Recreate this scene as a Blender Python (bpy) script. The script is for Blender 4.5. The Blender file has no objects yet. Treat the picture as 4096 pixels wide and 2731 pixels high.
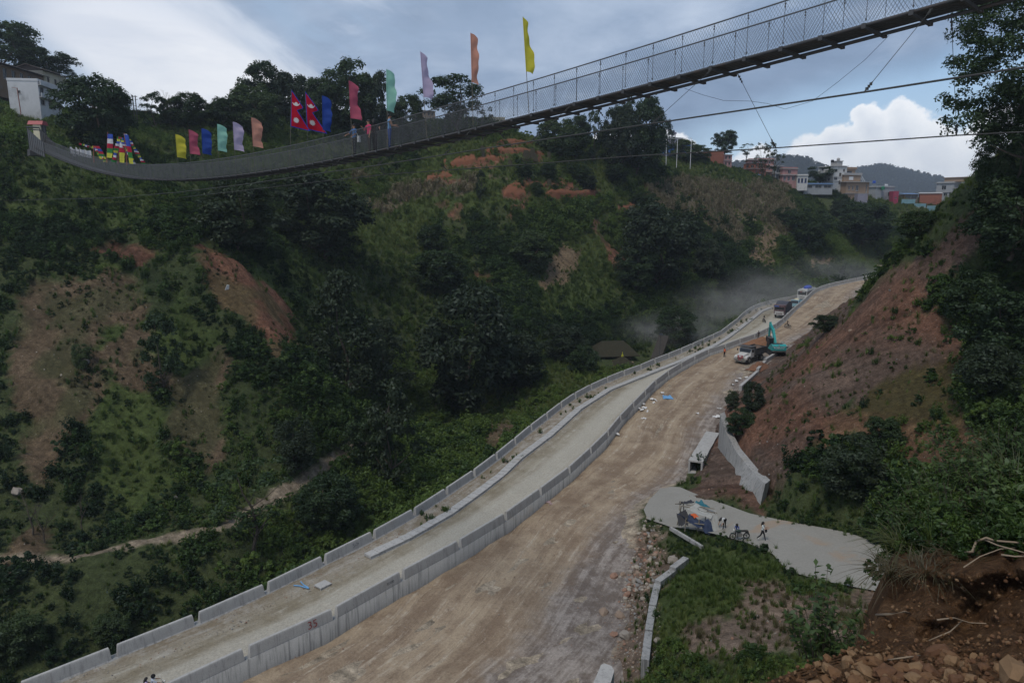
import bpy, bmesh, math, random
import numpy as np
from mathutils import Vector, Matrix, Euler

# ------------------------------------------------------------------ setup
S = bpy.context.scene
COL = S.collection
ZC = 33.0                     # camera height above the datum (road level near the camera is about 1.5)
FOC, CX, CY = 2786.0, 2048.0, 1365.5
TH = math.radians(10.4)
CT, ST = math.cos(TH), math.sin(TH)

cam = bpy.data.cameras.new('camera')
cam.sensor_width = 36.0
cam.lens = 36.0 * FOC / 4096.0
cam.clip_start = 0.1
cam.clip_end = 20000
camo = bpy.data.objects.new('camera', cam)
camo.location = (0, 0, ZC)
camo.rotation_euler = (math.pi / 2 - TH, 0, 0)
COL.objects.link(camo)
S.camera = camo

S.view_settings.view_transform = 'Standard'
S.view_settings.look = 'None'
S.view_settings.exposure = 0.30
S.view_settings.gamma = 1.0
S.cycles.max_bounces = 5
S.cycles.diffuse_bounces = 3
S.cycles.glossy_bounces = 2
S.cycles.transmission_bounces = 2
S.cycles.volume_bounces = 0
S.cycles.transparent_max_bounces = 8
S.cycles.use_denoising = True
S.cycles.caustics_reflective = False
S.cycles.caustics_refractive = False

SUN_EL, SUN_AZ = 62.0, 215.0       # azimuth clockwise from +Y (view direction): behind the camera, to its left
W = bpy.data.worlds.new('World')
S.world = W
W.use_nodes = True


class NT:
    """thin helper round a node tree"""
    def __init__(s, nt):
        s.t = nt; s.n = nt.nodes; s.l = nt.links
    def node(s, typ, **kw):
        n = s.n.new(typ)
        for k, v in kw.items():
            setattr(n, k, v)
        return n
    def set(s, sock, v):
        if isinstance(v, bpy.types.NodeSocket):
            s.l.new(v, sock)
        elif v is not None:
            if hasattr(sock.default_value, '__len__') and not hasattr(v, '__len__'):
                v = (v,) * len(sock.default_value)
            if hasattr(sock.default_value, '__len__') and len(sock.default_value) == 4 and len(v) == 3:
                v = (*v, 1.0)
            sock.default_value = v
    def m(s, op, a, b=None, c=None, clamp=False):
        n = s.node('ShaderNodeMath', operation=op, use_clamp=clamp)
        s.set(n.inputs[0], a)
        if b is not None: s.set(n.inputs[1], b)
        if c is not None: s.set(n.inputs[2], c)
        return n.outputs[0]
    def vm(s, op, a, b=None, scale=None):
        n = s.node('ShaderNodeVectorMath', operation=op)
        s.set(n.inputs[0], a)
        if b is not None: s.set(n.inputs[1], b)
        if scale is not None: s.set(n.inputs['Scale'], scale)
        return n.outputs[0] if op not in ('LENGTH', 'DOT_PRODUCT') else n.outputs['Value']
    def sep(s, v):
        n = s.node('ShaderNodeSeparateXYZ'); s.set(n.inputs[0], v); return n.outputs
    def comb(s, x, y, z):
        n = s.node('ShaderNodeCombineXYZ')
        for i, v in enumerate((x, y, z)): s.set(n.inputs[i], v)
        return n.outputs[0]
    def noise(s, vec=None, scale=1.0, detail=3.0, rough=0.55, dist=0.0, out='Fac'):
        n = s.node('ShaderNodeTexNoise')
        if vec is not None: s.l.new(vec, n.inputs['Vector'])
        n.inputs['Scale'].default_value = scale
        n.inputs['Detail'].default_value = detail
        n.inputs['Roughness'].default_value = rough
        n.inputs['Distortion'].default_value = dist
        return n.outputs['Fac' if out == 'Fac' else 'Color']
    def vor(s, vec, scale, feature='F1', out='Distance', rnd=1.0):
        n = s.node('ShaderNodeTexVoronoi', feature=feature)
        s.l.new(vec, n.inputs['Vector']); n.inputs['Scale'].default_value = scale
        n.inputs['Randomness'].default_value = rnd
        return n.outputs[out]
    def ramp(s, fac, stops, interp='LINEAR'):
        n = s.node('ShaderNodeValToRGB'); s.set(n.inputs[0], fac)
        cr = n.color_ramp; cr.interpolation = interp
        while len(cr.elements) < len(stops): cr.elements.new(0.5)
        for e, (p, c) in zip(cr.elements, stops):
            e.position = p
            e.color = (c, c, c, 1) if not hasattr(c, '__len__') else (*c[:3], 1)
        return n.outputs[0]
    def mix(s, fac, a, b, mode='MIX'):
        n = s.node('ShaderNodeMix', data_type='RGBA', blend_type=mode)
        s.set(n.inputs[0], fac); s.set(n.inputs[6], a); s.set(n.inputs[7], b)
        return n.outputs[2]
    def sstep(s, x, a, b):
        n = s.node('ShaderNodeMapRange', interpolation_type='SMOOTHSTEP', clamp=True)
        s.set(n.inputs[0], x); n.inputs[1].default_value = a; n.inputs[2].default_value = b
        return n.outputs[0]


def build_world():
    t = NT(W.node_tree)
    for n in list(t.n): t.n.remove(n)
    out = t.node('ShaderNodeOutputWorld')
    bg = t.node('ShaderNodeBackground')
    sky = t.node('ShaderNodeTexSky', sky_type='NISHITA')
    sky.sun_disc = False
    sky.sun_elevation = math.radians(SUN_EL)
    sky.sun_rotation = math.radians(SUN_AZ)
    sky.altitude = 1400; sky.air_density = 1.0; sky.dust_density = 1.6; sky.ozone_density = 1.0
    skyc = t.mix(1.0, sky.outputs[0], (0.085, 0.085, 0.085), 'MULTIPLY')
    d = t.node('ShaderNodeTexCoord').outputs['Generated']
    x, y, z = t.sep(d)
    az = t.m('ARCTAN2', x, y)
    hl = t.m('SQRT', t.m('ADD', t.m('MULTIPLY', x, x), t.m('MULTIPLY', y, y)))
    v = t.m('ARCTAN2', z, hl)
    # cloud-plane coordinates so that streets of cloud foreshorten towards the horizon
    zz = t.m('ADD', t.m('MAXIMUM', z, 0.0), 0.16)
    pl = t.comb(t.m('DIVIDE', x, zz), t.m('DIVIDE', y, zz), 0.0)
    n1 = t.noise(pl, 0.55, 6, 0.58, 0.4)
    n2 = t.noise(t.vm('ADD', pl, (7.3, 2.1, 0)), 1.5, 7, 0.6, 0.3)
    ang = t.comb(az, v, 0.0)
    na = t.noise(ang, 7.0, 6, 0.6)
    nb = t.noise(ang, 26.0, 6, 0.6, 0.3)
    nbc = t.noise(ang, 16.0, 5, 0.55, 0.0, 'Color')

    def blob(ca, cv, ra, rv, rot=0.0, wob=0.5, noise=na):
        a = t.m('SUBTRACT', az, ca); b = t.m('SUBTRACT', v, cv)
        c, s = math.cos(rot), math.sin(rot)
        a2 = t.m('DIVIDE', t.m('ADD', t.m('MULTIPLY', a, c), t.m('MULTIPLY', b, s)), ra)
        b2 = t.m('DIVIDE', t.m('SUBTRACT', t.m('MULTIPLY', b, c), t.m('MULTIPLY', a, s)), rv)
        r = t.m('SQRT', t.m('ADD', t.m('MULTIPLY', a2, a2), t.m('MULTIPLY', b2, b2)))
        return t.m('ADD', r, t.m('MULTIPLY', t.m('SUBTRACT', noise, 0.5), wob))
    # grey-blue stratus deck, light and dark belts
    deck = t.ramp(t.m('ADD', t.m('MULTIPLY', n1, 0.6), t.m('MULTIPLY', n2, 0.4)),
                  [(0.36, (0.125, 0.185, 0.29)), (0.50, (0.215, 0.295, 0.43)), (0.60, (0.40, 0.48, 0.61)), (0.70, (0.60, 0.66, 0.75))])
    # the deck thins towards the left of the view and behind the camera
    thin = t.sstep(t.m('ADD', t.m('MULTIPLY', t.m('SINE', az), -1.0), t.m('MULTIPLY', t.m('SUBTRACT', n1, 0.5), 0.9)), -0.45, 0.75)
    col = t.mix(t.m('MULTIPLY', thin, 0.38), deck, (0.46, 0.55, 0.68))
    # diagonal streaks of thin cloud
    ca_, sa_ = math.cos(-0.42), math.sin(-0.42)
    su = t.m('ADD', t.m('MULTIPLY', az, ca_), t.m('MULTIPLY', v, sa_)); sv = t.m('SUBTRACT', t.m('MULTIPLY', v, ca_), t.m('MULTIPLY', az, sa_))
    stk = t.noise(t.comb(t.m('MULTIPLY', su, 3.0), t.m('MULTIPLY', sv, 14.0), 0.0), 1.0, 7, 0.62, 0.5)
    left = t.m('SUBTRACT', 1.0, t.sstep(az, -0.32, -0.02))
    col = t.mix(t.m('MULTIPLY', t.m('MULTIPLY', left, t.sstep(stk, 0.48, 0.64)), 0.55), col, (0.66, 0.71, 0.79))
    col = t.mix(t.m('MULTIPLY', t.m('MULTIPLY', left, t.sstep(t.m('SUBTRACT', 1.0, stk), 0.52, 0.62)), 0.6), col, (0.30, 0.41, 0.56))
    # thin bright high cloud over the left of the view
    br = t.m('SUBTRACT', 1.0, t.sstep(blob(-0.37, 0.145, 0.23, 0.075, -0.42, 0.75, n2), 0.70, 1.10))
    col = t.mix(t.m('MULTIPLY', br, 0.95), col, t.ramp(n2, [(0.35, (0.62, 0.66, 0.74)), (0.6, (0.78, 0.80, 0.84))]))
    br2 = t.m('SUBTRACT', 1.0, t.sstep(blob(-0.56, 0.30, 0.30, 0.05, -0.35, 1.1), 0.4, 1.2))
    col = t.mix(t.m('MULTIPLY', br2, 0.6), col, (0.66, 0.70, 0.78))
    # clear gap low on the right
    gap = t.m('SUBTRACT', 1.0, t.sstep(blob(0.52, 0.10, 0.38, 0.085, 0.16, 0.45), 0.60, 1.20))
    skyp = t.mix(0.7, skyc, t.ramp(t.m('MULTIPLY', v, 5.0), [(0.0, (0.66, 0.76, 0.85)), (0.5, (0.45, 0.63, 0.82)), (1.0, (0.30, 0.49, 0.73))]))
    col = t.mix(gap, col, skyp)
    # cumulus standing in the gap
    cum = None
    nbd = t.noise(ang, 55.0, 5, 0.6, 0.0, 'Color')
    ang2 = t.vm('ADD', ang, t.vm('ADD', t.vm('MULTIPLY', t.vm('SUBTRACT', nbc, (0.5, 0.5, 0.5)), (0.055, 0.055, 0)), t.vm('MULTIPLY', t.vm('SUBTRACT', nbd, (0.5, 0.5, 0.5)), (0.022, 0.022, 0))))
    for ca, cv, r in ((0.475, 0.055, 0.060), (0.495, 0.095, 0.036), (0.455, 0.105, 0.026), (0.535, 0.060, 0.055), (0.40, 0.052, 0.050), (0.425, 0.08, 0.03),
                      (0.60, 0.070, 0.048), (0.645, 0.04, 0.06), (0.33, 0.035, 0.05), (0.185, 0.075, 0.028), (0.22, 0.065, 0.040), (0.14, 0.09, 0.032), (0.27, 0.03, 0.045), (0.56, 0.03, 0.07), (0.68, 0.06, 0.05)):
        dd = t.m('DIVIDE', t.vm('LENGTH', t.vm('SUBTRACT', ang2, (ca, cv, 0))), r)
        cum = dd if cum is None else t.m('SMOOTH_MIN', cum, dd, 0.25)
    cum = t.m('ADD', cum, t.m('MULTIPLY', t.m('SUBTRACT', nb, 0.5), 0.5))
    cm = t.m('SUBTRACT', 1.0, t.sstep(cum, 0.86, 1.06))
    cc = t.ramp(t.m('ADD', t.m('MULTIPLY', cum, 0.55), t.m('MULTIPLY', nb, 0.45)), [(0.2, (0.66, 0.70, 0.77)), (0.55, (0.80, 0.83, 0.87)), (0.85, (0.96, 0.96, 0.97))])
    col = t.mix(t.m('MULTIPLY', cm, 0.93), col, cc)
    # pale air at the horizon
    hz = t.m('SUBTRACT', 1.0, t.sstep(v, 0.0, 0.06))
    col = t.mix(t.m('MULTIPLY', hz, 0.55), col, (0.70, 0.74, 0.80))
    t.set(bg.inputs[0], col)
    bg.inputs[1].default_value = 1.0
    t.l.new(bg.outputs[0], out.inputs[0])


build_world()
sun = bpy.data.lights.new('sun', 'SUN')
sun.energy = 1.5
sun.angle = math.radians(14)
sun.color = (1.0, 0.93, 0.82)
suno = bpy.data.objects.new('sun', sun)
_a, _e = math.radians(SUN_AZ), math.radians(SUN_EL)
_dir = Vector((math.sin(_a) * math.cos(_e), math.cos(_a) * math.cos(_e), math.sin(_e)))
suno.rotation_euler = _dir.to_track_quat('Z', 'Y').to_euler()
suno.location = (0, 0, 120)
COL.objects.link(suno)

# ------------------------------------------------------------------ helpers
rng = np.random.default_rng(7)
random.seed(7)


def ray(px, py):
    a = (px - CX) / FOC; b = (CY - py) / FOC
    return np.array([a, CT + b * ST, -ST + b * CT])


def at(px, py, D):
    r = ray(px, py) * D
    return np.array([r[0], r[1], r[2] + ZC])


def atz(px, py, z):
    r = ray(px, py); return at(px, py, (z - ZC) / r[2])


def proj(P):
    P = np.atleast_2d(np.asarray(P, float))
    q = P - np.array([0, 0, ZC])
    D = q[:, 1] * CT - q[:, 2] * ST
    D = np.where(D < 0.5, 0.5, D)
    u = q[:, 1] * ST + q[:, 2] * CT
    return np.stack([CX + FOC * q[:, 0] / D, CY - FOC * u / D, D], 1)


def vnoise(x, y, f, seed=0):
    """smooth value noise on the plane, 0..1, vectorised"""
    x = np.asarray(x, float) * f + seed * 17.13; y = np.asarray(y, float) * f + seed * 5.71
    xi = np.floor(x).astype(np.int64); yi = np.floor(y).astype(np.int64)
    fx = x - xi; fy = y - yi
    fx = fx * fx * (3 - 2 * fx); fy = fy * fy * (3 - 2 * fy)
    def h(i, j):
        n = (i * 374761393 + j * 668265263 + seed * 974711) & 0x7fffffff
        n = ((n ^ (n >> 13)) * 1274126177) & 0x7fffffff
        return ((n ^ (n >> 16)) & 0xffff) / 65535.0
    return (h(xi, yi) * (1 - fx) + h(xi + 1, yi) * fx) * (1 - fy) + (h(xi, yi + 1) * (1 - fx) + h(xi + 1, yi + 1) * fx) * fy


def fbm(x, y, f, seed=0, octv=4):
    r = 0; a = 1.0; t = 0
    for k in range(octv):
        r = r + a * vnoise(x, y, f * 2 ** k, seed + k); t += a; a *= 0.5
    return r / t


def inpoly(x, y, poly):
    x = np.asarray(x); y = np.asarray(y)
    r = np.zeros(x.shape, bool); n = len(poly); j = n - 1
    for i in range(n):
        xi, yi = poly[i]; xj, yj = poly[j]
        if yi != yj:
            c = ((yi > y) != (yj > y)) & (x < (xj - xi) * (y - yi) / (yj - yi) + xi)
            r ^= c
        j = i
    return r


def segdist(x, y, line):
    x = np.asarray(x, float); y = np.asarray(y, float)
    best = np.full(x.shape, 1e9)
    for (x0, y0), (x1, y1) in zip(line[:-1], line[1:]):
        dx, dy = x1 - x0, y1 - y0
        t = np.clip(((x - x0) * dx + (y - y0) * dy) / (dx * dx + dy * dy + 1e-9), 0, 1)
        best = np.minimum(best, np.hypot(x - x0 - t * dx, y - y0 - t * dy))
    return best


def mk(name, me, parent=None, loc=None, rot=None):
    o = bpy.data.objects.new(name, me)
    COL.objects.link(o)
    if parent is not None: o.parent = parent
    if loc is not None: o.location = loc
    if rot is not None: o.rotation_euler = rot
    return o


def mesh(name, verts, faces, mat=None, smooth=False):
    me = bpy.data.meshes.new(name)
    verts = np.asarray(verts, np.float32).reshape(-1, 3)
    if isinstance(faces, np.ndarray):
        k = faces.shape[1]
        me.vertices.add(len(verts)); me.vertices.foreach_set('co', verts.ravel())
        me.loops.add(faces.size); me.loops.foreach_set('vertex_index', faces.ravel().astype(np.int32))
        me.polygons.add(len(faces))
        me.polygons.foreach_set('loop_start', np.arange(0, faces.size, k, dtype=np.int32))
        me.update(calc_edges=True)
    else:
        me.from_pydata(verts.tolist(), [], faces); me.update()
    if mat is not None:
        for mm in (mat if isinstance(mat, (list, tuple)) else [mat]): me.materials.append(mm)
    if smooth:
        me.polygons.foreach_set('use_smooth', [True] * len(me.polygons))
    return me


def tag(o, label=None, cat=None, group=None, kind=None):
    if label: o['label'] = label
    if cat: o['category'] = cat
    if group: o['group'] = group
    if kind: o['kind'] = kind
    return o


def empty(name, loc=(0, 0, 0), rz=0.0):
    o = bpy.data.objects.new(name, None)
    o.empty_display_size = 0.3
    o.location = loc; o.rotation_euler = (0, 0, rz)
    COL.objects.link(o)
    return o


class MB:
    """collects shapes into one mesh"""
    def __init__(s): s.v = []; s.f = []; s.mi = []; s.cur = 0
    def raw(s, vs, fs):
        b = len(s.v); s.v += [tuple(map(float, v)) for v in vs]
        for f in fs: s.f.append([i + b for i in f]); s.mi.append(s.cur)
        return s
    def box(s, c, d, rz=0.0, taper=(1, 1), M=None):
        hx, hy, hz = d[0] / 2, d[1] / 2, d[2] / 2
        vs = []
        for k, z in ((0, -hz), (1, hz)):
            tx, ty = taper if k else (1, 1)
            for x, y in ((-hx, -hy), (hx, -hy), (hx, hy), (-hx, hy)): vs.append((x * tx, y * ty, z))
        cs, sn = math.cos(rz), math.sin(rz)
        vs = [(c[0] + x * cs - y * sn, c[1] + x * sn + y * cs, c[2] + z) for x, y, z in vs]
        if M is not None: vs = [tuple(M @ Vector(v)) for v in vs]
        return s.raw(vs, [(3, 2, 1, 0), (4, 5, 6, 7), (0, 1, 5, 4), (1, 2, 6, 5), (2, 3, 7, 6), (3, 0, 4, 7)])
    def tube(s, pts, r, n=6, cap=True):
        pts = [Vector(p) for p in pts]
        rs = r if hasattr(r, '__len__') else [r] * len(pts)
        vs = []; fs = []; prev = None
        for i, p in enumerate(pts):
            d = (pts[min(i + 1, len(pts) - 1)] - pts[max(i - 1, 0)])
            d = d.normalized() if d.length > 1e-9 else Vector((0, 0, 1))
            if prev is None:
                a = d.cross(Vector((0, 0, 1)) if abs(d.z) < 0.9 else Vector((1, 0, 0))).normalized()
            else:
                a = (prev - d * prev.dot(d)).normalized()
            prev = a; b = d.cross(a)
            for k in range(n):
                an = 2 * math.pi * k / n
                vs.append(p + (a * math.cos(an) + b * math.sin(an)) * rs[i])
        for i in range(len(pts) - 1):
            for k in range(n):
                k2 = (k + 1) % n
                fs.append((i * n + k, i * n + k2, (i + 1) * n + k2, (i + 1) * n + k))
        if cap:
            fs.append(tuple(range(n - 1, -1, -1))); fs.append(tuple((len(pts) - 1) * n + k for k in range(n)))
        return s.raw(vs, fs)
    def prism(s, poly, z0, z1, M=None):
        """polygon in local xy (or through M) extruded"""
        n = len(poly)
        vs = [(x, y, z0) for x, y in poly] + [(x, y, z1) for x, y in poly]
        if M is not None: vs = [tuple(M @ Vector(v)) for v in vs]
        fs = [tuple(range(n - 1, -1, -1)), tuple(range(n, 2 * n))] + [(i, (i + 1) % n, n + (i + 1) % n, n + i) for i in range(n)]
        return s.raw(vs, fs)
    def sphere(s, c, r, nu=10, nv=7):
        rx, ry, rz = r if hasattr(r, '__len__') else (r, r, r)
        vs = [(c[0], c[1], c[2] + rz)]
        for j in range(1, nv):
            ph = math.pi * j / nv
            for i in range(nu):
                a = 2 * math.pi * i / nu
                vs.append((c[0] + rx * math.sin(ph) * math.cos(a), c[1] + ry * math.sin(ph) * math.sin(a), c[2] + rz * math.cos(ph)))
        vs.append((c[0], c[1], c[2] - rz))
        fs = [(0, 1 + i, 1 + (i + 1) % nu) for i in range(nu)]
        for j in range(nv - 2):
            for i in range(nu):
                a = 1 + j * nu + i; b = 1 + j * nu + (i + 1) % nu
                fs.append((a, a + nu, b + nu, b))
        L = len(vs) - 1; o = 1 + (nv - 2) * nu
        fs += [(L, o + (i + 1) % nu, o + i) for i in range(nu)]
        return s.raw(vs, fs)
    def me(s, name, mat, smooth=False):
        m = mesh(name, s.v, s.f, mat, smooth)
        if any(s.mi): m.polygons.foreach_set('material_index', s.mi)
        return m
    def build(s, name, mat, parent=None, loc=None, rot=None, smooth=False):
        return mk(name, s.me(name, mat, smooth), parent, loc, rot)


def mat_new(name):
    m = bpy.data.materials.new(name); m.use_nodes = True
    t = NT(m.node_tree)
    return m, t, t.n['Principled BSDF']


def simple_mat(name, col, rough=0.7, metal=0.0, var=0.25, scale=3.0, bump=0.0, spec=0.3, dirt=None, dscale=1.2):
    """painted / concrete / cloth surfaces: base colour with uneven tone and optional dirt patches"""
    m, t, b = mat_new(name)
    co = t.node('ShaderNodeTexCoord').outputs['Object']
    n = t.noise(co, scale, 5, 0.6)
    c = t.mix(n, tuple(v * (1 - var) for v in col), tuple(min(1, v * (1 + var)) for v in col))
    if dirt is not None:
        k = t.sstep(t.noise(co, dscale, 5, 0.65), 0.5, 0.72)
        c = t.mix(t.m('MULTIPLY', k, 0.75), c, dirt)
    t.set(b.inputs['Base Color'], c)
    b.inputs['Roughness'].default_value = rough
    b.inputs['Metallic'].default_value = metal
    b.inputs['Specular IOR Level'].default_value = spec
    if bump:
        bp = t.node('ShaderNodeBump'); bp.inputs['Strength'].default_value = bump; bp.inputs['Distance'].default_value = 0.02
        t.set(bp.inputs['Height'], t.noise(co, scale * 6, 5, 0.65)); t.l.new(bp.outputs[0], b.inputs['Normal'])
    return m
# ------------------------------------------------------------------ road lines (photo marks on known heights)
A_PX = [(68,2731),(449,2583),(781,2452),(1057,2333),(1289,2221),(1488,2123),(1658,2030),(1793,1944),(1908,1868),(2025,1780),(2099,1716),(2171,1662),(2273,1585),(2342,1546),(2438,1503),(2500,1479),(2550,1462),(2625,1431),(2688,1407),(2737,1387),(2790,1364),(2841,1342),(2889,1319),(2923,1292),(2951,1272),(2969,1253),(2990,1237),(3013,1223),(3046,1210),(3082,1202),(3125,1191),(3163,1185)]
B_PX = [(667,2731),(982,2585),(1300,2447),(1585,2290),(1826,2162),(2013,2052),(2156,1952),(2273,1866),(2412,1741),(2500,1635),(2554,1587),(2605,1531),(2653,1494),(2710,1457),(2770,1425),(2834,1395),(2903,1374),(2964,1352),(3023,1333),(3071,1310),(3115,1286),(3145,1258),(3173,1232),(3217,1196),(3250,1162),(3275,1148),(3306,1137),(3342,1128),(3385,1119),(3434,1109),(3485,1100),(3531,1096)]
C_PX = [(2440,2731),(2480,2500),(2510,2300),(2545,2150),(2570,2050),(2640,1960),(2730,1930),(2770,1850),(2850,1700),(2880,1640),(2930,1570),(3010,1480),(3120,1400),(3200,1345),(3290,1290),(3370,1245),(3454,1178),(3531,1112)]
K_PX = [(1470,2225),(1636,2146),(1795,2055),(1911,1972),(2005,1900),(2077,1831),(2200,1739),(2316,1635),(2438,1558),(2500,1533),(2602,1492),(2719,1446),(2857,1383),(2908,1352),(2969,1306),(3015,1270),(3046,1245),(3087,1230)]


def smst(x, a, b):
    t = np.clip((np.asarray(x, float) - a) / (b - a), 0, 1); return t * t * (3 - 2 * t)


def zL(Y): return 0.035 * np.asarray(Y, float)
def zBtop(Y): return zL(Y) + 0.95 + 3.0 * smst(Y, 150, 225)
def zR(Y):
    Y = np.asarray(Y, float)
    return zBtop(Y) - 0.95 - np.interp(Y, [40, 65, 100, 140, 200, 260], [1.45, 1.25, 0.75, 0.5, 0.2, 0.15])


def solve(px, py, zf):
    r = ray(px, py); D = 80.0
    lo, hi = 5.0, 600.0
    for _ in range(60):
        D = (lo + hi) / 2
        if ZC + r[2] * D > zf(r[1] * D): lo = D
        else: hi = D
    return at(px, py, D)


A_W = np.array([solve(x, y, lambda Y: zL(Y) + 0.95) for x, y in A_PX])
B_W = np.array([solve(x, y, zBtop) for x, y in B_PX])
C_W = np.array([solve(x, y, zR) for x, y in C_PX])
K_W = np.array([solve(x, y, lambda Y: zL(Y) + 0.12) for x, y in K_PX])
def extend(P, d0=14.0, d1=25.0):
    a = P[0] - (P[1] - P[0]) / np.linalg.norm(P[1] - P[0]) * d0
    b = P[-1] + (P[-1] - P[-3]) / np.linalg.norm(P[-1] - P[-3]) * d1
    return np.vstack([a, P, b])
B_W = extend(B_W); C_W = extend(C_W)
_ay = A_W[-1, 1]; _ax = A_W[-1, 0]; _ob = _ax - float(np.interp(_ay, B_W[:, 1], B_W[:, 0]))
A_W = np.vstack([A_W, [[float(np.interp(Y, B_W[:, 1], B_W[:, 0])) + _ob * (1 - .25 * min(1, (Y - _ay) / 30)), Y, float(zL(Y)) + .95] for Y in np.arange(_ay + 6, 290, 6.0)]])
A_W = extend(A_W, 14, 5)
for P in (A_W, B_W, C_W, K_W): P[:, 1] = np.maximum.accumulate(P[:, 1] + np.arange(len(P)) * 1e-4)
def XA(Y): return np.interp(Y, A_W[:, 1], A_W[:, 0])
def XB(Y): return np.interp(Y, B_W[:, 1], B_W[:, 0])
def XC(Y): return np.interp(Y, C_W[:, 1], C_W[:, 0])

# ------------------------------------------------------------------ terrain: thin-plate surface through surveyed points
CTRL = [  # photo x, photo y, distance along the view axis
 # far left slope
 (0,2200,66),(0,1700,78),(0,1200,90),(0,900,103),(60,575,118),(0,450,150),(250,455,165),(-300,1200,88),(-300,600,115),
 (400,2150,70),(400,1700,80),(400,1250,92),(400,1000,100),(400,750,120),(450,650,140),(500,510,170),
 (800,2050,74),(800,1700,84),(800,1300,95),(820,1005,105),(850,860,128),(800,660,155),(700,490,185),
 (1150,1450,92),(1000,1200,99),(1300,1300,122),(1400,1600,112),(1150,1000,132),(1050,800,150),
 (310,2225,64),(870,2116,69.6),(1420,1815,91),
 # middle
 (1600,1400,140),(1600,1000,170),(1600,800,185),(1500,650,198),(1300,470,215),
 (2000,1500,140),(2000,1200,165),(2000,950,185),(2000,770,195),(2100,610,210),(1800,530,225),(1995,1734,108),(1867,1851,98),
 (2400,1370,163),(2400,1050,195),(2400,800,215),(2450,620,240),
 (2800,1260,190),(2800,1000,225),(2800,790,262),(2800,640,295),
 (3200,1120,245),(3200,950,272),(3200,775,325),(3330,752,335),(3080,712,322),(3450,790,345),(3600,1000,290),(3720,905,325),(3640,822,342),(3780,852,338),(3900,850,350),(3550,805,345),(4050,900,330),
 # right slope above the road
 (3060,2005,68.5),(3300,1700,72),(3600,1500,72),(3900,1300,71),(4090,1000,71),(4096,700,73),(4300,1500,60),(4400,1000,68),
 (3100,1550,97),(3300,1350,112),(3600,1150,118),(3830,955,121),(3995,800,113),(4200,600,104),(2960,1700,90),
 (3300,1270,150),(3500,1165,163),(3600,1070,172),
 # lane, mound and bank below the camera
 (2620,2010,76.5),(3048,2160,62),(3480,2300,54),(2900,2350,54),(3300,2500,46),(2800,2650,46),(2700,2450,52),
 (3300,2040,65),(3600,1900,62),(3900,1900,55),(4090,2000,49),(4090,1500,62),(3520,2120,59.5),(3720,2290,52),
]
CW = [at(*p) for p in CTRL]
for Y in (42, 55, 68, 82, 96, 112):
    CW.append((XA(Y) - 11, Y, zL(Y) - 5.0))
for Y in (135, 160, 185, 205):
    CW.append((XA(Y) - 10, Y, zL(Y) - 3.0))
for Y in (45, 60, 78, 92, 108, 125, 145, 170, 200, 230, 260):
    CW.append((XC(Y) + 0.5, Y, zR(Y)))
for x, y, z in [(0,0,31.2),(-15,0,22),(-30,10,10),(0,18,14),(0,28,4),(-30,28,1),(12,3,32),(8,20,16),(10,30,7),(25,8,34),(45,15,36),(-60,40,1.0),
                (-110,60,2),(-140,110,38),(-170,190,54),(-110,215,57),(-55,250,58),(0,290,54),(-60,320,55),(70,340,50),(150,420,40),(60,420,48),(200,430,36),(250,430,36),(-20,245,57),
                (110,60,62),(130,120,60),(150,180,42),(180,250,20),(62,35,32)]:
    CW.append((x, y, z))
CW = np.array(CW, float)


def tps_fit(P, lam=3.0):
    n = len(P); d = np.hypot(P[:, None, 0] - P[None, :, 0], P[:, None, 1] - P[None, :, 1])
    K = np.where(d > 0, d * d * np.log(d + 1e-9), 0) + lam * np.eye(n)
    Q = np.c_[np.ones(n), P[:, :2] / 100.0]
    M = np.block([[K, Q], [Q.T, np.zeros((3, 3))]])
    return np.linalg.solve(M, np.r_[P[:, 2], 0, 0, 0])


TW = tps_fit(CW)
def tps(x, y):
    out = TW[-3] + TW[-2] * x / 100.0 + TW[-1] * y / 100.0
    for (cx, cy, _), w in zip(CW, TW[:-3]):
        d2 = (x - cx) ** 2 + (y - cy) ** 2 + 1e-9
        out = out + w * 0.5 * d2 * np.log(d2)
    return out


STEP = 0.75
GX = np.arange(-190, 262, STEP); GY = np.arange(8, 432, STEP)
gx, gy = np.meshgrid(GX, GY)
gz = tps(gx, gy)
# gullies and lumps that run down the slopes
gz0 = gz.copy()
lump = (fbm(gx, gy, 0.05, 3, 4) - 0.5) * 5.0 + (fbm(gx, gy, 0.35, 9, 3) - 0.5) * 1.3
xa, xb, xc = XA(gy), XB(gy), XC(gy)
dl = xa - 0.5 - gx; dr = gx - xc
away = np.where(dl > 0, smst(dl, 2, 16), np.where(dr > 0, smst(dr, 1.5, 12), 0))
nearlane = np.exp(-((gx - 14) ** 2 + (gy - 58) ** 2) / 14 ** 2)
gz = gz + lump * away * (1 - 0.85 * nearlane)
gz = np.where(dl > 0, (1 - smst(dl, 0.5, 8)) * (zL(gy) - 0.5 - 0.55 * np.minimum(dl, 9)) + smst(dl, 0.5, 8) * gz, gz)
_e0 = np.where(gy > 110, 1.5, 0.0); _e1 = np.where(gy > 110, 7.0, 3.0); _q = np.clip((dr - _e0) / (_e1 - _e0), 0, 1); _q = _q * _q * (3 - 2 * _q)
gz = np.where(dr > 0, (1 - _q) * (zR(gy) - 0.12) + _q * gz, gz)
gz = np.where((dl <= 0) & (gx < xb), zL(gy) - 0.35, gz)
gz = np.where((gx >= xb) & (dr <= 0), zR(gy) - 0.12, gz)
gz = np.where(np.abs(gx - xb) < 1.3, np.minimum(zL(gy), zR(gy)) - 0.5, gz)

# beyond the last bend in view the road leaves the valley: natural ground again
_fw = smst(gy, 272, 292); gz = gz * (1 - _fw) + (gz0 + lump * .5) * _fw
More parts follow.
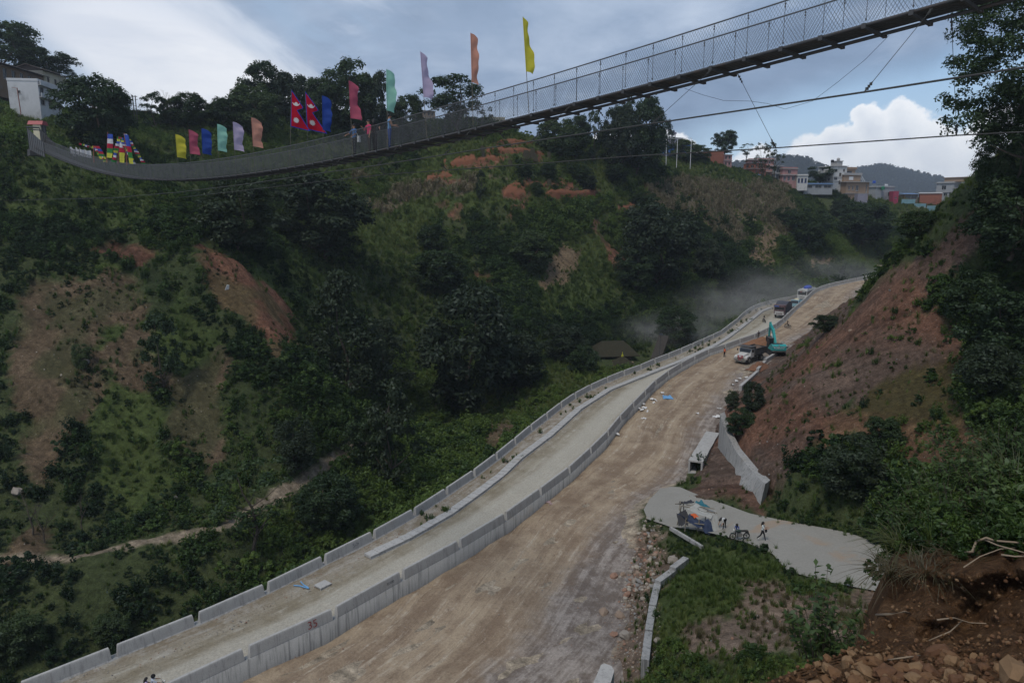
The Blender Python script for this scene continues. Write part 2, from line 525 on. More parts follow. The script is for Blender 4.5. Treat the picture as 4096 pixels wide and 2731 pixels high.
# concrete lane joining the dirt road: cut flat into the bank
LANE_PX = [(2600,1990,1.9),(2650,1945,1.75),(2720,1955,2.0),(2800,1990,2.6),(3000,2050,4.0),(3100,2072,4.4),(3400,2130,5.3),(3700,2250,5.9),(4000,2380,6.4),(3900,2520,6.3),(3560,2385,5.6),(3300,2330,5.2),(3150,2285,4.9),(3090,2215,4.6),(3000,2170,4.4),(2900,2140,4.0),(2790,2120,3.4),(2680,2110,2.8),(2590,2080,2.2),(2575,2035,2.0)]
LANE_W = np.array([atz(*q) for q in LANE_PX])
_lf = np.linalg.lstsq(np.c_[np.ones(len(LANE_W)), LANE_W[:, :2], LANE_W[:, 0] * LANE_W[:, 1]], LANE_W[:, 2], rcond=None)[0]
def lanez(x, y): return _lf[0] + _lf[1] * x + _lf[2] * y + _lf[3] * x * y
LANE = [tuple(p[:2]) for p in LANE_W]
_li = inpoly(gx, gy, LANE); _ld = np.full(gx.shape, 99.0)
_nb = (gx > 0) & (gx < 60) & (gy > 30) & (gy < 90)
_ld[_nb] = segdist(gx[_nb], gy[_nb], LANE + LANE[:1])
_w = np.where(_li, 1.0, 1 - smst(_ld, 0.3, 3.0))
_w = np.where(_nb & (gx > xc - 2.0), _w, 0.0)
gz = gz * (1 - _w) + (lanez(gx, gy) - 0.12) * _w
# foot of the slope by the retaining wall: flat dirt in front, fill behind the wall
TW_T = [(2880,1655),(2900,1720),(2944,1805),(3010,1887),(3061,1935)]; TW_B = [(2872,1775),(2895,1810),(2929,1856),(2954,1940),(3041,2001)]
TW_BW = np.array([at(x, y, D) for (x, y), D in zip(TW_B, (89, 86, 82, 75.5, 70))])
TW_TW = np.array([at(x, y, (b_[1] + 0.5) / ray(x, y)[1]) for (x, y), b_ in zip(TW_T, TW_BW)])
_s = np.linspace(0, 1, 30); _k = np.linspace(0, 1, 5)
_bl = np.stack([np.interp(_s, _k, TW_BW[:, i]) for i in range(3)], 1); _tz = np.interp(_s, _k, TW_TW[:, 2])
_sel = np.nonzero((gx > 5) & (gx < 45) & (gy > 55) & (gy < 100))
_x, _y = gx[_sel], gy[_sel]
_dd = np.hypot(_x[:, None] - _bl[None, :, 0], _y[:, None] - _bl[None, :, 1]); _i = _dd.argmin(1); _d = _dd.min(1)
_tan = np.gradient(_bl[:, :2], axis=0)[_i]; _side = _tan[:, 0] * (_y - _bl[_i, 1]) - _tan[:, 1] * (_x - _bl[_i, 0])   # > 0: behind (line runs towards the camera)
_g = gz[_sel]; _inr = (_i > 0) & (_i < 29)
_sd = _side / (np.linalg.norm(_tan, axis=1) + 1e-9); _front = (_sd < 2.0); _xcv = XC(_y)
_f = np.clip((_x - _xcv) / np.maximum(_bl[_i, 0] - _xcv, .5), 0, 1)
_zf = zR(_y) - .1 + (_bl[_i, 2] - .3 - zR(_y)) * _f
_wf = (_front & (_x > _xcv)) * (1 - smst(_d, 7, 10)) * (~inpoly(_x, _y, LANE))
_g = _g * (1 - _wf) + np.minimum(_g, _zf) * _wf
_wb = (~_front) * (1 - smst(_d, 1.5, 7))
_g = _g * (1 - _wb) + (_tz[_i] - .15 + _d * .35) * _wb
gz[_sel] = _g


def ground(x, y):
    x = np.asarray(x, float); y = np.asarray(y, float)
    fx = np.clip((x - GX[0]) / STEP, 0, len(GX) - 1.001); fy = np.clip((y - GY[0]) / STEP, 0, len(GY) - 1.001)
    i = fx.astype(int); j = fy.astype(int); fx = fx - i; fy = fy - j
    return (gz[j, i] * (1 - fx) + gz[j, i + 1] * fx) * (1 - fy) + (gz[j + 1, i] * (1 - fx) + gz[j + 1, i + 1] * fx) * fy


def hit(px, py, d0=25.0, d1=520.0):
    """where the line of sight through a photo mark meets the ground"""
    D = np.arange(d0, d1, 0.4); r = ray(px, py)
    x = r[0] * D; y = r[1] * D; z = ZC + r[2] * D
    k = np.nonzero(z < ground(x, y))[0]
    i = k[0] if len(k) else len(D) - 1
    return np.array([x[i], y[i], float(ground(x[i], y[i]))]), D[i]


# --- what grows or lies where: zones from photo outlines carried onto the ground
ZONES = {
 'rocky': [[(20,1320),(90,1240),(200,1180),(420,1200),(470,1330),(380,1560),(330,1680),(200,1820),(110,1960),(60,1800),(40,1500)],[(128,1108),(60,1200),(20,1320),(90,1500),(80,1650),(120,1800),(110,1950),(60,2010),(150,1960),(200,1800),(330,1660),(400,1500),(420,1330),(470,1330),(560,1330),(600,1240),(560,1120),(480,1110),(330,1160),(220,1110)],
           [(560,1330),(640,1330),(620,1480),(700,1500),(860,1350),(960,1370),(900,1600),(930,1800),(900,1900),(800,1920),(700,1800),(640,1700),(600,1560),(480,1560),(420,1460)],
           [(0,2130),(120,2080),(130,2240),(0,2270)], [(3454,1178),(3531,1096),(3620,1040),(3640,1080),(3540,1170),(3450,1190)],
           [(1925,1745),(1960,1690),(2060,1660),(2090,1690),(2010,1760),(1960,1820)],[(1850,1850),(1880,1825),(1900,1850),(1860,1890)]],
 'red': [[(428,975),(500,985),(640,1000),(600,1080),(520,1060),(350,1060),(330,1035)],
         [(801,1001),(862,1006),(934,1057),(969,1098),(1071,1190),(1148,1287),(1179,1465),(1160,1514),(1102,1468),(1071,1338),(944,1220),(857,1159),(816,1088),(801,1062),(852,1052)],
         [(1980,565),(2210,578),(2210,592),(1980,585)],[(1930,603),(2200,612),(2200,628),(1930,620)],[(1760,655),(2060,635),(2060,650),(1780,680)],[(1700,722),(1830,700),(1830,716),(1710,735)],
         [(2010,770),(2150,778),(2130,800),(2010,790)],[(2040,742),(2330,742),(2330,752),(2040,750)],[(2180,775),(2270,770),(2400,770),(2380,800),(2240,800)],[(2480,822),(2580,838),(2560,848),(2480,840)],
         [(2100,800),(2118,805),(2040,890),(2015,880)],[(2360,875),(2385,880),(2410,945),(2450,980),(2520,1060),(2515,1110),(2460,1060),(2420,980),(2375,920)],
         [(1770,780),(1810,790),(1790,830),(1750,815)],[(1855,785),(1875,800),(1840,870),(1800,860)],[(2175,855),(2200,850),(2200,900),(2175,890)],
         [(1880,1085),(1990,1090),(2000,1150),(1900,1160)],[(2270,820),(2310,840),(2300,850),(2270,835)],
         [(2500,1590),(2700,1510),(2740,1560),(2600,1640)]],
 'tan': [[(3030,930),(3100,920),(3115,1000),(3075,1085),(3020,1055),(3010,990)],[(3250,1040),(3330,1025),(3310,1070),(3260,1080)],[(2150,1080),(2240,990),(2330,1010),(2290,1120),(2200,1150)]],
 'slope': [[(3531,1096),(3454,1178),(3380,1250),(3290,1290),(3200,1345),(3110,1400),(3000,1480),(2920,1570),(2875,1640),(2850,1720),(2760,1860),(2720,1930),(2620,1960),(2580,2010),(2700,1990),(2800,2010),(3000,2070),(3100,2080),(3061,1935),(3163,1856),(3214,1769),(3296,1718),(3357,1642),(3500,1560),(3700,1480),(3816,1414),(3816,1312),(3765,1261),(3750,1215),(3816,1123),(3944,1057),(3995,945),(4000,812),(3900,840),(3700,1000)]],
 'bank': [[(2420,2731),(2470,2500),(2510,2300),(2540,2120),(2620,2060),(2700,2120),(2640,2320),(2580,2640),(2560,2731)],[(2950,2330),(3060,2290),(3200,2320),(3480,2400),(3420,2560),(3200,2600),(3000,2600),(2900,2560)],[(2700,2480),(2960,2470),(2980,2620),(2700,2620)],[(3440,2380),(3640,2330),(3800,2731),(3300,2731)]],
 'moss': [[(3500,1560),(3700,1480),(3816,1414),(3880,1560),(3940,1700),(3900,1800),(3700,1850),(3560,1800),(3420,1720)],[(3380,1640),(3500,1560),(3420,1720),(3300,1800),(3214,1769)]],
 'corn': [[(2560,760),(2700,720),(2900,730),(3150,740),(3180,860),(3150,960),(3000,900),(2960,1000),(2880,950),(2760,870),(2640,840)],
          [(1430,830),(1560,760),(1620,730),(1760,725),(1760,760),(1620,800),(1560,850)],[(1370,720),(1440,715),(1450,740),(1390,745)],[(1810,700),(1900,700),(1890,760),(1800,760)],[(1940,700),(2040,700),(2030,715),(1950,720)]],
 'grass': [[(1700,560),(2100,540),(2420,640),(2440,800),(2200,860),(1900,830),(1640,880),(1500,820),(1640,700)],[(30,700),(200,640),(520,760),(700,860),(420,960),(330,930),(150,900),(0,840)],[(380,1100),(560,1120),(620,1330),(560,1560),(700,1900),(520,2100),(330,1900),(300,1700),(430,1500),(420,1330)],[(1080,1050),(1200,1000),(1330,1180),(1300,1300),(1220,1260),(1150,1130)],[(940,1100),(1100,1080),(1180,1300),(1120,1250)],[(2640,2320),(2700,2220),(2900,2150),(3060,2200),(3120,2280),(2990,2330),(2960,2480),(2620,2600)],[(2130,1050),(2400,900),(2480,1050),(2480,1200),(2300,1250),(2150,1250)],[(1400,880),(1700,870),(1760,1000),(1500,1000)],
           [(3000,1500),(3120,1440),(3200,1440),(3180,1500),(3080,1560)],[(650,1560),(800,1400),(900,1330),(700,1200),(620,1330)]],
}


def zone_of(x, y, z):
    p = proj(np.c_[x.ravel(), y.ravel(), z.ravel()])
    jx = (fbm(x.ravel(), y.ravel(), 0.16, 21, 5) - 0.5) * 2.0; jy = (fbm(x.ravel(), y.ravel(), 0.16, 27, 5) - 0.5) * 2.0
    _rt = np.hypot(x.ravel(), y.ravel())
    k = np.clip(9000.0 / p[:, 2], 20, 130)
    px = p[:, 0] + jx * k; py = p[:, 1] + jy * k
    zn = np.zeros(px.shape, np.int8)
    for i, nme in enumerate(('grass', 'corn', 'slope', 'rocky', 'tan', 'red', 'bank', 'moss')):
        for poly in ZONES[nme]:
            bx = np.array(poly)
            s = (px > bx[:, 0].min()) & (px < bx[:, 0].max()) & (py > bx[:, 1].min()) & (py < bx[:, 1].max())
            if s.any():
                q = np.zeros(px.shape, bool); q[s] = inpoly(px[s], py[s], poly); zn[q] = i + 1
    # zones belong to the hillside that shows them, near slopes only
    zr = zn.reshape(x.shape)
    return zr
zone = zone_of(gx, gy, gz)
zone = np.where((zone == 3) & (gx < xb), 0, zone)
zone = np.where((zone == 7) & ((gy > 80) | (gx < xb)), 0, zone)
zone = np.where((zone == 0) & (gy > 92) & (gy < 262) & (dr > 0) & (dr < 22 - 6 * smst(gy, 200, 262)), 3, zone)
CORR = (dl <= 0.0) & (dr <= 0.0) & (gy < 285)


# erosion rills: ridges and furrows running down the bare faces
def rills(p, q, f, seed):
    a = fbm(p * f, q * f * .16, 1.0, seed, 4); return 1 - np.abs(2 * a - 1) * 2.2
_b3 = (zone == 3) * smst(dr, 2.0, 9.0)
gz = gz + _b3 * (rills(gx * .5 + gy * .86, gx * .86 - gy * .5, .22, 51) * .9 - .35)
_b4 = ((zone == 4) | (zone == 6)) & (gx < XA(gy) - 12)
gz = gz + _b4 * (rills(gx * .59 + gy * .81, -gx * .81 + gy * .59, .26, 57) * 1.1 - .6)


def zone_at(x, y):
    i = np.clip(((np.asarray(x) - GX[0]) / STEP + 0.5).astype(int), 0, len(GX) - 1); j = np.clip(((np.asarray(y) - GY[0]) / STEP + 0.5).astype(int), 0, len(GY) - 1)
    return zone[j, i], CORR[j, i]


PATH_PX = [(-40,2255),(140,2240),(310,2225),(500,2185),(700,2155),(870,2116),(980,2060),(1090,2010),(1180,1950),(1300,1880),(1420,1815),(1500,1740),(1560,1660)]
PATH_W = np.array([hit(x, y)[0] for x, y in PATH_PX])
pathd = segdist(gx, gy, [tuple(p[:2]) for p in PATH_W])

n1 = fbm(gx, gy, 0.09, 31, 4); n2 = fbm(gx, gy, 0.6, 37, 3)
def lerp(a, b, t): return np.array(a)[None, None, :] * (1 - t[..., None]) + np.array(b)[None, None, :] * t[..., None]
colv = lerp((0.036, 0.050, 0.020), (0.062, 0.074, 0.030), n1)
def put(k, c): colv[k] = c[k]
put(zone == 1, lerp((0.040, 0.060, 0.018), (0.075, 0.095, 0.030), n2))
put(zone == 2, lerp((0.085, 0.070, 0.040), (0.14, 0.115, 0.075), n2))
st = fbm(gx * 0.9 + gy * 0.25, (gy * 0.9 - gx * 0.25) * 0.22, 0.25, 41, 4)
sl = lerp((0.100, 0.070, 0.055), (0.132, 0.070, 0.047), smst(st, 0.42, 0.70))
sl = sl * (0.8 + 0.4 * n2[..., None])
put(zone == 3, sl)
put(zone == 4, lerp((0.070, 0.051, 0.030), (0.138, 0.098, 0.063), n2))
put(zone == 5, lerp((0.19, 0.14, 0.088), (0.12, 0.085, 0.052), n2))
put(zone == 6, lerp((0.125, 0.058, 0.036), (0.165, 0.085, 0.055), n2))
_soft = smst(fbm(gx, gy, .22, 63, 4), .50, .62) * np.isin(zone, (4, 6))
colv = colv * (1 - .55 * _soft[..., None]) + lerp((0.036, 0.050, 0.020), (0.062, 0.074, 0.030), n1) * (.55 * _soft[..., None])
put(zone == 7, lerp((0.12, 0.085, 0.062), (0.20, 0.15, 0.115), n2))
put(zone == 8, lerp((0.060, 0.050, 0.022), (0.13, 0.075, 0.045), smst(st, .35, .65)) * (0.8 + .4 * n2[..., None]))
put(pathd < 0.75, lerp((0.19, 0.15, 0.108), (0.26, 0.21, 0.155), n2))
put(CORR, lerp((0.28, 0.23, 0.17), (0.36, 0.30, 0.23), n2))

ny, nx = gx.shape
idx = np.arange(ny * nx).reshape(ny, nx)
keep = (np.abs(gx) < 0.80 * gy + 26)
kf = keep[:-1, :-1] & keep[1:, 1:]
F4 = np.stack([idx[:-1, :-1], idx[:-1, 1:], idx[1:, 1:], idx[1:, :-1]], -1)[kf]
used = np.unique(F4); remap = np.zeros(ny * nx, np.int64); remap[used] = np.arange(len(used))


def terrain_mat():
    m, t, b = mat_new('hillside_soil')
    at_ = t.node('ShaderNodeAttribute', attribute_name='Col')
    po = t.node('ShaderNodeNewGeometry').outputs['Position']
    c = at_.outputs['Color']
    n = t.noise(po, 1.6, 6, 0.7); n2 = t.noise(po, 7.0, 4, 0.65)
    c = t.mix(1.0, c, t.ramp(n, [(0.28, 0.45), (0.5, 0.95), (0.72, 1.5)]), 'MULTIPLY')
    c = t.mix(1.0, c, t.ramp(n2, [(0.3, 0.7), (0.7, 1.3)]), 'MULTIPLY')
    px_, py_, pz_ = t.sep(po)
    sd = t.noise(t.comb(t.m('ADD', t.m('MULTIPLY', px_, .55), t.m('MULTIPLY', py_, .83)), t.m('MULTIPLY', pz_, .16), 0.0), 0.75, 6, .68)
    c = t.mix(t.sstep(t.sep(c)[0], .05, .09), c, t.mix(1.0, c, t.ramp(sd, [(.30, .52), (.5, 1.0), (.70, 1.45)]), 'MULTIPLY'))
    # stones in the soil
    vd = t.vor(po, 2.6); lum = t.sep(c)[0]
    k = t.m('MULTIPLY', t.m('LESS_THAN', vd, 0.16), t.sstep(lum, 0.07, 0.12))
    c = t.mix(t.m('MULTIPLY', k, 0.5), c, (0.23, 0.195, 0.16))
    t.set(b.inputs['Base Color'], c)
    b.inputs['Roughness'].default_value = 0.95; b.inputs['Specular IOR Level'].default_value = 0.1
    bp = t.node('ShaderNodeBump'); bp.inputs['Strength'].default_value = 0.9; bp.inputs['Distance'].default_value = 0.35
    t.set(bp.inputs['Height'], t.m('ADD', n, t.m('MULTIPLY', n2, 0.3))); t.l.new(bp.outputs[0], b.inputs['Normal'])
    return m


M_SOIL = terrain_mat()
me = mesh('terrain', np.stack([gx, gy, gz], -1).reshape(-1, 3)[used], remap[F4], M_SOIL, True)
ca = me.color_attributes.new('Col', 'FLOAT_COLOR', 'POINT')
ca.data.foreach_set('color', np.c_[colv.reshape(-1, 3)[used], np.ones(len(used))].astype(np.float32).ravel())
tag(mk('terrain', me), 'steep valley sides of brown soil, scree and undergrowth', kind='structure')

# ------------------------------------------------------------------ roads
def strip(name, xl, xr, zf, ys, nu, mat, rough=0.05, seed=1, edge_drop=0.0, rut=0.0):
    vs = []; uv = []; along = 0; prev = None
    for j, Y in enumerate(ys):
        a, b = float(xl(Y)), float(xr(Y))
        mid = np.array([(a + b) / 2, Y])
        if prev is not None: along += np.linalg.norm(mid - prev)
        prev = mid
        for i in range(nu + 1):
            u = i / nu; x = a + (b - a) * u
            z = float(zf(Y)) + (vnoise(x, Y, 0.5, seed) - 0.5) * rough + (vnoise(x, Y, 1.7, seed + 3) - 0.5) * rough * 0.5
            z += rut * (float(fbm((x - a) * .55, along * .035 + 9, 1.0, seed + 5, 3)) - .5)
            e = min(u, 1 - u); z -= edge_drop * max(0, 1 - e * 8)
            vs.append((x, Y, z)); uv.append(((u - 0.5) * (b - a) * 0.75, along))
    nv = len(ys); w = nu + 1
    f = np.array([(j * w + i, j * w + i + 1, (j + 1) * w + i + 1, (j + 1) * w + i) for j in range(nv - 1) for i in range(nu)])
    me = mesh(name, vs, f, mat, True)
    ul = me.uv_layers.new(name='UVMap')
    uva = np.array(uv, np.float32)[f.ravel()]
    ul.data.foreach_set('uv', uva.ravel())
    return me


def road_mat(name, base, dark, pale, mud, side, lane=None, side_at=2.5, side_dir=1.0):
    m, t, b = mat_new(name)
    uv = t.node('ShaderNodeTexCoord').outputs['UV']
    po = t.node('ShaderNodeNewGeometry').outputs['Position']
    x, y, _ = t.sep(uv)
    g = t.noise(po, 0.022, 2, 0.5); g2 = t.noise(po, 0.8, 7, 0.72, 0.0); g3 = t.noise(po, 6.0, 5, 0.7); g4 = t.noise(po, 0.35, 6, 0.7, 0.15)
    xw = t.m('ADD', x, t.m('MULTIPLY', t.m('SUBTRACT', g, 0.5), 7.0))          # tracks wander
    sx = t.comb(t.m('MULTIPLY', xw, 1.0), t.m('MULTIPLY', y, 0.045), 0.0)
    s1 = t.noise(sx, 0.5, 5, 0.62, 0.0); s2 = t.noise(sx, 1.9, 6, 0.7, 0.0); s3 = t.noise(sx, 5.0, 4, 0.6, 0.0)
    c = t.mix(t.sstep(t.m('ADD', t.m('MULTIPLY', s1, 0.55), t.m('MULTIPLY', g4, 0.45)), 0.40, 0.60), dark, base)
    c = t.mix(t.m('MULTIPLY', t.sstep(t.m('ADD', t.m('MULTIPLY', s2, 0.6), t.m('MULTIPLY', g2, 0.4)), 0.52, 0.64), 0.8), c, pale)
    c = t.mix(t.m('MULTIPLY', t.sstep(s3, 0.55, 0.68), 0.55), c, dark)
    k = t.sstep(t.m('ADD', t.m('MULTIPLY', xw, side_dir), t.m('MULTIPLY', t.m('SUBTRACT', g4, 0.5), 6.0)), side_at - 1.6, side_at + 1.6)
    rough_side = t.mix(t.sstep(t.m('ADD', t.m('MULTIPLY', g2, 0.55), t.m('MULTIPLY', s2, 0.45)), 0.42, 0.60), mud, side)
    c = t.mix(t.m('MULTIPLY', k, 0.9), c, rough_side)
    if lane is not None:
        q = t.m('SUBTRACT', 1.0, t.sstep(t.m('ABSOLUTE', t.m('SUBTRACT', t.m('ADD', x, t.m('MULTIPLY', t.m('SUBTRACT', g, 0.5), 1.2)), lane)), 0.7, 2.0))
        c = t.mix(t.m('MULTIPLY', q, 0.8), c, pale)
    c = t.mix(1.0, c, t.ramp(g3, [(0.25, 0.72), (0.5, 1.0), (0.75, 1.2)]), 'MULTIPLY')
    vd = t.vor(po, 3.0)
    st = t.m('MULTIPLY', t.m('LESS_THAN', vd, 0.13), t.m('MULTIPLY', t.sstep(g2, 0.46, 0.56), t.m('ADD', 0.35, t.m('MULTIPLY', k, 0.65))))
    c = t.mix(t.m('MULTIPLY', st, 0.75), c, (0.50, 0.46, 0.41))
    t.set(b.inputs['Base Color'], c)
    b.inputs['Roughness'].default_value = 0.92; b.inputs['Specular IOR Level'].default_value = 0.12
    bp = t.node('ShaderNodeBump'); bp.inputs['Strength'].default_value = 1.0; bp.inputs['Distance'].default_value = 0.30
    t.set(bp.inputs['Height'], t.m('ADD', t.m('MULTIPLY', s2, 0.7), t.m('ADD', t.m('MULTIPLY', s3, 0.35), t.m('ADD', t.m('MULTIPLY', g2, 0.8), t.m('MULTIPLY', g3, 0.25)))))
    t.l.new(bp.outputs[0], b.inputs['Normal'])
    return m


YS = np.concatenate([np.arange(30, 120, 0.8), np.arange(120, 288, 2.0)])
M_ROAD_L = road_mat('dusty_carriageway', (0.35, 0.315, 0.25), (0.22, 0.185, 0.13), (0.43, 0.40, 0.34), (0.20, 0.16, 0.11), (0.34, 0.31, 0.27), 2.0, 1.6, -1.0)
M_ROAD_R = road_mat('dirt_road_soil', (0.37, 0.290, 0.205), (0.215, 0.155, 0.108), (0.48, 0.41, 0.325), (0.15, 0.122, 0.106), (0.33, 0.29, 0.262), None, 2.4, 1.0)
tag(mk('road', strip('road', lambda Y: XA(Y) + 0.1, XB, zL, YS, 22, M_ROAD_L, 0.12, 5, 0.0, 0.18)), 'pale dusty carriageway between the two parapets', kind='structure')
tag(mk('dirt_road', strip('dirt_road', lambda Y: XB(Y) + 0.05, lambda Y: XC(Y) + 1.2, zR, YS, 40, M_ROAD_R, 0.2, 8, 0.1, 0.45)), 'wide brown dirt road beside the median wall', kind='structure')

# ------------------------------------------------------------------ parapets
def concrete_mat(name, col=(0.40, 0.39, 0.375), stain=(0.17, 0.165, 0.16), streak=0.0):
    m, t, b = mat_new(name)
    po = t.node('ShaderNodeNewGeometry').outputs['Position']
    n = t.noise(po, 0.9, 5, 0.6); f = t.noise(po, 14, 4, 0.6)
    c = t.mix(n, tuple(v * 0.80 for v in col), tuple(v * 1.12 for v in col))
    c = t.mix(1.0, c, t.ramp(f, [(0.3, 0.86), (0.7, 1.08)]), 'MULTIPLY')
    x, y, z = t.sep(po)
    vs = t.noise(t.comb(t.m('MULTIPLY', x, 2.4), t.m('MULTIPLY', y, 2.4), t.m('MULTIPLY', z, 0.12)), 1.6, 4, 0.7)
    c = t.mix(t.m('MULTIPLY', t.sstep(vs, 0.48, 0.66), 0.42 + streak), c, stain)
    k2 = t.sstep(t.noise(po, 0.35, 5, 0.7), 0.55, 0.75)
    c = t.mix(t.m('MULTIPLY', k2, 0.55), c, (0.27, 0.235, 0.19))
    t.set(b.inputs['Base Color'], c)
    b.inputs['Roughness'].default_value = 0.88; b.inputs['Specular IOR Level'].default_value = 0.2
    bp = t.node('ShaderNodeBump'); bp.inputs['Strength'].default_value = 0.35; bp.inputs['Distance'].default_value = 0.03
    t.set(bp.inputs['Height'], t.m('ADD', n, t.m('MULTIPLY', f, 0.4))); t.l.new(bp.outputs[0], b.inputs['Normal'])
    return m


M_CONC = concrete_mat('parapet_concrete')
M_CONC_OLD = concrete_mat('stained_wall_concrete', (0.33, 0.325, 0.315), (0.14, 0.14, 0.14), 0.38)


def resample(P, gaps):
    """walk a polyline and return points at given arc lengths"""
    seg = np.linalg.norm(np.diff(P[:, :2], axis=0), axis=1); s = np.r_[0, np.cumsum(seg)]
    return np.stack([np.interp(gaps, s, P[:, k]) for k in range(P.shape[1])], 1), s[-1]


def barrier_seg(p, q, zt, h, mat, name, parent, wt=0.24, wb=0.46):
    """one cast parapet length from p to q: battered sides, sloped ends, chamfered top"""
    p = np.asarray(p[:2]); q = np.asarray(q[:2]); d = (q - p) / np.linalg.norm(q - p); n = np.array([-d[1], d[0]])
    rings = [(0.0, wb, -h), (0.0, wb, -h + 0.16), (0.05, wt + 0.05, -0.16), (0.07, wt, -0.05), (0.085, wt - 0.06, 0.0)]
    vs = []
    for ins, w, dz in rings:
        for e, sgn in ((p + d * ins, -1), (q - d * ins, 1)):
            zz = zt[0] if sgn < 0 else zt[1]
            for sd in (-1, 1):
                vs.append((*(e + n * sd * w / 2), zz + dz))
    fs = []
    for r in range(len(rings) - 1):
        a = r * 4; b = a + 4
        fs += [(a, a + 2, b + 2, b), (a + 3, a + 1, b + 1, b + 3), (a + 1, a, b, b + 1), (a + 2, a + 3, b + 3, b + 2)]
    k = (len(rings) - 1) * 4
    fs.append((k, k + 2, k + 3, k + 1))
    return mk(name, mesh(name, vs, fs, mat), parent)


def lay_parapet(P, ztop, parent, L, gap, mat, h=0.97, offset=0.0, smax=1e9):
    tot = np.linalg.norm(np.diff(P[:, :2], axis=0), axis=1).sum(); s = offset; out = []
    while s + L < min(tot, smax):
        Q, _ = resample(P, [s, s + L - gap])
        out.append(barrier_seg(Q[0], Q[1], (float(ztop(Q[0][1])), float(ztop(Q[1][1]))), h, mat, 'barrier', parent))
        s += L
    return out


outer = empty('outer_parapet', tuple(A_W[2]))
outer.matrix_world  # placed at its own foot; parts keep world coordinates through an identity offset
outer.location = (0, 0, 0)
sA = np.linalg.norm(A_W[2] - A_W[0])
L_A = 5.75
seg = np.linalg.norm(np.diff(A_W[:, :2], axis=0), axis=1); sA = seg[:2].sum()
barsA = lay_parapet(A_W, lambda Y: zL(Y) + 0.95, outer, L_A, 0.42, M_CONC, offset=sA % L_A + 0.25)
tag(outer, 'pale concrete parapet along the valley edge of the grey carriageway', 'parapet')
# low plinth under the outer parapet
def wall_ribbon(P, zt, zb, w, name, mat, parent=None, step=1.5, off=0.0):
    tot = np.linalg.norm(np.diff(P[:, :2], axis=0), axis=1).sum()
    Q, _ = resample(P, np.arange(0, tot, step))
    d = np.gradient(Q[:, :2], axis=0); d /= np.linalg.norm(d, axis=1)[:, None]; n = np.stack([-d[:, 1], d[:, 0]], 1)
    L = Q[:, :2] + n * (w / 2 + off); R = Q[:, :2] - n * (w / 2 - off)
    ztv = np.array([float(zt(y)) for y in Q[:, 1]]); zbv = np.array([float(zb(x, y)) for x, y in Q[:, :2]])
    m = len(Q)
    vs = np.concatenate([np.c_[L, zbv], np.c_[L, ztv], np.c_[R, ztv], np.c_[R, zbv]])
    f = np.concatenate([np.stack([np.arange(m - 1) + a * m, np.arange(1, m) + a * m, np.arange(1, m) + b * m, np.arange(m - 1) + b * m], 1) for a, b in ((0, 1), (1, 2), (2, 3))])
    return mk(name, mesh(name, vs, f, mat), parent)
wall_ribbon(A_W, lambda Y: zL(Y) + 0.10, lambda x, y: zL(y) - 3.0, 0.66, 'plinth', M_CONC_OLD, outer)

median = empty('median_wall')
seg = np.linalg.norm(np.diff(B_W[:, :2], axis=0), axis=1); sB = seg[:2].sum()
L_B = 7.0
barsB = lay_parapet(B_W, zBtop, median, L_B, 0.42, M_CONC, offset=sB % L_B + 0.2)
wall_ribbon(B_W, lambda Y: zBtop(Y) - 0.90, lambda x, y: min(zR(y), zL(y)) - 0.6, 0.56, 'wall_base', M_CONC_OLD, median)
tag(median, 'concrete median wall with spaced parapet blocks between carriageway and dirt road', 'wall')
# ------------------------------------------------------------------ plants
def leaf_mat(name, dark, mid, lite, trans=0.25, inst=True):
    m = bpy.data.materials.new(name); m.use_nodes = True
    t = NT(m.node_tree)
    for n in list(t.n): t.n.remove(n)
    out = t.node('ShaderNodeOutputMaterial')
    po = t.node('ShaderNodeNewGeometry').outputs['Position']
    n1 = t.noise(po, 0.45, 3, 0.6); n2 = t.noise(po, 3.5, 3, 0.6)
    f = t.m('ADD', t.m('MULTIPLY', n1, 0.55), t.m('MULTIPLY', n2, 0.45))
    rnd = t.node('ShaderNodeObjectInfo').outputs['Random']
    if inst:
        a = t.node('ShaderNodeAttribute', attribute_name='tint', attribute_type='INSTANCER').outputs['Fac']
        f = t.m('ADD', t.m('MULTIPLY', f, 0.45), t.m('MULTIPLY', a, 0.55))
    else:
        f = t.m('ADD', f, t.m('MULTIPLY', t.m('SUBTRACT', rnd, 0.5), 0.16))
    c = t.ramp(f, [(0.25, dark), (0.5, mid), (0.72, lite)])
    d = t.node('ShaderNodeBsdfDiffuse'); t.set(d.inputs['Color'], c)
    tr = t.node('ShaderNodeBsdfTranslucent'); t.set(tr.inputs['Color'], t.mix(1.0, c, (1.1, 1.25, 0.6), 'MULTIPLY'))
    gl = t.node('ShaderNodeBsdfGlossy'); gl.inputs['Roughness'].default_value = 0.5; gl.inputs['Color'].default_value = (0.7, 0.8, 0.9, 1)
    mx = t.node('ShaderNodeMixShader'); mx.inputs[0].default_value = trans
    t.l.new(d.outputs[0], mx.inputs[1]); t.l.new(tr.outputs[0], mx.inputs[2])
    m2 = t.node('ShaderNodeMixShader'); m2.inputs[0].default_value = 0.018
    t.l.new(mx.outputs[0], m2.inputs[1]); t.l.new(gl.outputs[0], m2.inputs[2])
    t.l.new(m2.outputs[0], out.inputs[0])
    return m


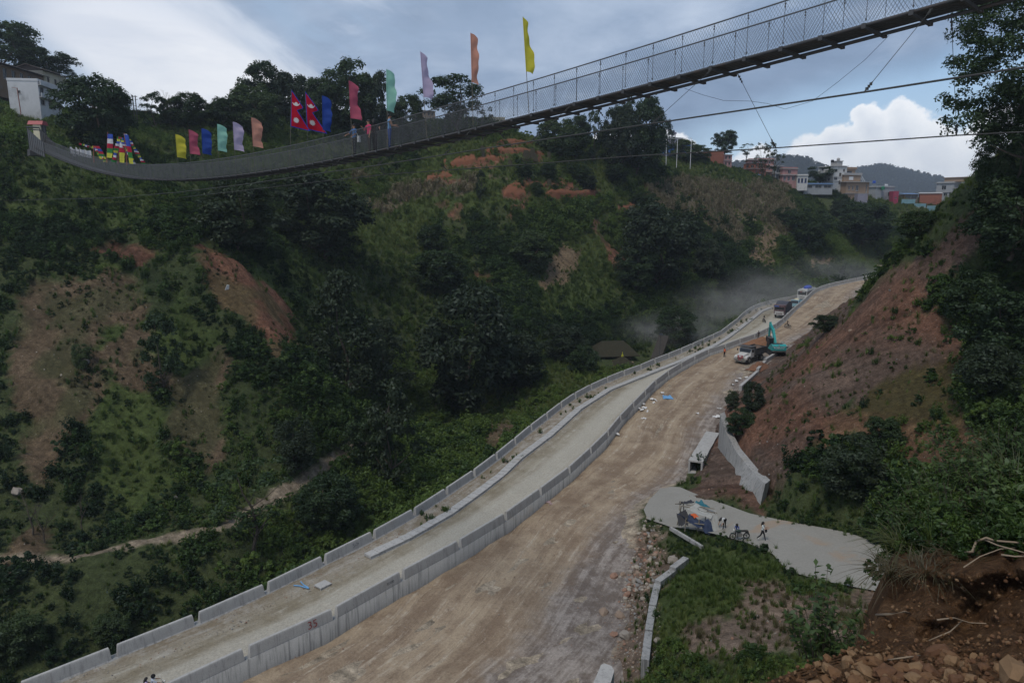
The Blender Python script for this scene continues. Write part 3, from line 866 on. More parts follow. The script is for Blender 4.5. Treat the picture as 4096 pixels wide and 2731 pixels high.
M_SHRUB = leaf_mat('shrub_leaves', (0.013, 0.028, 0.007), (0.038, 0.070, 0.014), (0.098, 0.145, 0.028))
M_GRASS = leaf_mat('grass_blades', (0.05, 0.078, 0.018), (0.085, 0.125, 0.030), (0.145, 0.172, 0.048))
M_DRYGRASS = leaf_mat('straw_grass', (0.075, 0.065, 0.030), (0.11, 0.095, 0.045), (0.17, 0.14, 0.075))
M_CORN = leaf_mat('dry_corn_leaves', (0.085, 0.070, 0.040), (0.15, 0.125, 0.078), (0.24, 0.205, 0.14))
M_BROAD = leaf_mat('broadleaf_crown', (0.015, 0.029, 0.010), (0.029, 0.050, 0.016), (0.054, 0.082, 0.024), inst=False)
M_DARKB = leaf_mat('alder_crown', (0.017, 0.027, 0.013), (0.031, 0.045, 0.020), (0.058, 0.073, 0.033), inst=False)
M_PINE = leaf_mat('pine_needles', (0.014, 0.027, 0.016), (0.025, 0.043, 0.024), (0.042, 0.062, 0.032), inst=False)
M_LIME = leaf_mat('young_green_crown', (0.026, 0.042, 0.015), (0.046, 0.070, 0.022), (0.078, 0.105, 0.034), inst=False)
M_NEAR = leaf_mat('near_leaves', (0.024, 0.042, 0.014), (0.050, 0.080, 0.024), (0.095, 0.135, 0.042), inst=False)
M_BARK = simple_mat('bark', (0.085, 0.070, 0.055), 0.95, 0, 0.4, 6, 0.5, 0.1)
M_PALEBARK = simple_mat('pale_bark', (0.20, 0.175, 0.14), 0.95, 0, 0.35, 6, 0.4, 0.1)


def quads(pos, nrm, size, asp=1.7, r=rng, fold=0.0):
    """leaf faces (diamonds) at pos, roughly perpendicular to nrm"""
    n = len(pos)
    nrm = nrm / (np.linalg.norm(nrm, axis=1)[:, None] + 1e-9)
    a = r.normal(size=(n, 3)); a -= nrm * (a * nrm).sum(1)[:, None]; a /= np.linalg.norm(a, axis=1)[:, None] + 1e-9
    b = np.cross(nrm, a)
    s = np.asarray(size).reshape(-1, 1) * np.ones((n, 1))
    v = np.stack([pos - a * s * asp * 0.5, pos + b * s * 0.42 + a * s * 0.1, pos + a * s * asp * 0.5 - nrm * s * 0.25, pos - b * s * 0.42 + a * s * 0.1], 1).reshape(-1, 3)
    return v, np.arange(4 * n).reshape(-1, 4)


def clump_crown(seed, shape='round', clumps=26, leaves=110, leaf=0.045, gap=0.0):
    """unit crown: z 0..1, radius about 0.5; many leaf faces on clumps spread through its volume"""
    r = np.random.default_rng(seed)
    P = []; Nn = []; Sz = []
    k = 0; tries = 0
    cs = []
    while k < clumps and tries < 4000:
        tries += 1
        z = r.uniform(0.04, 0.96)
        if shape == 'cone': env = 0.5 * (1 - z) ** 0.75 + 0.05
        elif shape == 'umbrella': env = 0.5 * math.sqrt(max(0, 1 - ((z - 0.62) / 0.45) ** 2)) if z > 0.3 else 0.12
        elif shape == 'column': env = 0.34 * math.sin(math.pi * (0.08 + 0.88 * z)) + 0.08
        elif shape == 'sparse': env = 0.5 * math.sqrt(max(0, 1 - ((z - 0.6) / 0.5) ** 2))
        else: env = 0.5 * math.sqrt(max(0, 1 - ((z - 0.50) / 0.54) ** 2)) * (1 + 0.12 * math.sin(3 * z + seed))
        a = r.uniform(0, 2 * math.pi); rr = env * (0.35 + 0.65 * r.random() ** 0.5)
        env2 = 1 + 0.18 * math.sin(2 * a + seed) + 0.1 * math.sin(5 * a + 2 * seed)
        c = np.array([rr * env2 * math.cos(a), rr * env2 * math.sin(a), z])
        rad = (r.uniform(0.04, 0.10) if shape == 'big' else r.uniform(0.085, 0.18)) * (0.72 if shape in ('cone', 'column', 'sparse') else 1.0)
        cs.append((c, rad)); k += 1
    for c, rad in cs:
        n = int(leaves * (rad / (0.07 if shape == 'big' else 0.13)) ** 1.4)
        d = r.normal(size=(n, 3)); d /= np.linalg.norm(d, axis=1)[:, None]
        d[:, 2] = np.where(d[:, 2] < -0.3, -d[:, 2] * 0.7, d[:, 2])
        q = c + d * (rad * (0.55 + 0.5 * r.random((n, 1)))) * np.array([1.1, 1.1, 0.95])
        P.append(q); nn = d * 0.8 + r.normal(size=(n, 3)) * 0.45; nn[:, 2] += 0.35; Nn.append(nn)
        Sz.append(leaf * r.uniform(0.6, 1.35, n))
    P = np.concatenate(P); Nn = np.concatenate(Nn); Sz = np.concatenate(Sz)
    # fit the crown to its unit box so that sizes given in metres hold
    rad_ = np.percentile(np.hypot(P[:, 0], P[:, 1]), 97); z0_, z1_ = np.percentile(P[:, 2], 1), np.percentile(P[:, 2], 99.5)
    kxy = (0.5 if shape != 'column' else 0.42) / rad_; kz = 1.0 / (z1_ - z0_)
    P = np.c_[P[:, :2] * kxy, (P[:, 2] - z0_) * kz]; cs = [(np.array([c[0] * kxy, c[1] * kxy, (c[2] - z0_) * kz]), q) for c, q in cs]
    v, f = quads(P, Nn, Sz, 1.7, r)
    return v, f, cs


CROWN = {}
for shp, cnt, lv, lf in (('round', 85, 150, 0.029), ('cone', 125, 100, 0.023), ('umbrella', 56, 120, 0.029), ('column', 48, 110, 0.034), ('sparse', 24, 80, 0.034), ('big', 300, 150, 0.0125)):
    CROWN[shp] = [clump_crown(100 + k * 7 + len(shp), shp, cnt, lv, lf) for k in range(4 if shp != 'big' else 1)]
_cm = {}


def crown_mesh(shape, k, mat):
    k = k % len(CROWN[shape]); key = (shape, k % 4, mat.name)
    if key not in _cm:
        v, f, cs = CROWN[shape][k % 4]
        _cm[key] = mesh('crown_' + shape, v, f, mat)
    return _cm[key], CROWN[shape][k % 4][2]


_tm = {}
def trunk_mesh(shape, k, mat, z0):
    k = k % len(CROWN[shape]); key = (shape, k % 4, mat.name, round(z0, 2))
    if key not in _tm:
        r = random.Random(k * 31 + len(shape)); mb = MB()
        # unit tree: height 1, crown spans z0..1
        lean = [(r.uniform(-.03, .03) * i, r.uniform(-.03, .03) * i) for i in range(6)]
        pts = [(lean[i][0], lean[i][1], z) for i, z in enumerate((-0.06, 0.15 * z0 + 0.02, z0 * 0.6 + 0.05, z0 + 0.15, z0 + (1 - z0) * 0.5, 0.9))]
        mb.tube(pts, [0.032, 0.024, 0.02, 0.016, 0.010, 0.003], 6)
        cs = CROWN[shape][k % 4][2]
        for c, rad in sorted(cs, key=lambda q: q[0][2])[:14]:
            zt = z0 + c[2] * (1 - z0); zb = max(0.1, zt - 0.14 - 0.1 * r.random())
            x0 = np.interp(zb, [p[2] for p in pts], [p[0] for p in pts]); y0 = np.interp(zb, [p[2] for p in pts], [p[1] for p in pts])
            e = (c[0] * 0.9, c[1] * 0.9, zt)
            mid = (x0 * .5 + e[0] * .5, y0 * .5 + e[1] * .5, zb * .6 + zt * .4)
            mb.tube([(x0, y0, zb), mid, e], [0.009, 0.006, 0.002], 4, False)
        _tm[key] = mb.me('trunk', mat)
    return _tm[key]


def tree(name, label, base, height, width, shape='round', mat=None, z0=0.18, k=0, group=None, bark=None, cat='tree', rz=None):
    mat = mat or M_BROAD
    root = empty(name, tuple(base), rz if rz is not None else (k * 2.399) % 6.28)
    tag(root, label, cat, group)
    cm, cs = crown_mesh(shape, k, mat)
    c = mk('crown', cm, root); c.location = (0, 0, height * z0); c.scale = (width, width, height * (1 - z0))
    t = mk('trunk', trunk_mesh(shape, k, bark or M_BARK, z0), root); t.scale = (max(width, height * .5), max(width, height * .5), height)
    return root


def ptree(px, yb, yt, wpx, label, shape='round', mat=None, z0=0.15, k=0, group=None, name='tree', cat='tree', bark=None, D=None, sink=0.3):
    if D is None:
        p, D = hit(px, yb)
        if D > 480: D = 212.0 if px < 2450 else 310.0; p = at(px, yb, D)   # foot hidden behind the crest
    else:
        p = at(px, yb, D)
    h = (yb - yt) / FOC * D * 1.0
    w = wpx / FOC * D
    p = np.array([p[0], p[1], p[2] - sink])
    return tree(name, label, p, h, w * 1.08, shape, mat, z0, k, group, bark, cat)


# --- low cover, scattered
def lowmesh(kind, seed):
    r = np.random.default_rng(seed)
    if kind == 'bush':
        v, f, _ = clump_crown(seed, 'round', 13, 52, 0.092)
        v = v.copy(); v[:, 2] *= 0.85; v[:, 2] -= 0.05; return v, f
    if kind == 'shoots':
        P = []; N = []; S_ = []
        for i in range(22):
            a = r.uniform(0, 6.28); rr = r.uniform(0, 0.45); top = r.uniform(0.5, 1.0); n = 22
            s = np.linspace(0.1, 1, n)[:, None]
            b = np.array([rr * math.cos(a), rr * math.sin(a), 0]); e = b * r.uniform(1.1, 1.9) + np.array([0, 0, top])
            q = b + (e - b) * s + r.normal(size=(n, 3)) * 0.045
            P.append(q); nn = r.normal(size=(n, 3)); nn[:, 2] += 0.9; N.append(nn); S_.append(np.full(n, 0.085) * r.uniform(0.7, 1.3, n))
        return quads(np.concatenate(P), np.concatenate(N), np.concatenate(S_), 2.0, r)
    if kind in ('tuft', 'reed'):
        n = 30 if kind == 'tuft' else 26
        vs = []; fs = []
        for i in range(n):
            a = r.uniform(0, 6.28); rr = r.uniform(0, 0.22); x, y = rr * math.cos(a), rr * math.sin(a)
            h = r.uniform(0.5, 1.0); w = 0.022 if kind == 'tuft' else 0.03; bend = r.uniform(0.1, 0.55); a2 = r.uniform(0, 6.28)
            dx, dy = math.cos(a2), math.sin(a2); b = len(vs)
            for s, ww in ((0, 1), (0.5, 0.85), (1.0, 0.05)):
                cx = x + dx * bend * s * s * h; cy = y + dy * bend * s * s * h; cz = h * (s - 0.3 * bend * s * s)
                vs += [(cx - dy * w * ww, cy + dx * w * ww, cz), (cx + dy * w * ww, cy - dx * w * ww, cz)]
            fs += [(b, b + 1, b + 3, b + 2), (b + 2, b + 3, b + 5, b + 4)]
        return np.array(vs), np.array(fs)
    if kind == 'corn':
        vs = []; fs = []
        for st in range(3):
            ox, oy = r.uniform(-.4, .4, 2); hh = r.uniform(0.75, 1.0); lx, ly = r.uniform(-.1, .1, 2)
            b = len(vs)
            for z in (0, hh):
                for a in range(3):
                    vs.append((ox + lx * z + 0.016 * math.cos(a * 2.1), oy + ly * z + 0.016 * math.sin(a * 2.1), z))
            fs += [(b + a, b + (a + 1) % 3, b + 3 + (a + 1) % 3, b + 3 + a) for a in range(3)]
            for l in range(7):
                z = r.uniform(0.25, 0.95) * hh; a = r.uniform(0, 6.28); L = r.uniform(0.2, 0.36); w = 0.028
                dx, dy = math.cos(a), math.sin(a); b = len(vs)
                for s, ww, dz in ((0, .6, 0), (0.5, 1, 0.06), (1, .1, -0.16)):
                    cx = ox + lx * z + dx * L * s; cy = oy + ly * z + dy * L * s
                    vs += [(cx - dy * w * ww, cy + dx * w * ww, z + dz), (cx + dy * w * ww, cy - dx * w * ww, z + dz)]
                fs += [(b, b + 1, b + 3, b + 2), (b + 2, b + 3, b + 5, b + 4)]
        return np.array(vs), np.array(fs)
    if kind == 'stone':
        mb = MB(); mb.sphere((0, 0, 0.2), (0.5, 0.4, 0.33), 7, 5)
        v = np.array(mb.v); v += r.normal(size=v.shape) * 0.06; return v, mb.f


def scatter(name, label, srcs, pts, scl, tint, tilt=0.15, kind='stuff', r=rng):
    """ONE object of cover that nobody could count; geometry nodes set the same few meshes at many points"""
    n = len(pts)
    me = bpy.data.meshes.new(name); me.vertices.add(n); me.vertices.foreach_set('co', np.asarray(pts, np.float32).ravel())
    rot = np.c_[r.normal(size=(n, 2)) * tilt, r.uniform(0, 6.28, n)].astype(np.float32)
    a = me.attributes.new('rot', 'FLOAT_VECTOR', 'POINT'); a.data.foreach_set('vector', rot.ravel())
    sc = np.asarray(scl, np.float32); sc = np.c_[sc, sc, sc * r.uniform(0.75, 1.2, n)].astype(np.float32) if sc.ndim == 1 else sc.astype(np.float32)
    a = me.attributes.new('scl', 'FLOAT_VECTOR', 'POINT'); a.data.foreach_set('vector', sc.ravel())
    a = me.attributes.new('tint', 'FLOAT', 'POINT'); a.data.foreach_set('value', np.asarray(tint, np.float32))
    a = me.attributes.new('which', 'INT', 'POINT'); a.data.foreach_set('value', r.integers(0, len(srcs), n).astype(np.int32))
    o = mk(name, me)
    ng = bpy.data.node_groups.new(name, 'GeometryNodeTree')
    ng.interface.new_socket('Geometry', in_out='INPUT', socket_type='NodeSocketGeometry')
    ng.interface.new_socket('Geometry', in_out='OUTPUT', socket_type='NodeSocketGeometry')
    gi = ng.nodes.new('NodeGroupInput'); go = ng.nodes.new('NodeGroupOutput'); jn = ng.nodes.new('GeometryNodeJoinGeometry')
    def attr(nm, typ):
        q = ng.nodes.new('GeometryNodeInputNamedAttribute'); q.data_type = typ; q.inputs[0].default_value = nm
        return [s for s in q.outputs if s.enabled and s.name == 'Attribute'][0]
    ar, as_, aw = attr('rot', 'FLOAT_VECTOR'), attr('scl', 'FLOAT_VECTOR'), attr('which', 'INT')
    for i, so in enumerate(srcs):
        oi = ng.nodes.new('GeometryNodeObjectInfo'); oi.inputs[0].default_value = so
        ip = ng.nodes.new('GeometryNodeInstanceOnPoints')
        cmp_ = ng.nodes.new('FunctionNodeCompare'); cmp_.data_type = 'INT'; cmp_.operation = 'EQUAL'
        ci = [s for s in cmp_.inputs if s.enabled]
        ng.links.new(aw, ci[0]); ci[1].default_value = i
        ng.links.new(gi.outputs[0], ip.inputs['Points']); ng.links.new(cmp_.outputs[0], ip.inputs['Selection'])
        ng.links.new(oi.outputs['Geometry'], ip.inputs['Instance']); ng.links.new(ar, ip.inputs['Rotation']); ng.links.new(as_, ip.inputs['Scale'])
        ng.links.new(ip.outputs[0], jn.inputs[0])
    ng.links.new(jn.outputs[0], go.inputs[0])
    md = o.modifiers.new('scatter', 'NODES'); md.node_group = ng
    tag(o, label, kind=kind)
    return o


def src(kind, seed, mat):
    v, f = lowmesh(kind, seed)
    return bpy.data.objects.new('source_' + kind, mesh('source_' + kind, v, f, mat))


SRC_BUSH = [src('bush', 11 + i, M_SHRUB) for i in range(3)] + [src('shoots', 31 + i, M_SHRUB) for i in range(2)]
SRC_TUFT = [src('tuft', 51 + i, M_GRASS) for i in range(2)]
SRC_DRY = [src('tuft', 61 + i, M_DRYGRASS) for i in range(2)]
SRC_CORN = [src('corn', 71 + i, M_CORN) for i in range(3)]


def in_view(x, y, z, lift=2.5):
    p = proj(np.c_[x, y, z])
    ok = (p[:, 0] > -350) & (p[:, 0] < 4446) & (p[:, 1] > -200) & (p[:, 1] < 3050) & (p[:, 2] > 12)
    zt = z + lift
    for s in np.linspace(0.15, 0.985, 60):
        gxs, gys = x * s, y * s
        ok &= ~((ground(gxs, gys) - 1.2 > ZC + (zt - ZC) * s) & (gys > 45) & (s < 0.93))
    return ok


def sample(n, y0, y1, seed):
    r = np.random.default_rng(seed)
    y = np.sqrt(r.uniform(y0 ** 2, y1 ** 2, n)); x = r.uniform(-0.86, 0.86, n) * y
    return x, y


N_ = 250000
xs, ys = sample(N_, 24, 400, 5)
xq, yq = sample(16000, 17, 62, 6); _k = xq > XC(yq); xs[:_k.sum()] = xq[_k]; ys[:_k.sum()] = yq[_k]
zs = ground(xs, ys); zn, co = zone_at(xs, ys)
slp = np.hypot(ground(xs + 1, ys) - ground(xs - 1, ys), ground(xs, ys + 1) - ground(xs, ys - 1)) / 2
pd = segdist(xs, ys, [tuple(p[:2]) for p in PATH_W])
D_ = proj(np.c_[xs, ys, zs])[:, 2]
lane_in = inpoly(xs, ys, LANE)
patch = fbm(xs, ys, 0.06, 71, 4)
okv = in_view(xs, ys, zs)
_hut = at(2480, 1460, 150); _stp = at(2640, 1390, 160)
free = okv & ~co & (np.hypot(xs - _hut[0], ys - _hut[1] - 1) > 7.5) & (segdist(xs, ys, [tuple(at(2612, 1455, 148)[:2]), tuple(at(2657, 1345, 172)[:2])]) > 1.8) & ~((ys > 95) & (xs > XC(ys)) & (xs < XC(ys) + 7)) & ((XA(ys) - xs > 1.3) | (xs > XC(ys))) & ~lane_in & (pd > 1.0) & ~((xs > XC(ys)) & (xs < XC(ys) + 1.0) & (ys < 110))
# shrubs: thick on green ground, sparse on soil
dens = np.select([zn == 0, zn == 1, zn == 2, zn == 3, zn == 4, zn == 5, zn == 6, zn == 7, zn == 8], [0.70, 0.22, 0.07, 0.06, 0.12, 0.06, 0.04, 0.06, .16])
dens = dens * np.where(D_ > 220, 0.8, 1.0) * np.where(zn == 0, 0.55 + 0.9 * smst(patch, 0.35, 0.6), 1.0)
mead = (xs > XC(ys)) & (ys < 76) & (proj(np.c_[xs, ys, zs])[:, 0] < 3420 + np.maximum(0, ys - 45) * 6) & (zs < 7.5)
dens = np.where(mead, dens * 0.30, dens)
patch2 = fbm(xs, ys, 0.14, 95, 3); dens = np.where(np.isin(zn, (3, 4, 5, 6)), dens * 5.0 * smst(patch2, .54, .68), dens)
pick = free & (rng.random(N_) < dens)
big = 0.60 + 1.5 * rng.random(N_) ** 2.4 + 0.9 * smst(patch, 0.45, 0.7)
big = big * np.where(D_ > 200, 1.35, 1.0) * np.where(np.isin(zn, (3, 4, 5, 6, 7, 8)), 0.5, 1.0) * np.where(zn == 1, 0.6, 1.0) * np.where(mead, 0.42, 1.0)
_pp = proj(np.c_[xs, ys, zs]); big = np.where(D_ > 265, big * .55, big); big = np.where((_pp[:, 0] > 3650) & (_pp[:, 1] < 1000) & (_pp[:, 2] < 150), big * .45, big)
tint = np.clip(0.46 + (fbm(xs, ys, 0.035, 81, 3) - 0.5) * 1.9 + rng.normal(size=N_) * 0.20 + np.where(xs < -45, .10, 0), 0, 1)
scatter('undergrowth', 'dense green undergrowth of leafy shrubs covering the valley sides', SRC_BUSH,
        np.c_[xs, ys, zs - 0.1][pick], (big * np.where(D_ > 170, 1.2, 0.95))[pick], tint[pick], 0.18)
# grass on the open patches and between the shrubs
pg = free & (rng.random(N_) < np.select([zn == 0, zn == 1, zn == 2, zn == 3, zn == 4, zn == 5, zn == 6, zn == 7, zn == 8], [0.65, 0.98, 0.25, 0.13, 0.22, 0.2, 0.10, 0.15, .3]))
pg &= ~(np.isin(zn, (3, 4, 5, 6)) & (patch2 < .53))
pg |= free & mead & (rng.random(N_) < np.where(zn == 7, 0.03, np.where(zn == 3, .06, .8)))
jx = rng.normal(size=N_) * 0.6; jy = rng.normal(size=N_) * 0.6
scatter('grass', 'rough grass on the open patches of the slopes', SRC_TUFT, np.c_[xs + jx, ys + jy, ground(xs + jx, ys + jy) - 0.03][pg],
        (0.42 + 0.45 * rng.random(N_))[pg] * np.where(D_ > 130, 2.2, np.where(D_ > 75, 1.4, 1.0))[pg], np.clip(tint + 0.1, 0, 1)[pg], 0.25)
pdry = free & np.isin(zn, (3, 4, 5, 6, 7)) & (patch2 > .46) & (rng.random(N_) < 0.22)
scatter('dry_grass', 'straw coloured grass tufts on the bare soil', SRC_DRY, np.c_[xs, ys, zs - 0.03][pdry], (0.5 + 0.4 * rng.random(N_))[pdry], tint[pdry], 0.3)
# maize
xc_, yc_ = sample(120000, 150, 330, 9)
zc_ = ground(xc_, yc_); znc, coc = zone_at(xc_, yc_)
pc = (znc == 2) & in_view(xc_, yc_, zc_) & (fbm(xc_, yc_, 0.12, 91, 3) > 0.34)
scatter('corn_field', 'withered brown maize standing on the hillside field', SRC_CORN, np.c_[xc_, yc_, zc_][pc], rng.uniform(1.7, 2.3, pc.sum()), rng.random(pc.sum()), 0.08)

# --- trees one can tell apart: photo foot x, foot y, top y, crown width
TREES = [
 (40,335,95,260,'round',M_BROAD,'huge dark tree rising behind the brown roofed building at far left'),
 (195,300,200,170,'round',M_BROAD,'dark tree above the eaves of the brown roofed building'),
 (283,335,275,60,'cone',M_PINE,'small dark conifer at the right end of the brown roofed building'),
 (392,620,315,262,'round',M_BROAD,'broad dense tree just right of the white hillside house'),
 (470,590,385,120,'round',M_BROAD,'rounded tree left of the small white house on the skyline'),
 (620,520,372,110,'column',M_BROAD,'upright tree right of the red roofed shed on the skyline'),
 (690,510,400,90,'round',M_DARKB,'small round tree beside the bare grey tree on the skyline'),
 (765,520,385,150,'round',M_BROAD,'rounded skyline tree above the red and yellow banners'),
 (905,540,395,150,'round',M_BROAD,'rounded skyline tree left of the small blue house'),
 (1075,480,262,190,'round',M_BROAD,'tall dark skyline tree behind the pair of red pennants'),
 (1180,500,300,150,'round',M_DARKB,'tall skyline tree just right of the pair of red pennants'),
 (1020,560,350,200,'round',M_LIME,'bright green bushy tree below the skyline left of the red pennants'),
 (1270,510,325,130,'round',M_BROAD,'dark skyline tree left of the tallest round tree'),
 (1410,530,264,230,'round',M_BROAD,'tallest round dark tree behind the crimson banner'),
 (1500,560,300,130,'round',M_DARKB,'dark tree on the right shoulder of the tallest round tree'),
 (1635,560,392,130,'round',M_BROAD,'small dark skyline tree behind the lilac banner above the bridge'),
 (1570,570,440,110,'round',M_DARKB,'low skyline tree behind the man in the blue shirt'),
 (1830,560,316,235,'umbrella',M_BROAD,'spreading flat topped tree beyond the netting below the salmon banner'),
 (1930,560,430,90,'sparse',M_BROAD,'thin ragged tree right of the spreading flat topped tree'),
 (2230,640,480,160,'round',M_LIME,'green tree under the bridge deck above the red terraces'),
 (2300,640,470,110,'round',M_BROAD,'dark tree under the bridge deck left of the slender tree'),
 (2372,650,448,75,'column',M_BROAD,'slender tree under the bridge deck left of the big dark one'),
 (2470,690,430,150,'round',M_DARKB,'left half of the big dark pair below the bridge'),
 (2550,700,405,190,'round',M_BROAD,'biggest dark tree below the middle of the bridge'),
 (2590,690,500,120,'round',M_DARKB,'dark tree at the right foot of the biggest tree below the bridge'),
 (2668,640,485,70,'cone',M_PINE,'narrow ragged conifer left of the blue house'),
 (2740,650,560,110,'round',M_LIME,'low green tree in front of the blue house'),
 (2800,650,580,80,'round',M_BROAD,'small dark tree right of the blue house'),
 (2895,622,525,85,'round',M_BROAD,'round lollipop tree on the skyline right of the blue house'),
 (2985,640,575,70,'sparse',M_BROAD,'thin bent tree left of the pink houses'),
 (3045,735,575,70,'sparse',M_DARKB,'tall thin tree in front of the red brick house'),
 (3095,735,572,80,'sparse',M_DARKB,'tall thin tree in front of the pink balcony house'),
 (3275,750,668,110,'umbrella',M_BROAD,'flat topped tree between the pink houses and the tall tan block'),
 (955,1000,715,300,'round',M_DARKB,'big dark tree hanging over the gully left of the grassy ridge'),
 (1290,1040,705,360,'round',M_DARKB,'biggest dark tree in the gully below the bridge'),
 (1130,800,690,120,'round',M_LIME,'light green tree top just under the bridge above the gully'),
 (1390,1590,1085,330,'cone',M_DARKB,'large cone shaped dark tree in the valley left of the footpath bend'),
 (1540,1560,1270,220,'cone',M_DARKB,'smaller cone shaped dark tree behind the large one'),
 (1875,1650,1150,370,'round',M_DARKB,'large dark tree with a visible trunk near the gravel bed'),
 (2060,1560,1330,200,'round',M_DARKB,'dark tree right of the large one with the visible trunk'),
 (2640,1150,820,270,'round',M_DARKB,'big dark tree below the maize field'),
 (2540,1160,1000,160,'round',M_BROAD,'low dark tree at the left foot of the big one below the maize field'),
 (2832,1130,960,130,'round',M_DARKB,'round dark tree left of the pale rock scar'),
 (1570,1960,1510,230,'column',M_DARKB,'tall leafy tree in front of the footpath above the parapet'),
 (1480,1900,1640,170,'round',M_BROAD,'bushy tree left of the tall leafy one above the parapet'),
 (1190,1890,1660,150,'round',M_DARKB,'round dark tree just above the footpath'),
 (1020,2215,1840,300,'sparse',M_BROAD,'slender tree with a bare trunk below the footpath'),
 (1310,2130,1900,230,'round',M_BROAD,'leafy tree below the footpath close to the parapet'),
 (660,1560,1250,180,'column',M_BROAD,'tall bush standing alone on the brown landslip'),
 (330,1470,1370,70,'round',M_LIME,'small bush on the rocky brown face at left'),
 (1110,1510,1420,90,'round',M_BROAD,'bush at the foot of the red landslip streak'),
 (455,2560,2440,130,'round',M_LIME,'grey green bush close behind the parapet at lower left'),
 (60,2640,2470,200,'round',M_LIME,'light green bush at the lower left corner'),
 (3230,1010,830,150,'round',M_BROAD,'dark bushy tree above the bus'),
 (3450,975,810,220,'round',M_BROAD,'wide bushy tree below the tin sheds'),
 (3665,960,840,150,'round',M_BROAD,'dark bushy tree near the end of the bare slope'),
 (3360,870,800,90,'round',M_DARKB,'small dark bush below the tan block'),
 (3140,900,830,90,'round',M_BROAD,'small dark bush at the right edge of the maize'),
 (1922,800,680,62,'column',M_DARKB,'dark columnar tree on the red terraces'),
 (2100,715,655,70,'round',M_BROAD,'round fruit tree on the upper terraces at left'),
 (2194,725,650,70,'round',M_BROAD,'round fruit tree in the middle of the red terraces'),
 (2316,735,660,85,'round',M_BROAD,'larger round fruit tree on the terraces at right'),
 (2352,765,700,70,'round',M_DARKB,'round fruit tree at the right end of the terraces'),
 (2145,780,728,50,'round',M_BROAD,'small round bush on the lower red terrace'),
 (2460,730,660,110,'round',M_BROAD,'rounded tree at the foot of the big dark pair'),
 (2580,840,765,100,'round',M_BROAD,'round tree at the left edge of the maize field'),
 (1730,1010,900,120,'round',M_BROAD,'dark bush on the green slope below the tan maize strip'),
 (1760,1150,1000,210,'round',M_BROAD,'wide dark bush on the middle slope above the large valley tree'),
 (2130,1080,930,180,'round',M_LIME,'wide green bush above the brown grassy slip'),
 (2330,1500,1380,120,'round',M_BROAD,'round bush left of the old hut beyond the parapet'),
 (2260,1440,1300,170,'round',M_DARKB,'dark bush beyond the stone hut'),
 (2700,1370,1230,170,'round',M_BROAD,'dusty bush beyond the parapet left of the motorcycle'),
]
for i, (px, yb, yt, w, shp, mt, lab) in enumerate(TREES):
    bush = 'bush' in lab.split(' ')[:6] and 'bushy' not in lab
    ptree(px, yb, yt, w, lab, shp, mt, 0.34 if shp in ('umbrella', 'sparse') else (0.05 if bush else 0.14), i, 'trees and bushes on the valley sides',
          'bush' if bush else ('pine_tree' if shp == 'cone' and mt is M_PINE else 'tree'), 'bush' if bush else 'tree')
# ------------------------------------------------------------------ suspension footbridge
BU = np.array([-0.68319566, 0.73023536]); BN = np.array([0.73023536, 0.68319566]); BP0 = np.array([-9.27, 42.3])
_dt = np.array([-40, -30.49, -26.6, -22.78, -16.5, -11.66, -5.8, 7.01, 20.64, 37.96, 54.19, 70.15, 83.23, 88.61, 97.0])
_dz = np.array([6.45, 5.45, 5.09, 4.75, 4.23, 3.9, 3.53, 3.08, 2.90, 3.43, 4.65, 6.64, 8.7, 9.54, 10.9])
_pc = np.polyfit(_dt, _dz, 5)


def deckz(t): return float(np.polyval(_pc, t)) + ZC
def BR(t, s, h): p = BP0 + BU * t + BN * s; return (p[0], p[1], deckz(t) + h)
def on_bridge(px, py, s):
    d = ray(px, py); D, t = np.linalg.solve(np.array([[d[0], -BU[0]], [d[1], -BU[1]]]), BP0 + BN * s)
    return t, ZC + D * d[2], D


T0, T1, HS = -38.4, 88.8, 1.2
TS = np.arange(T0, T1 + 0.01, HS)
M_STEEL = simple_mat('galvanised_steel', (0.085, 0.087, 0.09), 0.6, 0.3, 0.35, 5, 0.1, 0.4, (0.07, 0.05, 0.04), 2.0)
M_DARKSTEEL = simple_mat('weathered_dark_steel', (0.060, 0.060, 0.062), 0.7, 0.3, 0.4, 4, 0.2, 0.3, (0.09, 0.06, 0.045), 2.0)
M_NET = simple_mat('netting_wire', (0.115, 0.12, 0.122), 0.65, 0.2, 0.2, 2)
M_ROPE = simple_mat('wire_rope', (0.05, 0.05, 0.048), 0.7, 0.3, 0.35, 8)
bridge = empty('footbridge')
tag(bridge, 'long steel suspension footbridge with wire netting sides crossing the whole valley', 'bridge')
TF = np.arange(T0, T1 + 0.01, 0.6)


def lengthwise(s0, s1, h0, h1, ts=TF):
    L = []
    for t in ts:
        L.append([BR(t, s0, h0), BR(t, s1, h0), BR(t, s1, h1), BR(t, s0, h1)])
    v = np.array(L).reshape(-1, 3); m = len(ts); f = []
    for i in range(m - 1):
        for k in range(4):
            f.append((i * 4 + k, i * 4 + (k + 1) % 4, i * 4 + 4 + (k + 1) % 4, i * 4 + 4 + k))
    return v, np.array(f)


for k in range(6):
    a = -0.56 + k * 0.19
    v, f = lengthwise(a, a + 0.165, -0.045, 0.0)
    mk('deck_plank', mesh('deck_plank', v, f, M_DARKSTEEL), bridge)
for s in (-0.66, 0.66):
    mb = MB(); mb.tube([BR(t, s, -0.09) for t in TF], 0.038, 7); mb.tube([BR(t, s + (0.09 if s > 0 else -0.09), -0.10) for t in TF], 0.038, 7)
    mb.build('main_cable', M_DARKSTEEL, bridge, smooth=True)
    mb = MB(); mb.tube([BR(t, s * 1.02, 1.27) for t in TF], 0.024, 6); mb.build('handrail_cable', M_STEEL, bridge, smooth=True)
mb = MB(); mb.tube([BR(t, 0.52, -0.14) for t in TF], 0.05, 7); mb.build('water_pipe', M_DARKSTEEL, bridge, smooth=True)
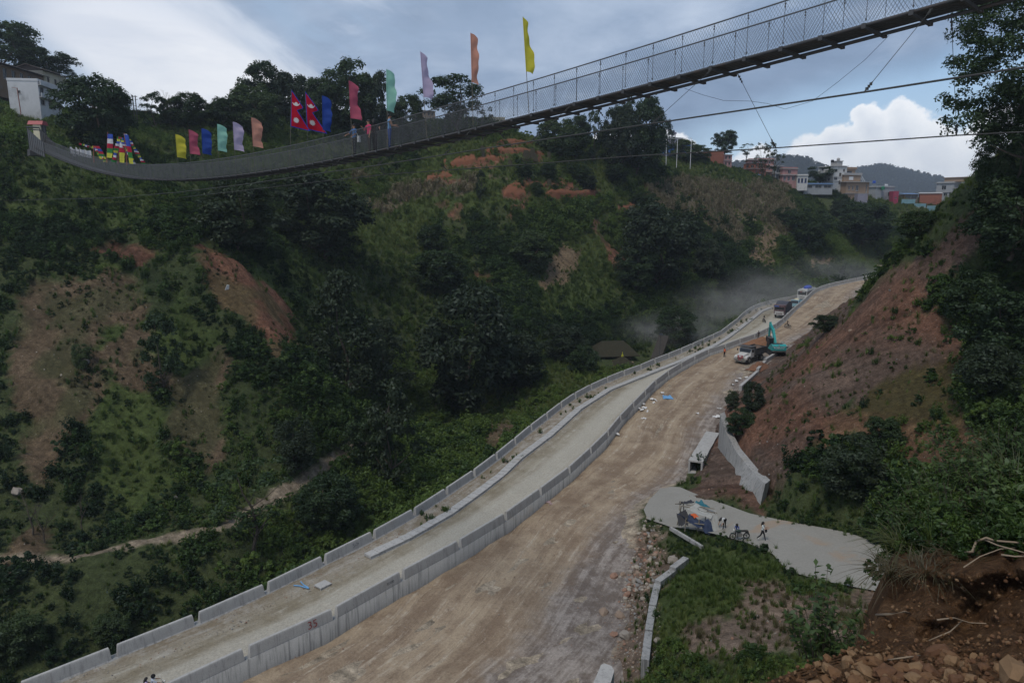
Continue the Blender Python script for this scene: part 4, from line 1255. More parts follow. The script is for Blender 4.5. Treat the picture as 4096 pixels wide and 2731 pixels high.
# cross beams and hangers share meshes
rzb = math.atan2(BN[1], BN[0])
mb = MB(); mb.box((0, 0, 0), (1.62, 0.075, 0.085)); mb.box((-0.80, 0, 0.03), (0.05, 0.12, 0.14)); mb.box((0.80, 0, 0.03), (0.05, 0.12, 0.14))
CBM = mb.me('cross_beam', M_DARKSTEEL)
mb = MB(); mb.tube([(0, 0, 0.02), (0, 0, 1.25)], 0.009, 5)
for z in (0.07, 1.10, 1.18): mb.box((0, 0, z), (0.035, 0.035, 0.05))
HGM = mb.me('hanger', M_STEEL)
for i, t in enumerate(TS):
    mk('cross_beam', CBM, bridge, BR(t, 0, -0.155), (0, 0, rzb))
    for s in (-0.68, 0.68):
        mk('hanger', HGM, bridge, BR(t, s, 0), (0, 0, rzb))


def netting(s, pitch):
    """woven wire: two families of slanting wires, each a thin three sided tube"""
    vs = []; fs = []; r = 0.0042; H = 1.25
    n = int((T1 - T0) / pitch)
    tri = [(math.cos(a), math.sin(a)) for a in (0.5, 2.6, 4.7)]
    for sg in (1, -1):
        for i in range(n):
            ta = T0 + i * pitch; tb = ta + sg * H * 0.62
            if not (T0 < tb < T1): continue
            p = Vector(BR(ta, s, 0.02)); q = Vector(BR(tb, s, H))
            d = (q - p).normalized(); a = d.cross(Vector((BN[0], BN[1], 0))).normalized(); b = Vector((BN[0], BN[1], 0))
            k = len(vs)
            for e in (p, q):
                for cx, cy in tri: vs.append(tuple(e + a * cx * r + b * cy * r))
            for j in range(3): fs.append((k + j, k + (j + 1) % 3, k + 3 + (j + 1) % 3, k + 3 + j))
    return mesh('netting', vs, np.array(fs), M_NET)
for s in (-0.665, 0.665):
    tag(mk('netting', netting(s, 0.105), bridge), kind='stuff')


# wind guys and their ties
def guy(pts, name='wind_guy_cable'):
    w = []
    for px, py, s in pts:
        t, z, D = on_bridge(px, py, s); p = BP0 + BU * t + BN * s; w.append((p[0], p[1], z))
    mb = MB(); mb.tube(w, 0.024, 6); mb.build(name, M_ROPE, bridge, smooth=True); return w
guy([(4600, 180, -5.2), (4096, 270, -5.0), (3457, 369, -4.73), (2608, 495, -3.99), (2123, 566, -2.96), (1775, 620, -2.36), (1508, 662, -2.05), (1296, 691, -1.9), (1000, 735, -2.1), (714, 769, -3.0), (449, 792, -4.5), (51, 801, -9.0), (-120, 802, -13.0)])
guy([(4700, 498, 4.7), (4096, 528, 4.6), (3827, 542, 4.4), (3103, 592, 3.8), (2527, 625, 3.1), (2105, 658, 2.52), (1788, 681, 2.17), (1541, 698, 2.01), (1200, 736, 2.1), (959, 764, 2.6), (714, 791, 4.0)])
TIES = [((3735, 9), (3457, 369), -.7, -4.73), ((2855, 260), (2608, 495), -.7, -3.99), ((2286, 411), (2123, 566), -.7, -2.96), ((1888, 518), (1775, 620), -.7, -2.36), ((1594, 584), (1508, 662), -.7, -2.05), ((1367, 630), (1296, 691), -.7, -1.9),
        ((3804, 80), (3827, 542), .7, 4.4), ((2949, 301), (3103, 592), .7, 3.8), ((2390, 410), (2527, 625), .7, 3.1), ((1995, 531), (2105, 658), .7, 2.52), ((1699, 594), (1788, 681), .7, 2.17), ((1464, 638), (1541, 698), .7, 2.01)]
for (a, b, sa, sb) in TIES:
    ta, za, _ = on_bridge(*a, sa); tb, zb, _ = on_bridge(*b, sb)
    p = Vector(BR(ta, sa, -0.12)); q = BP0 + BU * tb + BN * sb; q = Vector((q[0], q[1], zb))
    mb = MB(); mb.tube([p, q], 0.008, 5)
    d = (q - p).normalized(); L = (q - p).length
    for k in (0.14, 0.24, 0.34):
        for e, sg in ((p, 1), (q, -1)):
            c = e + d * sg * k * min(1.0, L / 2.5) * 1.2
            mb.box(tuple(c), (0.06, 0.05, 0.06), rz=k * 4)
    mb.tube([p + d * 0.02, p + d * 0.45], 0.016, 5); mb.tube([q - d * 0.02, q - d * 0.5], 0.018, 5)
    mb.build('guy_tie', M_ROPE, bridge)
w = []
for px, py, k in ((2738, 354, 0.7), (2810, 380, 0.9), (2895, 403, 1.2), (3000, 405, 1.5), (3070, 415, 1.7), (3140, 437, 1.8), (3250, 405, 1.6), (3350, 330, 1.2), (3460, 240, .9), (3557, 142, .7)):
    t, z, D = on_bridge(px, py, k); p = BP0 + BU * t + BN * k; w.append((p[0], p[1], z))
mb = MB(); mb.tube(w, 0.006, 5); mb.build('loose_wire', M_ROPE, bridge)

# far anchorage: flaring side screens, portal and block
M_TIN_RED = simple_mat('red_tin', (0.30, 0.055, 0.06), 0.5, 0.0, 0.25, 3)
M_CREAM = simple_mat('cream_plaster', (0.52, 0.47, 0.33), 0.85, 0, 0.2, 2, dirt=(0.28, 0.24, 0.18))
for s, sg in ((-0.7, -1), (0.7, 1)):
    mb = MB(); n = 9
    for k in range(n):
        t = 83.5 + k * 1.25; hh = 1.27 + 1.2 * (k / (n - 1)) ** 1.2
        p = BR(t, s + sg * 0.12 * k / n, 0)
        mb.box((p[0], p[1], p[2] + hh / 2 - 0.4), (0.10, 0.10, hh + 0.8), rzb)
    mb.build('screen_post', M_DARKSTEEL, bridge)
    vs = []; fs = []
    for k in range(n):
        t = 83.5 + k * 1.25; hh = 1.27 + 1.2 * (k / (n - 1)) ** 1.2
        vs += [BR(t, s + sg * 0.12 * k / n, -0.8), BR(t, s + sg * 0.12 * k / n, hh)]
    for k in range(n - 1): fs.append((2 * k, 2 * k + 2, 2 * k + 3, 2 * k + 1))
    mb = MB(); mb.raw(vs, fs); mb.build('side_screen', M_STEEL, bridge)
mb = MB(); p0 = BR(94, -0.9, 2.55); p1 = BR(94, 0.9, 2.55)
mb.tube([p0, p1], 0.12, 6); mb.tube([BR(92.5, -0.9, 2.3), BR(92.5, 0.9, 2.3)], 0.09, 6)
mb.build('portal_beam', M_STEEL, bridge)
mb = MB(); c = BR(95, 0, -1.3); mb.box(c, (1.6, 2.0, 1.0), rzb, (0.9, 0.9)); mb.build('anchor_block', M_DARKSTEEL, bridge)
# ticket booth beyond the bridge head
bo = empty('gate_booth', tuple(at(161, 556, 112)), 0.1)
mb = MB(); mb.box((0, 0, .9), (1.15, 1.3, 2.6)); mb.build('wall', M_CREAM, bo)
mb = MB(); mb.box((-.1, 0, 2.42), (2.25, 1.9, 0.6), 0, (0.97, 0.6)); mb.build('roof', M_TIN_RED, bo)
mb = MB(); mb.box((.85, -.2, .9), (.5, .3, 2.3)); mb.build('door', M_DARKSTEEL, bo)
tag(bo, 'small cream booth with a red roof at the far left bridge head', 'booth')

# ------------------------------------------------------------------ flags
def cloth_mat(name, col, crease=0.25):
    m, t, b = mat_new(name)
    po = t.node('ShaderNodeTexCoord').outputs['Object']
    n = t.noise(po, 2.5, 4, 0.6)
    col = tuple(v * .82 for v in col); c = t.mix(n, tuple(v * (1 - crease) for v in col), tuple(min(1, v * (1 + crease)) for v in col))
    t.set(b.inputs['Base Color'], c); b.inputs['Roughness'].default_value = 0.85; b.inputs['Specular IOR Level'].default_value = 0.1
    tr = t.node('ShaderNodeBsdfTranslucent'); t.set(tr.inputs['Color'], c)
    mx = t.node('ShaderNodeMixShader'); mx.inputs[0].default_value = 0.35
    t.l.new(b.outputs[0], mx.inputs[1]); t.l.new(tr.outputs[0], mx.inputs[2]); t.l.new(mx.outputs[0], t.n['Material Output'].inputs[0])
    return m


CL = {k: cloth_mat(k + '_cloth', c) for k, c in {
    'yellow': (0.60, 0.54, 0.06), 'salmon': (0.60, 0.29, 0.21), 'lilac': (0.50, 0.42, 0.57), 'mint': (0.30, 0.58, 0.46), 'crimson': (0.45, 0.10, 0.15),
    'navy': (0.03, 0.07, 0.30), 'nepred': (0.48, 0.012, 0.035), 'nepblue': (0.012, 0.06, 0.40), 'white': (0.72, 0.70, 0.70), 'pblue': (0.05, 0.10, 0.42), 'pred': (0.45, 0.03, 0.06),
    'pgreen': (0.05, 0.22, 0.06), 'pyellow': (0.62, 0.60, 0.08)}.items()}
M_POLE = simple_mat('bamboo_pole', (0.10, 0.09, 0.07), 0.8, 0, 0.3, 4)
M_POLE_RED = simple_mat('red_pole', (0.28, 0.10, 0.08), 0.8, 0, 0.3, 4)
CAMR = Vector((1, 0, 0))


def sheet(w, h, nu, nv, fn, mat, name='cloth'):
    vs = [fn(i / nu, j / nv) for j in range(nv + 1) for i in range(nu + 1)]
    f = np.array([(j * (nu + 1) + i, j * (nu + 1) + i + 1, (j + 1) * (nu + 1) + i + 1, (j + 1) * (nu + 1) + i) for j in range(nv) for i in range(nu)])
    return mesh(name, vs, f, mat, True)


def pole_frame(top, base, side):
    t, zb, D = on_bridge(*base, side)
    p = BP0 + BU * t + BN * side; b = Vector((p[0], p[1], zb))
    tp = Vector(at(top[0], top[1], D))
    return b, tp, D


def banner(top, base, ycb, wpx, col, label, side=-0.74, curl=0.5, seed=1):
    b, tp, D = pole_frame(top, base, side)
    root = empty('banner', tuple(b)); tag(root, label, 'flag', 'tall banners on the bridge')
    mb = MB(); mb.tube([(0, 0, -0.02), tuple(tp - b)], [0.017, 0.011], 6); mb.build('pole', M_POLE, root)
    L = (ycb - top[1]) / FOC * D * 1.02; w = wpx / FOC * D
    ax = (tp - b).normalized(); r = random.Random(seed); ph = r.uniform(0, 6)
    out = Vector((0.80, 0.60, 0)); nrm = Vector((-0.60, 0.80, 0)); W_ = w / 0.80
    def fn(u, v):
        c = (tp - b) - ax * (v * L + 0.02)
        # free edge sags and turns; the top corner droops
        uu = u * W_ * (1 - curl * 0.35 * math.sin(v * 2.7 + ph) ** 2 * (1 - v * 0.4))
        dz = -0.30 * u * u * W_ * (1.5 - v)
        wv = 0.17 * W_ * math.sin(v * 9 + u * 3 + ph) * u + 0.10 * W_ * math.sin(v * 21 + u * 2 + ph * 2) * u + 0.22 * W_ * math.sin(v * 4 + ph) * u * u
        q = c + out * uu + nrm * wv; q.z += dz; return tuple(q)
    cm_ = mk('cloth', sheet(W_, L, 8, 34, fn, CL[col]), root)
    hm = MB(); hm.tube([tuple((tp - b) - ax * (v * L + 0.02)) for v in np.linspace(0, 1, 8)], 0.02, 5); hm.build('sleeve', CL[col], root)
    return root


banner((2092, 68), (2116, 452), 282, 30, 'yellow', 'yellow banner flying highest, nearest the right end of the bridge', -0.74, 0.9, 3)
banner((1883, 132), (1893, 505), 325, 28, 'salmon', 'salmon banner left of the high yellow one', -0.74, 0.6, 5)
banner((1682, 207), (1708, 552), 385, 32, 'lilac', 'lilac banner between the mint and the high salmon banners', -0.74, 0.7, 8)
banner((1546, 277), (1550, 585), 438, 30, 'mint', 'mint green banner above the man in the blue shirt', -0.74, 0.2, 11)
banner((1396, 322), (1411, 615), 470, 33, 'crimson', 'crimson banner above the people on the bridge', -0.74, 0.3, 14)
banner((1289, 382), (1294, 640), 516, 30, 'navy', 'blue banner right of the pair of red pennants', 0.74, 0.4, 17)
banner((1006, 470), (1020, 690), 583, 32, 'salmon', 'salmon banner left of the pair of red pennants', 0.74, 0.2, 20)
banner((932, 487), (943, 694), 597, 31, 'lilac', 'lilac banner low over the left half of the bridge', 0.74, 0.3, 23)
banner((869, 496), (876, 699), 600, 28, 'mint', 'mint green banner low over the left half of the bridge', 0.74, 0.1, 26)
banner((806, 513), (815, 702), 612, 29, 'navy', 'blue banner between the low crimson and mint banners', 0.74, 0.3, 29)
banner((755, 518), (766, 705), 613, 28, 'crimson', 'crimson banner next to the low yellow one', 0.74, 0.3, 32)
banner((702, 537), (716, 708), 627, 28, 'yellow', 'yellow banner lowest in the row over the left half of the bridge', 0.74, 0.2, 35)


def nepal_flag(top, base, ybot, wpx, label, side, seed):
    b, tp, D = pole_frame(top, base, side)
    root = empty('national_flag', tuple(b)); tag(root, label, 'flag', 'red double pennant flags on the bridge')
    mb = MB(); mb.tube([(0, 0, -0.02), tuple(tp - b)], [0.018, 0.013], 6); mb.build('pole', M_POLE, root)
    L = (ybot - top[1]) / FOC * D; w = wpx / FOC * D; ax = (tp - b).normalized(); ph = seed
    out = Vector((0.96, 0.28, 0)); nrm = Vector((-0.28, 0.96, 0))
    def P(u, v, off=0.0):
        q = (tp - b) - ax * (v * L) + out * (u * w) + nrm * (0.06 * w * math.sin(u * 5 + v * 4 + ph) * (0.3 + u) + off)
        q.z -= 0.10 * u * L * (0.6 + 0.4 * v); return tuple(q)
    # outline of the two pennants, v down the hoist: top edge of each slopes to its point, lower edge runs back level
    def right(v): return (v / 0.52 * 0.80) if v < 0.44 else ((0.677 - (v - 0.44) / 0.09 * 0.33) if v < 0.53 else 0.347 + (v - 0.53) / 0.44 * 0.653)
    def body(inset, mat, name, off):
        nv, nu = 40, 8; vs = []
        for j in range(nv + 1):
            v = inset * 0.7 + (1 - 1.3 * inset) * j / nv
            R = max(right(v) - inset * 1.4, 0.01) if inset else max(right(v), 0.01)
            if inset and v > 1 - inset * 0.9: R = max(R, .01)
            for i in range(nu + 1):
                vs.append(P((inset if inset else 0) + (R - (inset if inset else 0)) * i / nu if R > inset else inset, v, off))
        f = np.array([(j * (nu + 1) + i, j * (nu + 1) + i + 1, (j + 1) * (nu + 1) + i + 1, (j + 1) * (nu + 1) + i) for j in range(nv) for i in range(nu)])
        return mk(name, mesh(name, vs, f, mat, True), root)
    body(0.0, CL['nepblue'], 'border', 0.0)
    fld = body(0.035, CL['nepred'], 'field', -0.012)
    asp = L / w
    def disc(uc, vc, pts, name):
        vs = [P(uc + x, vc + y / asp, -0.026) for x, y in pts]
        c = P(uc, vc, -0.026)
        mk(name, mesh(name, [c] + vs, [(0, i + 1, (i + 1) % len(vs) + 1) for i in range(len(vs))], CL['white']), root)
    star = [(0.17 * (1 if k % 2 == 0 else 0.62) * math.cos(k * math.pi / 12), 0.17 * (1 if k % 2 == 0 else 0.62) * math.sin(k * math.pi / 12)) for k in range(24)]
    disc(0.29, 0.80, star, 'sun_emblem')
    st2 = [(0.11 * (1 if k % 2 == 0 else 0.62) * math.cos(k * math.pi / 10), 0.02 + 0.11 * (1 if k % 2 == 0 else 0.62) * math.sin(k * math.pi / 10)) for k in range(20)]
    disc(0.27, 0.355, st2, 'moon_emblem')
    # crescent under the small star
    n = 16; vs = []
    for k in range(n + 1):
        a = math.pi * k / n
        vs.append(P(0.27 - 0.19 * math.cos(a), 0.36 + (0.17 * math.sin(a)) / asp - 0.02, -0.022)); vs.append(P(0.27 - 0.19 * math.cos(a) * 0.9, 0.36 + (0.085 * math.sin(a)) / asp - 0.025, -0.022))
    mk('crescent_emblem', mesh('crescent_emblem', vs, [(2 * k, 2 * k + 1, 2 * k + 3, 2 * k + 2) for k in range(n)], CL['white']), root)


nepal_flag((1165, 358), (1160, 655), 507, 72, 'red and blue double pennant flag, the left one of the pair', -0.74, 0.5)
nepal_flag((1220, 365), (1236, 648), 518, 74, 'red and blue double pennant flag, the right one of the pair', 0.74, 2.0)


def prayer_banner(top, base, y0, y1, wpx, label, cols, side=-0.74, slant=0):
    b, tp, D = pole_frame(top, base, side)
    root = empty('prayer_banner', tuple(b)); tag(root, label, 'flag', 'striped prayer banners')
    mb = MB(); mb.tube([(0, 0, -0.02), tuple(tp - b)], [0.03, 0.025], 6); mb.build('pole', M_POLE_RED, root)
    w = wpx / FOC * D; n = len(cols); L = (y1 - y0) / FOC * D; z1 = (base[1] - y0) / FOC * D
    for i, c in enumerate(cols):
        def fn(u, v):
            zz = z1 - L * (i + v) / n; k = slant * (1 - zz / max(z1, .1))
            return ((u * w + k + (tp - b).x * (zz / (tp - b).z)), (tp - b).y * zz / (tp - b).z - 0.03 + 0.08 * math.sin(u * 5 + i + v * 2) * u, zz - 0.05 * u)
        mk('panel', sheet(1, 1, 5, 5, fn, CL[c], 'panel'), root)


prayer_banner((431, 529), (427, 650), 538, 631, 22, 'five colour vertical prayer banner on the tallest red pole', ['pblue', 'white', 'pred', 'pgreen', 'pyellow'])
prayer_banner((475, 548), (472, 655), 552, 650, 20, 'five colour prayer banner in the middle of the fanned strings', ['pblue', 'white', 'pred', 'pyellow', 'pyellow'], -0.74, 0.2)
prayer_banner((497, 533), (508, 660), 540, 655, 17, 'dark blue and red prayer banner at the foot of the long string', ['pblue', 'pblue', 'pred', 'pgreen', 'pyellow'], -0.74, 0.3)
prayer_banner((373, 583), (376, 650), 585, 636, 26, 'leaning red edged prayer banner left of the tallest red pole', ['pred', 'pblue', 'pred', 'pgreen', 'pyellow'], -0.74, 0.9)


def prayer_string(p, q, n, label, seed, D, wpx=14):
    a = Vector(at(*p, D)); b = Vector(at(*q, D)); root = empty('prayer_flag_string', tuple(a)); tag(root, label, 'prayer flags', 'strings of small prayer flags')
    cols = ['pblue', 'white', 'pred', 'pgreen', 'pyellow']; w = wpx / FOC * D; r = random.Random(seed)
    mb = MB(); mb.tube([(0, 0, 0), tuple((b - a) * 0.5 + Vector((0, 0, -0.1))), tuple(b - a)], 0.012, 4); mb.build('cord', M_POLE, root)
    L = (b - a).length / n
    for i in range(n):
        c = (b - a) * ((i + 0.5) / n); j = r.uniform(-.2, .2)
        def fn(u, v): return (c.x + (u - 0.4) * w, c.y - 0.02 + 0.12 * math.sin(u * 4 + i + j), c.z - v * L * 0.95 + L / 2 - 0.12 * u * j - .06 * u)
        mk('small_flag', sheet(1, 1, 3, 2, fn, CL[cols[(i + seed) % 5]], 'small_flag'), root)


_D = on_bridge(497, 660, -0.74)[2]
prayer_string((500, 536), (576, 657), 18, 'longest slanting string of small prayer flags, rightmost of the fan', 1, _D)
prayer_string((476, 547), (452, 648), 11, 'string of small prayer flags left of the middle banner', 3, _D - 0.1, 16)
prayer_string((478, 548), (536, 655), 15, 'string of small prayer flags fanning right from the middle banner', 2, _D - 0.2, 16)
prayer_string((372, 585), (422, 648), 11, 'short string of small prayer flags beside the white printed flags', 4, on_bridge(376, 650, -0.74)[2], 14)
prayer_string((318, 575), (372, 592), 8, 'ragged string of small prayer flags above the white printed flags', 2, on_bridge(340, 660, 0.74)[2], 12)
for i, (px, py, w, h) in enumerate(((284, 589, 22, 28), (306, 592, 24, 27), (322, 594, 24, 28), (345, 599, 26, 28))):
    t, z, D = on_bridge(px + 3, 664, 0.74); p = at(px, py, D)
    base = at(px, py + 55, D)
    rt = empty('printed_flag', tuple(base)); tag(rt, ['white printed flag, leftmost of the row of four by the bridge head', 'white printed flag, second of the row of four by the bridge head', 'white printed flag, third of the row of four by the bridge head', 'widest white printed flag, rightmost of the row of four by the bridge head'][i], 'flag', 'white printed flags')
    W_, H_ = w / FOC * D, h / FOC * D; zt = p[2] - base[2]
    mb = MB(); mb.tube([(0, 0, 0), (0, 0, zt + 0.05)], 0.025, 5); mb.build('pole', M_POLE, rt)
    mk('cloth', sheet(1, 1, 8, 6, lambda u, v: (u * W_, 0.14 * math.sin(u * 7 + i), zt - v * H_ - 0.3 * u * H_ + 0.08 * math.sin(u * 6 + i)), CL['white']), rt)

# ------------------------------------------------------------------ people
M_SKIN = simple_mat('skin', (0.30, 0.165, 0.105), 0.6, 0, 0.1, 4)
M_HAIR = simple_mat('black_hair', (0.012, 0.011, 0.011), 0.5, 0, 0.2, 8)
_cm2 = {}
def fabric(c):
    k = tuple(c)
    if k not in _cm2: _cm2[k] = simple_mat('fabric', c, 0.9, 0, 0.22, 6, 0.15, 0.1)
    return _cm2[k]


def skin_mesh(V, E, R, name):
    me = bpy.data.meshes.new(name); me.from_pydata(V, E, []); me.update()
    o = bpy.data.objects.new(name, me); COL.objects.link(o)
    md = o.modifiers.new('s', 'SKIN'); md.use_smooth_shade = True; md.branch_smoothing = 0.5
    sv = me.skin_vertices[0].data
    for i, r in enumerate(R):
        sv[i].radius = r if hasattr(r, '__len__') else (r, r); sv[i].use_root = (i == 0)
    ss = o.modifiers.new('b', 'SUBSURF'); ss.levels = 1; ss.render_levels = 1
    dg = bpy.context.evaluated_depsgraph_get()
    out = bpy.data.meshes.new_from_object(o.evaluated_get(dg))
    bpy.data.objects.remove(o); bpy.data.meshes.remove(me)
    return out


def person(loc, H, rz, label, shirt, trousers, shoes=(0.03, 0.03, 0.03), pose=None, skirt=None, hair='short', hat=None, vest=None, name='person', carry=None, sleeves=True, group=None):
    """pose: lean (torso forward, rad), Lhip/Rhip, Lknee/Rknee, Larm/Rarm (forward), Lelb/Relb, Lout/Rout, drop; faces local +Y"""
    ps = dict(lean=0.0, Lhip=0.06, Rhip=-0.06, Lknee=0.04, Rknee=0.04, Larm=0.05, Rarm=-0.02, Lelb=0.15, Relb=0.15, Lout=0.12, Rout=0.12, nod=0.0, pel=None)
    ps.update(pose or {}); k = H / 1.70
    def rot(v, a): return Vector((v.x, v.y * math.cos(a) + v.z * math.sin(a), -v.y * math.sin(a) + v.z * math.cos(a)))
    legs = {}
    for s, sg in (('L', -1), ('R', 1)):
        hp = Vector((sg * 0.085, 0, 0)); th = rot(Vector((0, 0, -0.43)), -ps[s + 'hip']); kn = hp + th
        sh = rot(Vector((0, 0, -0.42)), -ps[s + 'hip'] + ps[s + 'knee']); an = kn + sh
        ft = an + Vector((sg * 0.02, 0.17, -0.045)); legs[s] = (hp, kn, an, ft)
    low = min(legs[s][2].z for s in 'LR') - 0.075
    pel = Vector((0, 0, -low)) if ps['pel'] is None else Vector(ps['pel'])
    V = []; E = []; R = []; G = []
    def add(p, r, g, par=None):
        V.append(tuple((pel + p) * k)); R.append(tuple(x * k for x in r) if hasattr(r, '__len__') else r * k); G.append(g); i = len(V) - 1
        if par is not None: E.append((par, i))
        return i
    ln = ps['lean']
    up = lambda y, z, x=0: rot(Vector((x, y, z)), ln)
    p0 = add(Vector((0, 0, 0.03)), (0.145, 0.11), 'T')
    w = add(up(0, 0.18), (0.130, 0.098), 'S', p0); c = add(up(0.0, 0.38), (0.150, 0.11), 'S', w)
    nb = add(up(-0.01, 0.53), (0.075, 0.07), 'S', c); nk = add(up(0.0, 0.59), 0.052, 'K', nb)
    hb = up(0.0, 0.59); hd = rot(Vector((0, 0.02, 0.10)), ln + ps['nod']); ht = rot(Vector((0, 0.01, 0.20)), ln + ps['nod'])
    h1 = add(hb + hd, (0.082, 0.098), 'K', nk); h2 = add(hb + ht, (0.066, 0.08), 'K', h1)
    hands = []
    for s, sg in (('L', -1), ('R', 1)):
        sh = up(0, 0.50, sg * 0.175)
        i = add(sh, 0.062, 'S', nb)
        a = ps[s + 'arm']; o_ = ps[s + 'out']
        ua = Vector((sg * math.sin(o_) * 0.285, 0, -0.285 * math.cos(o_))); ua = rot(ua, -a + ln * 0.5)
        el = sh + ua; j = add(el, 0.046, 'S' if sleeves else 'K', i)
        fa = rot(Vector((sg * 0.04 * math.cos(ps[s + 'elb']) - sg * 0.07 * math.sin(ps[s + 'elb']), 0, -0.25)), -a - ps[s + 'elb'] + ln * 0.5); wr = el + fa
        j2 = add(wr, 0.031, 'K', j); hh = wr + fa.normalized() * 0.08; add(hh, (0.04, 0.024), 'K', j2); hands.append((hh, fa.normalized(), sg))
        hp, kn, an, ft = legs[s]
        l0 = add(hp, 0.098, 'T', p0); l1 = add(kn, 0.066, 'T', l0); l2 = add(an, 0.047, 'T', l1); add(ft, (0.042, 0.035), 'F', l2)
    bm_ = skin_mesh(V, E, R, name)
    SK, ST_, TR, SH = M_SKIN, fabric(shirt), fabric(trousers), fabric(shoes)
    for mm in (SK, ST_, TR, SH): bm_.materials.append(mm)
    Va = np.array(V); co = np.zeros(len(bm_.vertices) * 3); bm_.vertices.foreach_get('co', co); co = co.reshape(-1, 3)
    segs = [(a, b) for a, b in E]
    mi = []
    gm = {'K': 0, 'S': 1, 'T': 2, 'F': 3}
    for p in bm_.polygons:
        ce = co[list(p.vertices)].mean(0); best = 1e9; gg = 'S'
        for a, b in segs:
            d = Va[b] - Va[a]; t = float(np.clip(np.dot(ce - Va[a], d) / (np.dot(d, d) + 1e-9), 0, 1)); q = np.linalg.norm(ce - Va[a] - d * t)
            if q < best: best = q; gg = G[b] if t > 0.35 or G[b] in 'K' else G[a]
        mi.append(gm[gg])
    bm_.polygons.foreach_set('material_index', mi)
    # fingers, nose, ears rooted in the body mesh
    b2 = bmesh.new(); b2.from_mesh(bm_)
    mb = MB()
    for hh, d, sg in hands:
        side = Vector((1, 0, 0)) - d * d.x; side = side.normalized() if side.length > 0.05 else Vector((0, 1, 0)); pn = d.cross(side)
        for q, (o_, L) in enumerate(((-0.028, 0.062), (-0.009, 0.075), (0.010, 0.070), (0.028, 0.055))):
            b0 = hh + side * o_; mb.tube([tuple((pel + b0) * k), tuple((pel + b0 + d * L * .6 + pn * 0.008) * k), tuple((pel + b0 + d * L + pn * 0.028) * k)], [0.0095 * k, 0.009 * k, 0.007 * k], 5)
        t0 = hh - d * 0.03 - side * sg * 0.03; mb.tube([tuple((pel + t0) * k), tuple((pel + t0 - side * sg * 0.03 + d * 0.035) * k), tuple((pel + t0 - side * sg * 0.035 + d * 0.06) * k)], [0.011 * k, 0.010 * k, 0.008 * k], 5)
    hc = pel + hb + hd; fw = rot(Vector((0, 1, 0)), ln + ps['nod']); upv = rot(Vector((0, 0, 1)), ln + ps['nod'])
    nose = hc + fw * 0.092 + upv * 0.005
    mb.tube([tuple((nose + upv * 0.03 - fw * .012) * k), tuple((nose - upv * 0.005 + fw * 0.012) * k), tuple((nose - upv * 0.012 - fw * .01) * k)], [0.008 * k, 0.015 * k, 0.010 * k], 5)
    for sg in (-1, 1): mb.sphere(tuple((hc + Vector((sg * 0.082, 0, 0)) + upv * 0.01) * k), (0.012 * k, 0.02 * k, 0.03 * k), 6, 5)
    tmp = mesh('tmp', mb.v, mb.f); b3 = bmesh.new(); b3.from_mesh(tmp); off = len(b2.verts)
    b2.from_mesh(tmp); b2.to_mesh(bm_); b2.free(); b3.free(); bpy.data.meshes.remove(tmp)
    body = mk('body', bm_)
    root = empty(name, loc, rz); tag(root, label, 'person', group)
    body.parent = root
    # face marks
    mb = MB()
    for sg in (-1, 1): mb.sphere(tuple((hc + fw * 0.088 + Vector((sg * 0.032, 0, 0)) + upv * 0.028) * k), (0.013 * k, 0.008 * k, 0.008 * k), 6, 5)
    mb.sphere(tuple((hc + fw * 0.09 - upv * 0.042) * k), (0.022 * k, 0.006 * k, 0.006 * k), 6, 5)
    mb.build('face_marks', M_HAIR, root)
    hm = MB(); top = hc + upv * 0.062 - fw * 0.022
    hm.sphere(tuple(top * k), (0.096 * k, 0.108 * k, 0.088 * k), 12, 8)
    if hair == 'long':
        hm.tube([tuple((hc - fw * 0.06 + upv * 0.05) * k), tuple((hc - fw * 0.095 - upv * 0.08) * k), tuple((hc - fw * 0.11 - upv * 0.26) * k)], [0.085 * k, 0.085 * k, 0.05 * k], 8)
        for sg in (-1, 1): hm.tube([tuple((hc + Vector((sg * 0.07, 0, 0)) + upv * 0.06) * k), tuple((hc + Vector((sg * 0.085, 0, 0)) - fw * 0.03 - upv * 0.16) * k)], [0.035 * k, 0.025 * k], 6)
    if hat is None: hm.build('hair', M_HAIR, root, smooth=True)
    else:
        hm2 = MB(); hm2.sphere(tuple((hc + upv * 0.035 - fw * 0.005) * k), (0.135 * k, 0.15 * k, 0.145 * k), 12, 9); hm2.build('helmet', fabric(hat), root, smooth=True)
    if vest is not None:
        vm = MB(); pts = [up(0, z) for z in (0.05, 0.2, 0.38, 0.5)]
        vm.tube([tuple((pel + p) * k) for p in pts], [0.165 * k, 0.158 * k, 0.175 * k, 0.12 * k], 10); o = vm.build('safety_vest', fabric(vest), root, smooth=True)
        vm = MB(); vm.tube([tuple((pel + up(0, 0.22)) * k), tuple((pel + up(0, 0.27)) * k)], [0.168 * k, 0.171 * k], 10); vm.build('reflective_band', fabric((0.65, 0.65, 0.5)), root)
    if skirt is not None:
        sm = MB(); sm.tube([tuple((pel + Vector((0, 0, z))) * k) for z in (0.16, 0.0, -0.35, -0.62)], [0.125 * k, 0.16 * k, 0.20 * k, 0.24 * k], 12); sm.build('skirt', fabric(skirt), root, smooth=True)
    return root, lambda v: (pel + Vector(v)) * k


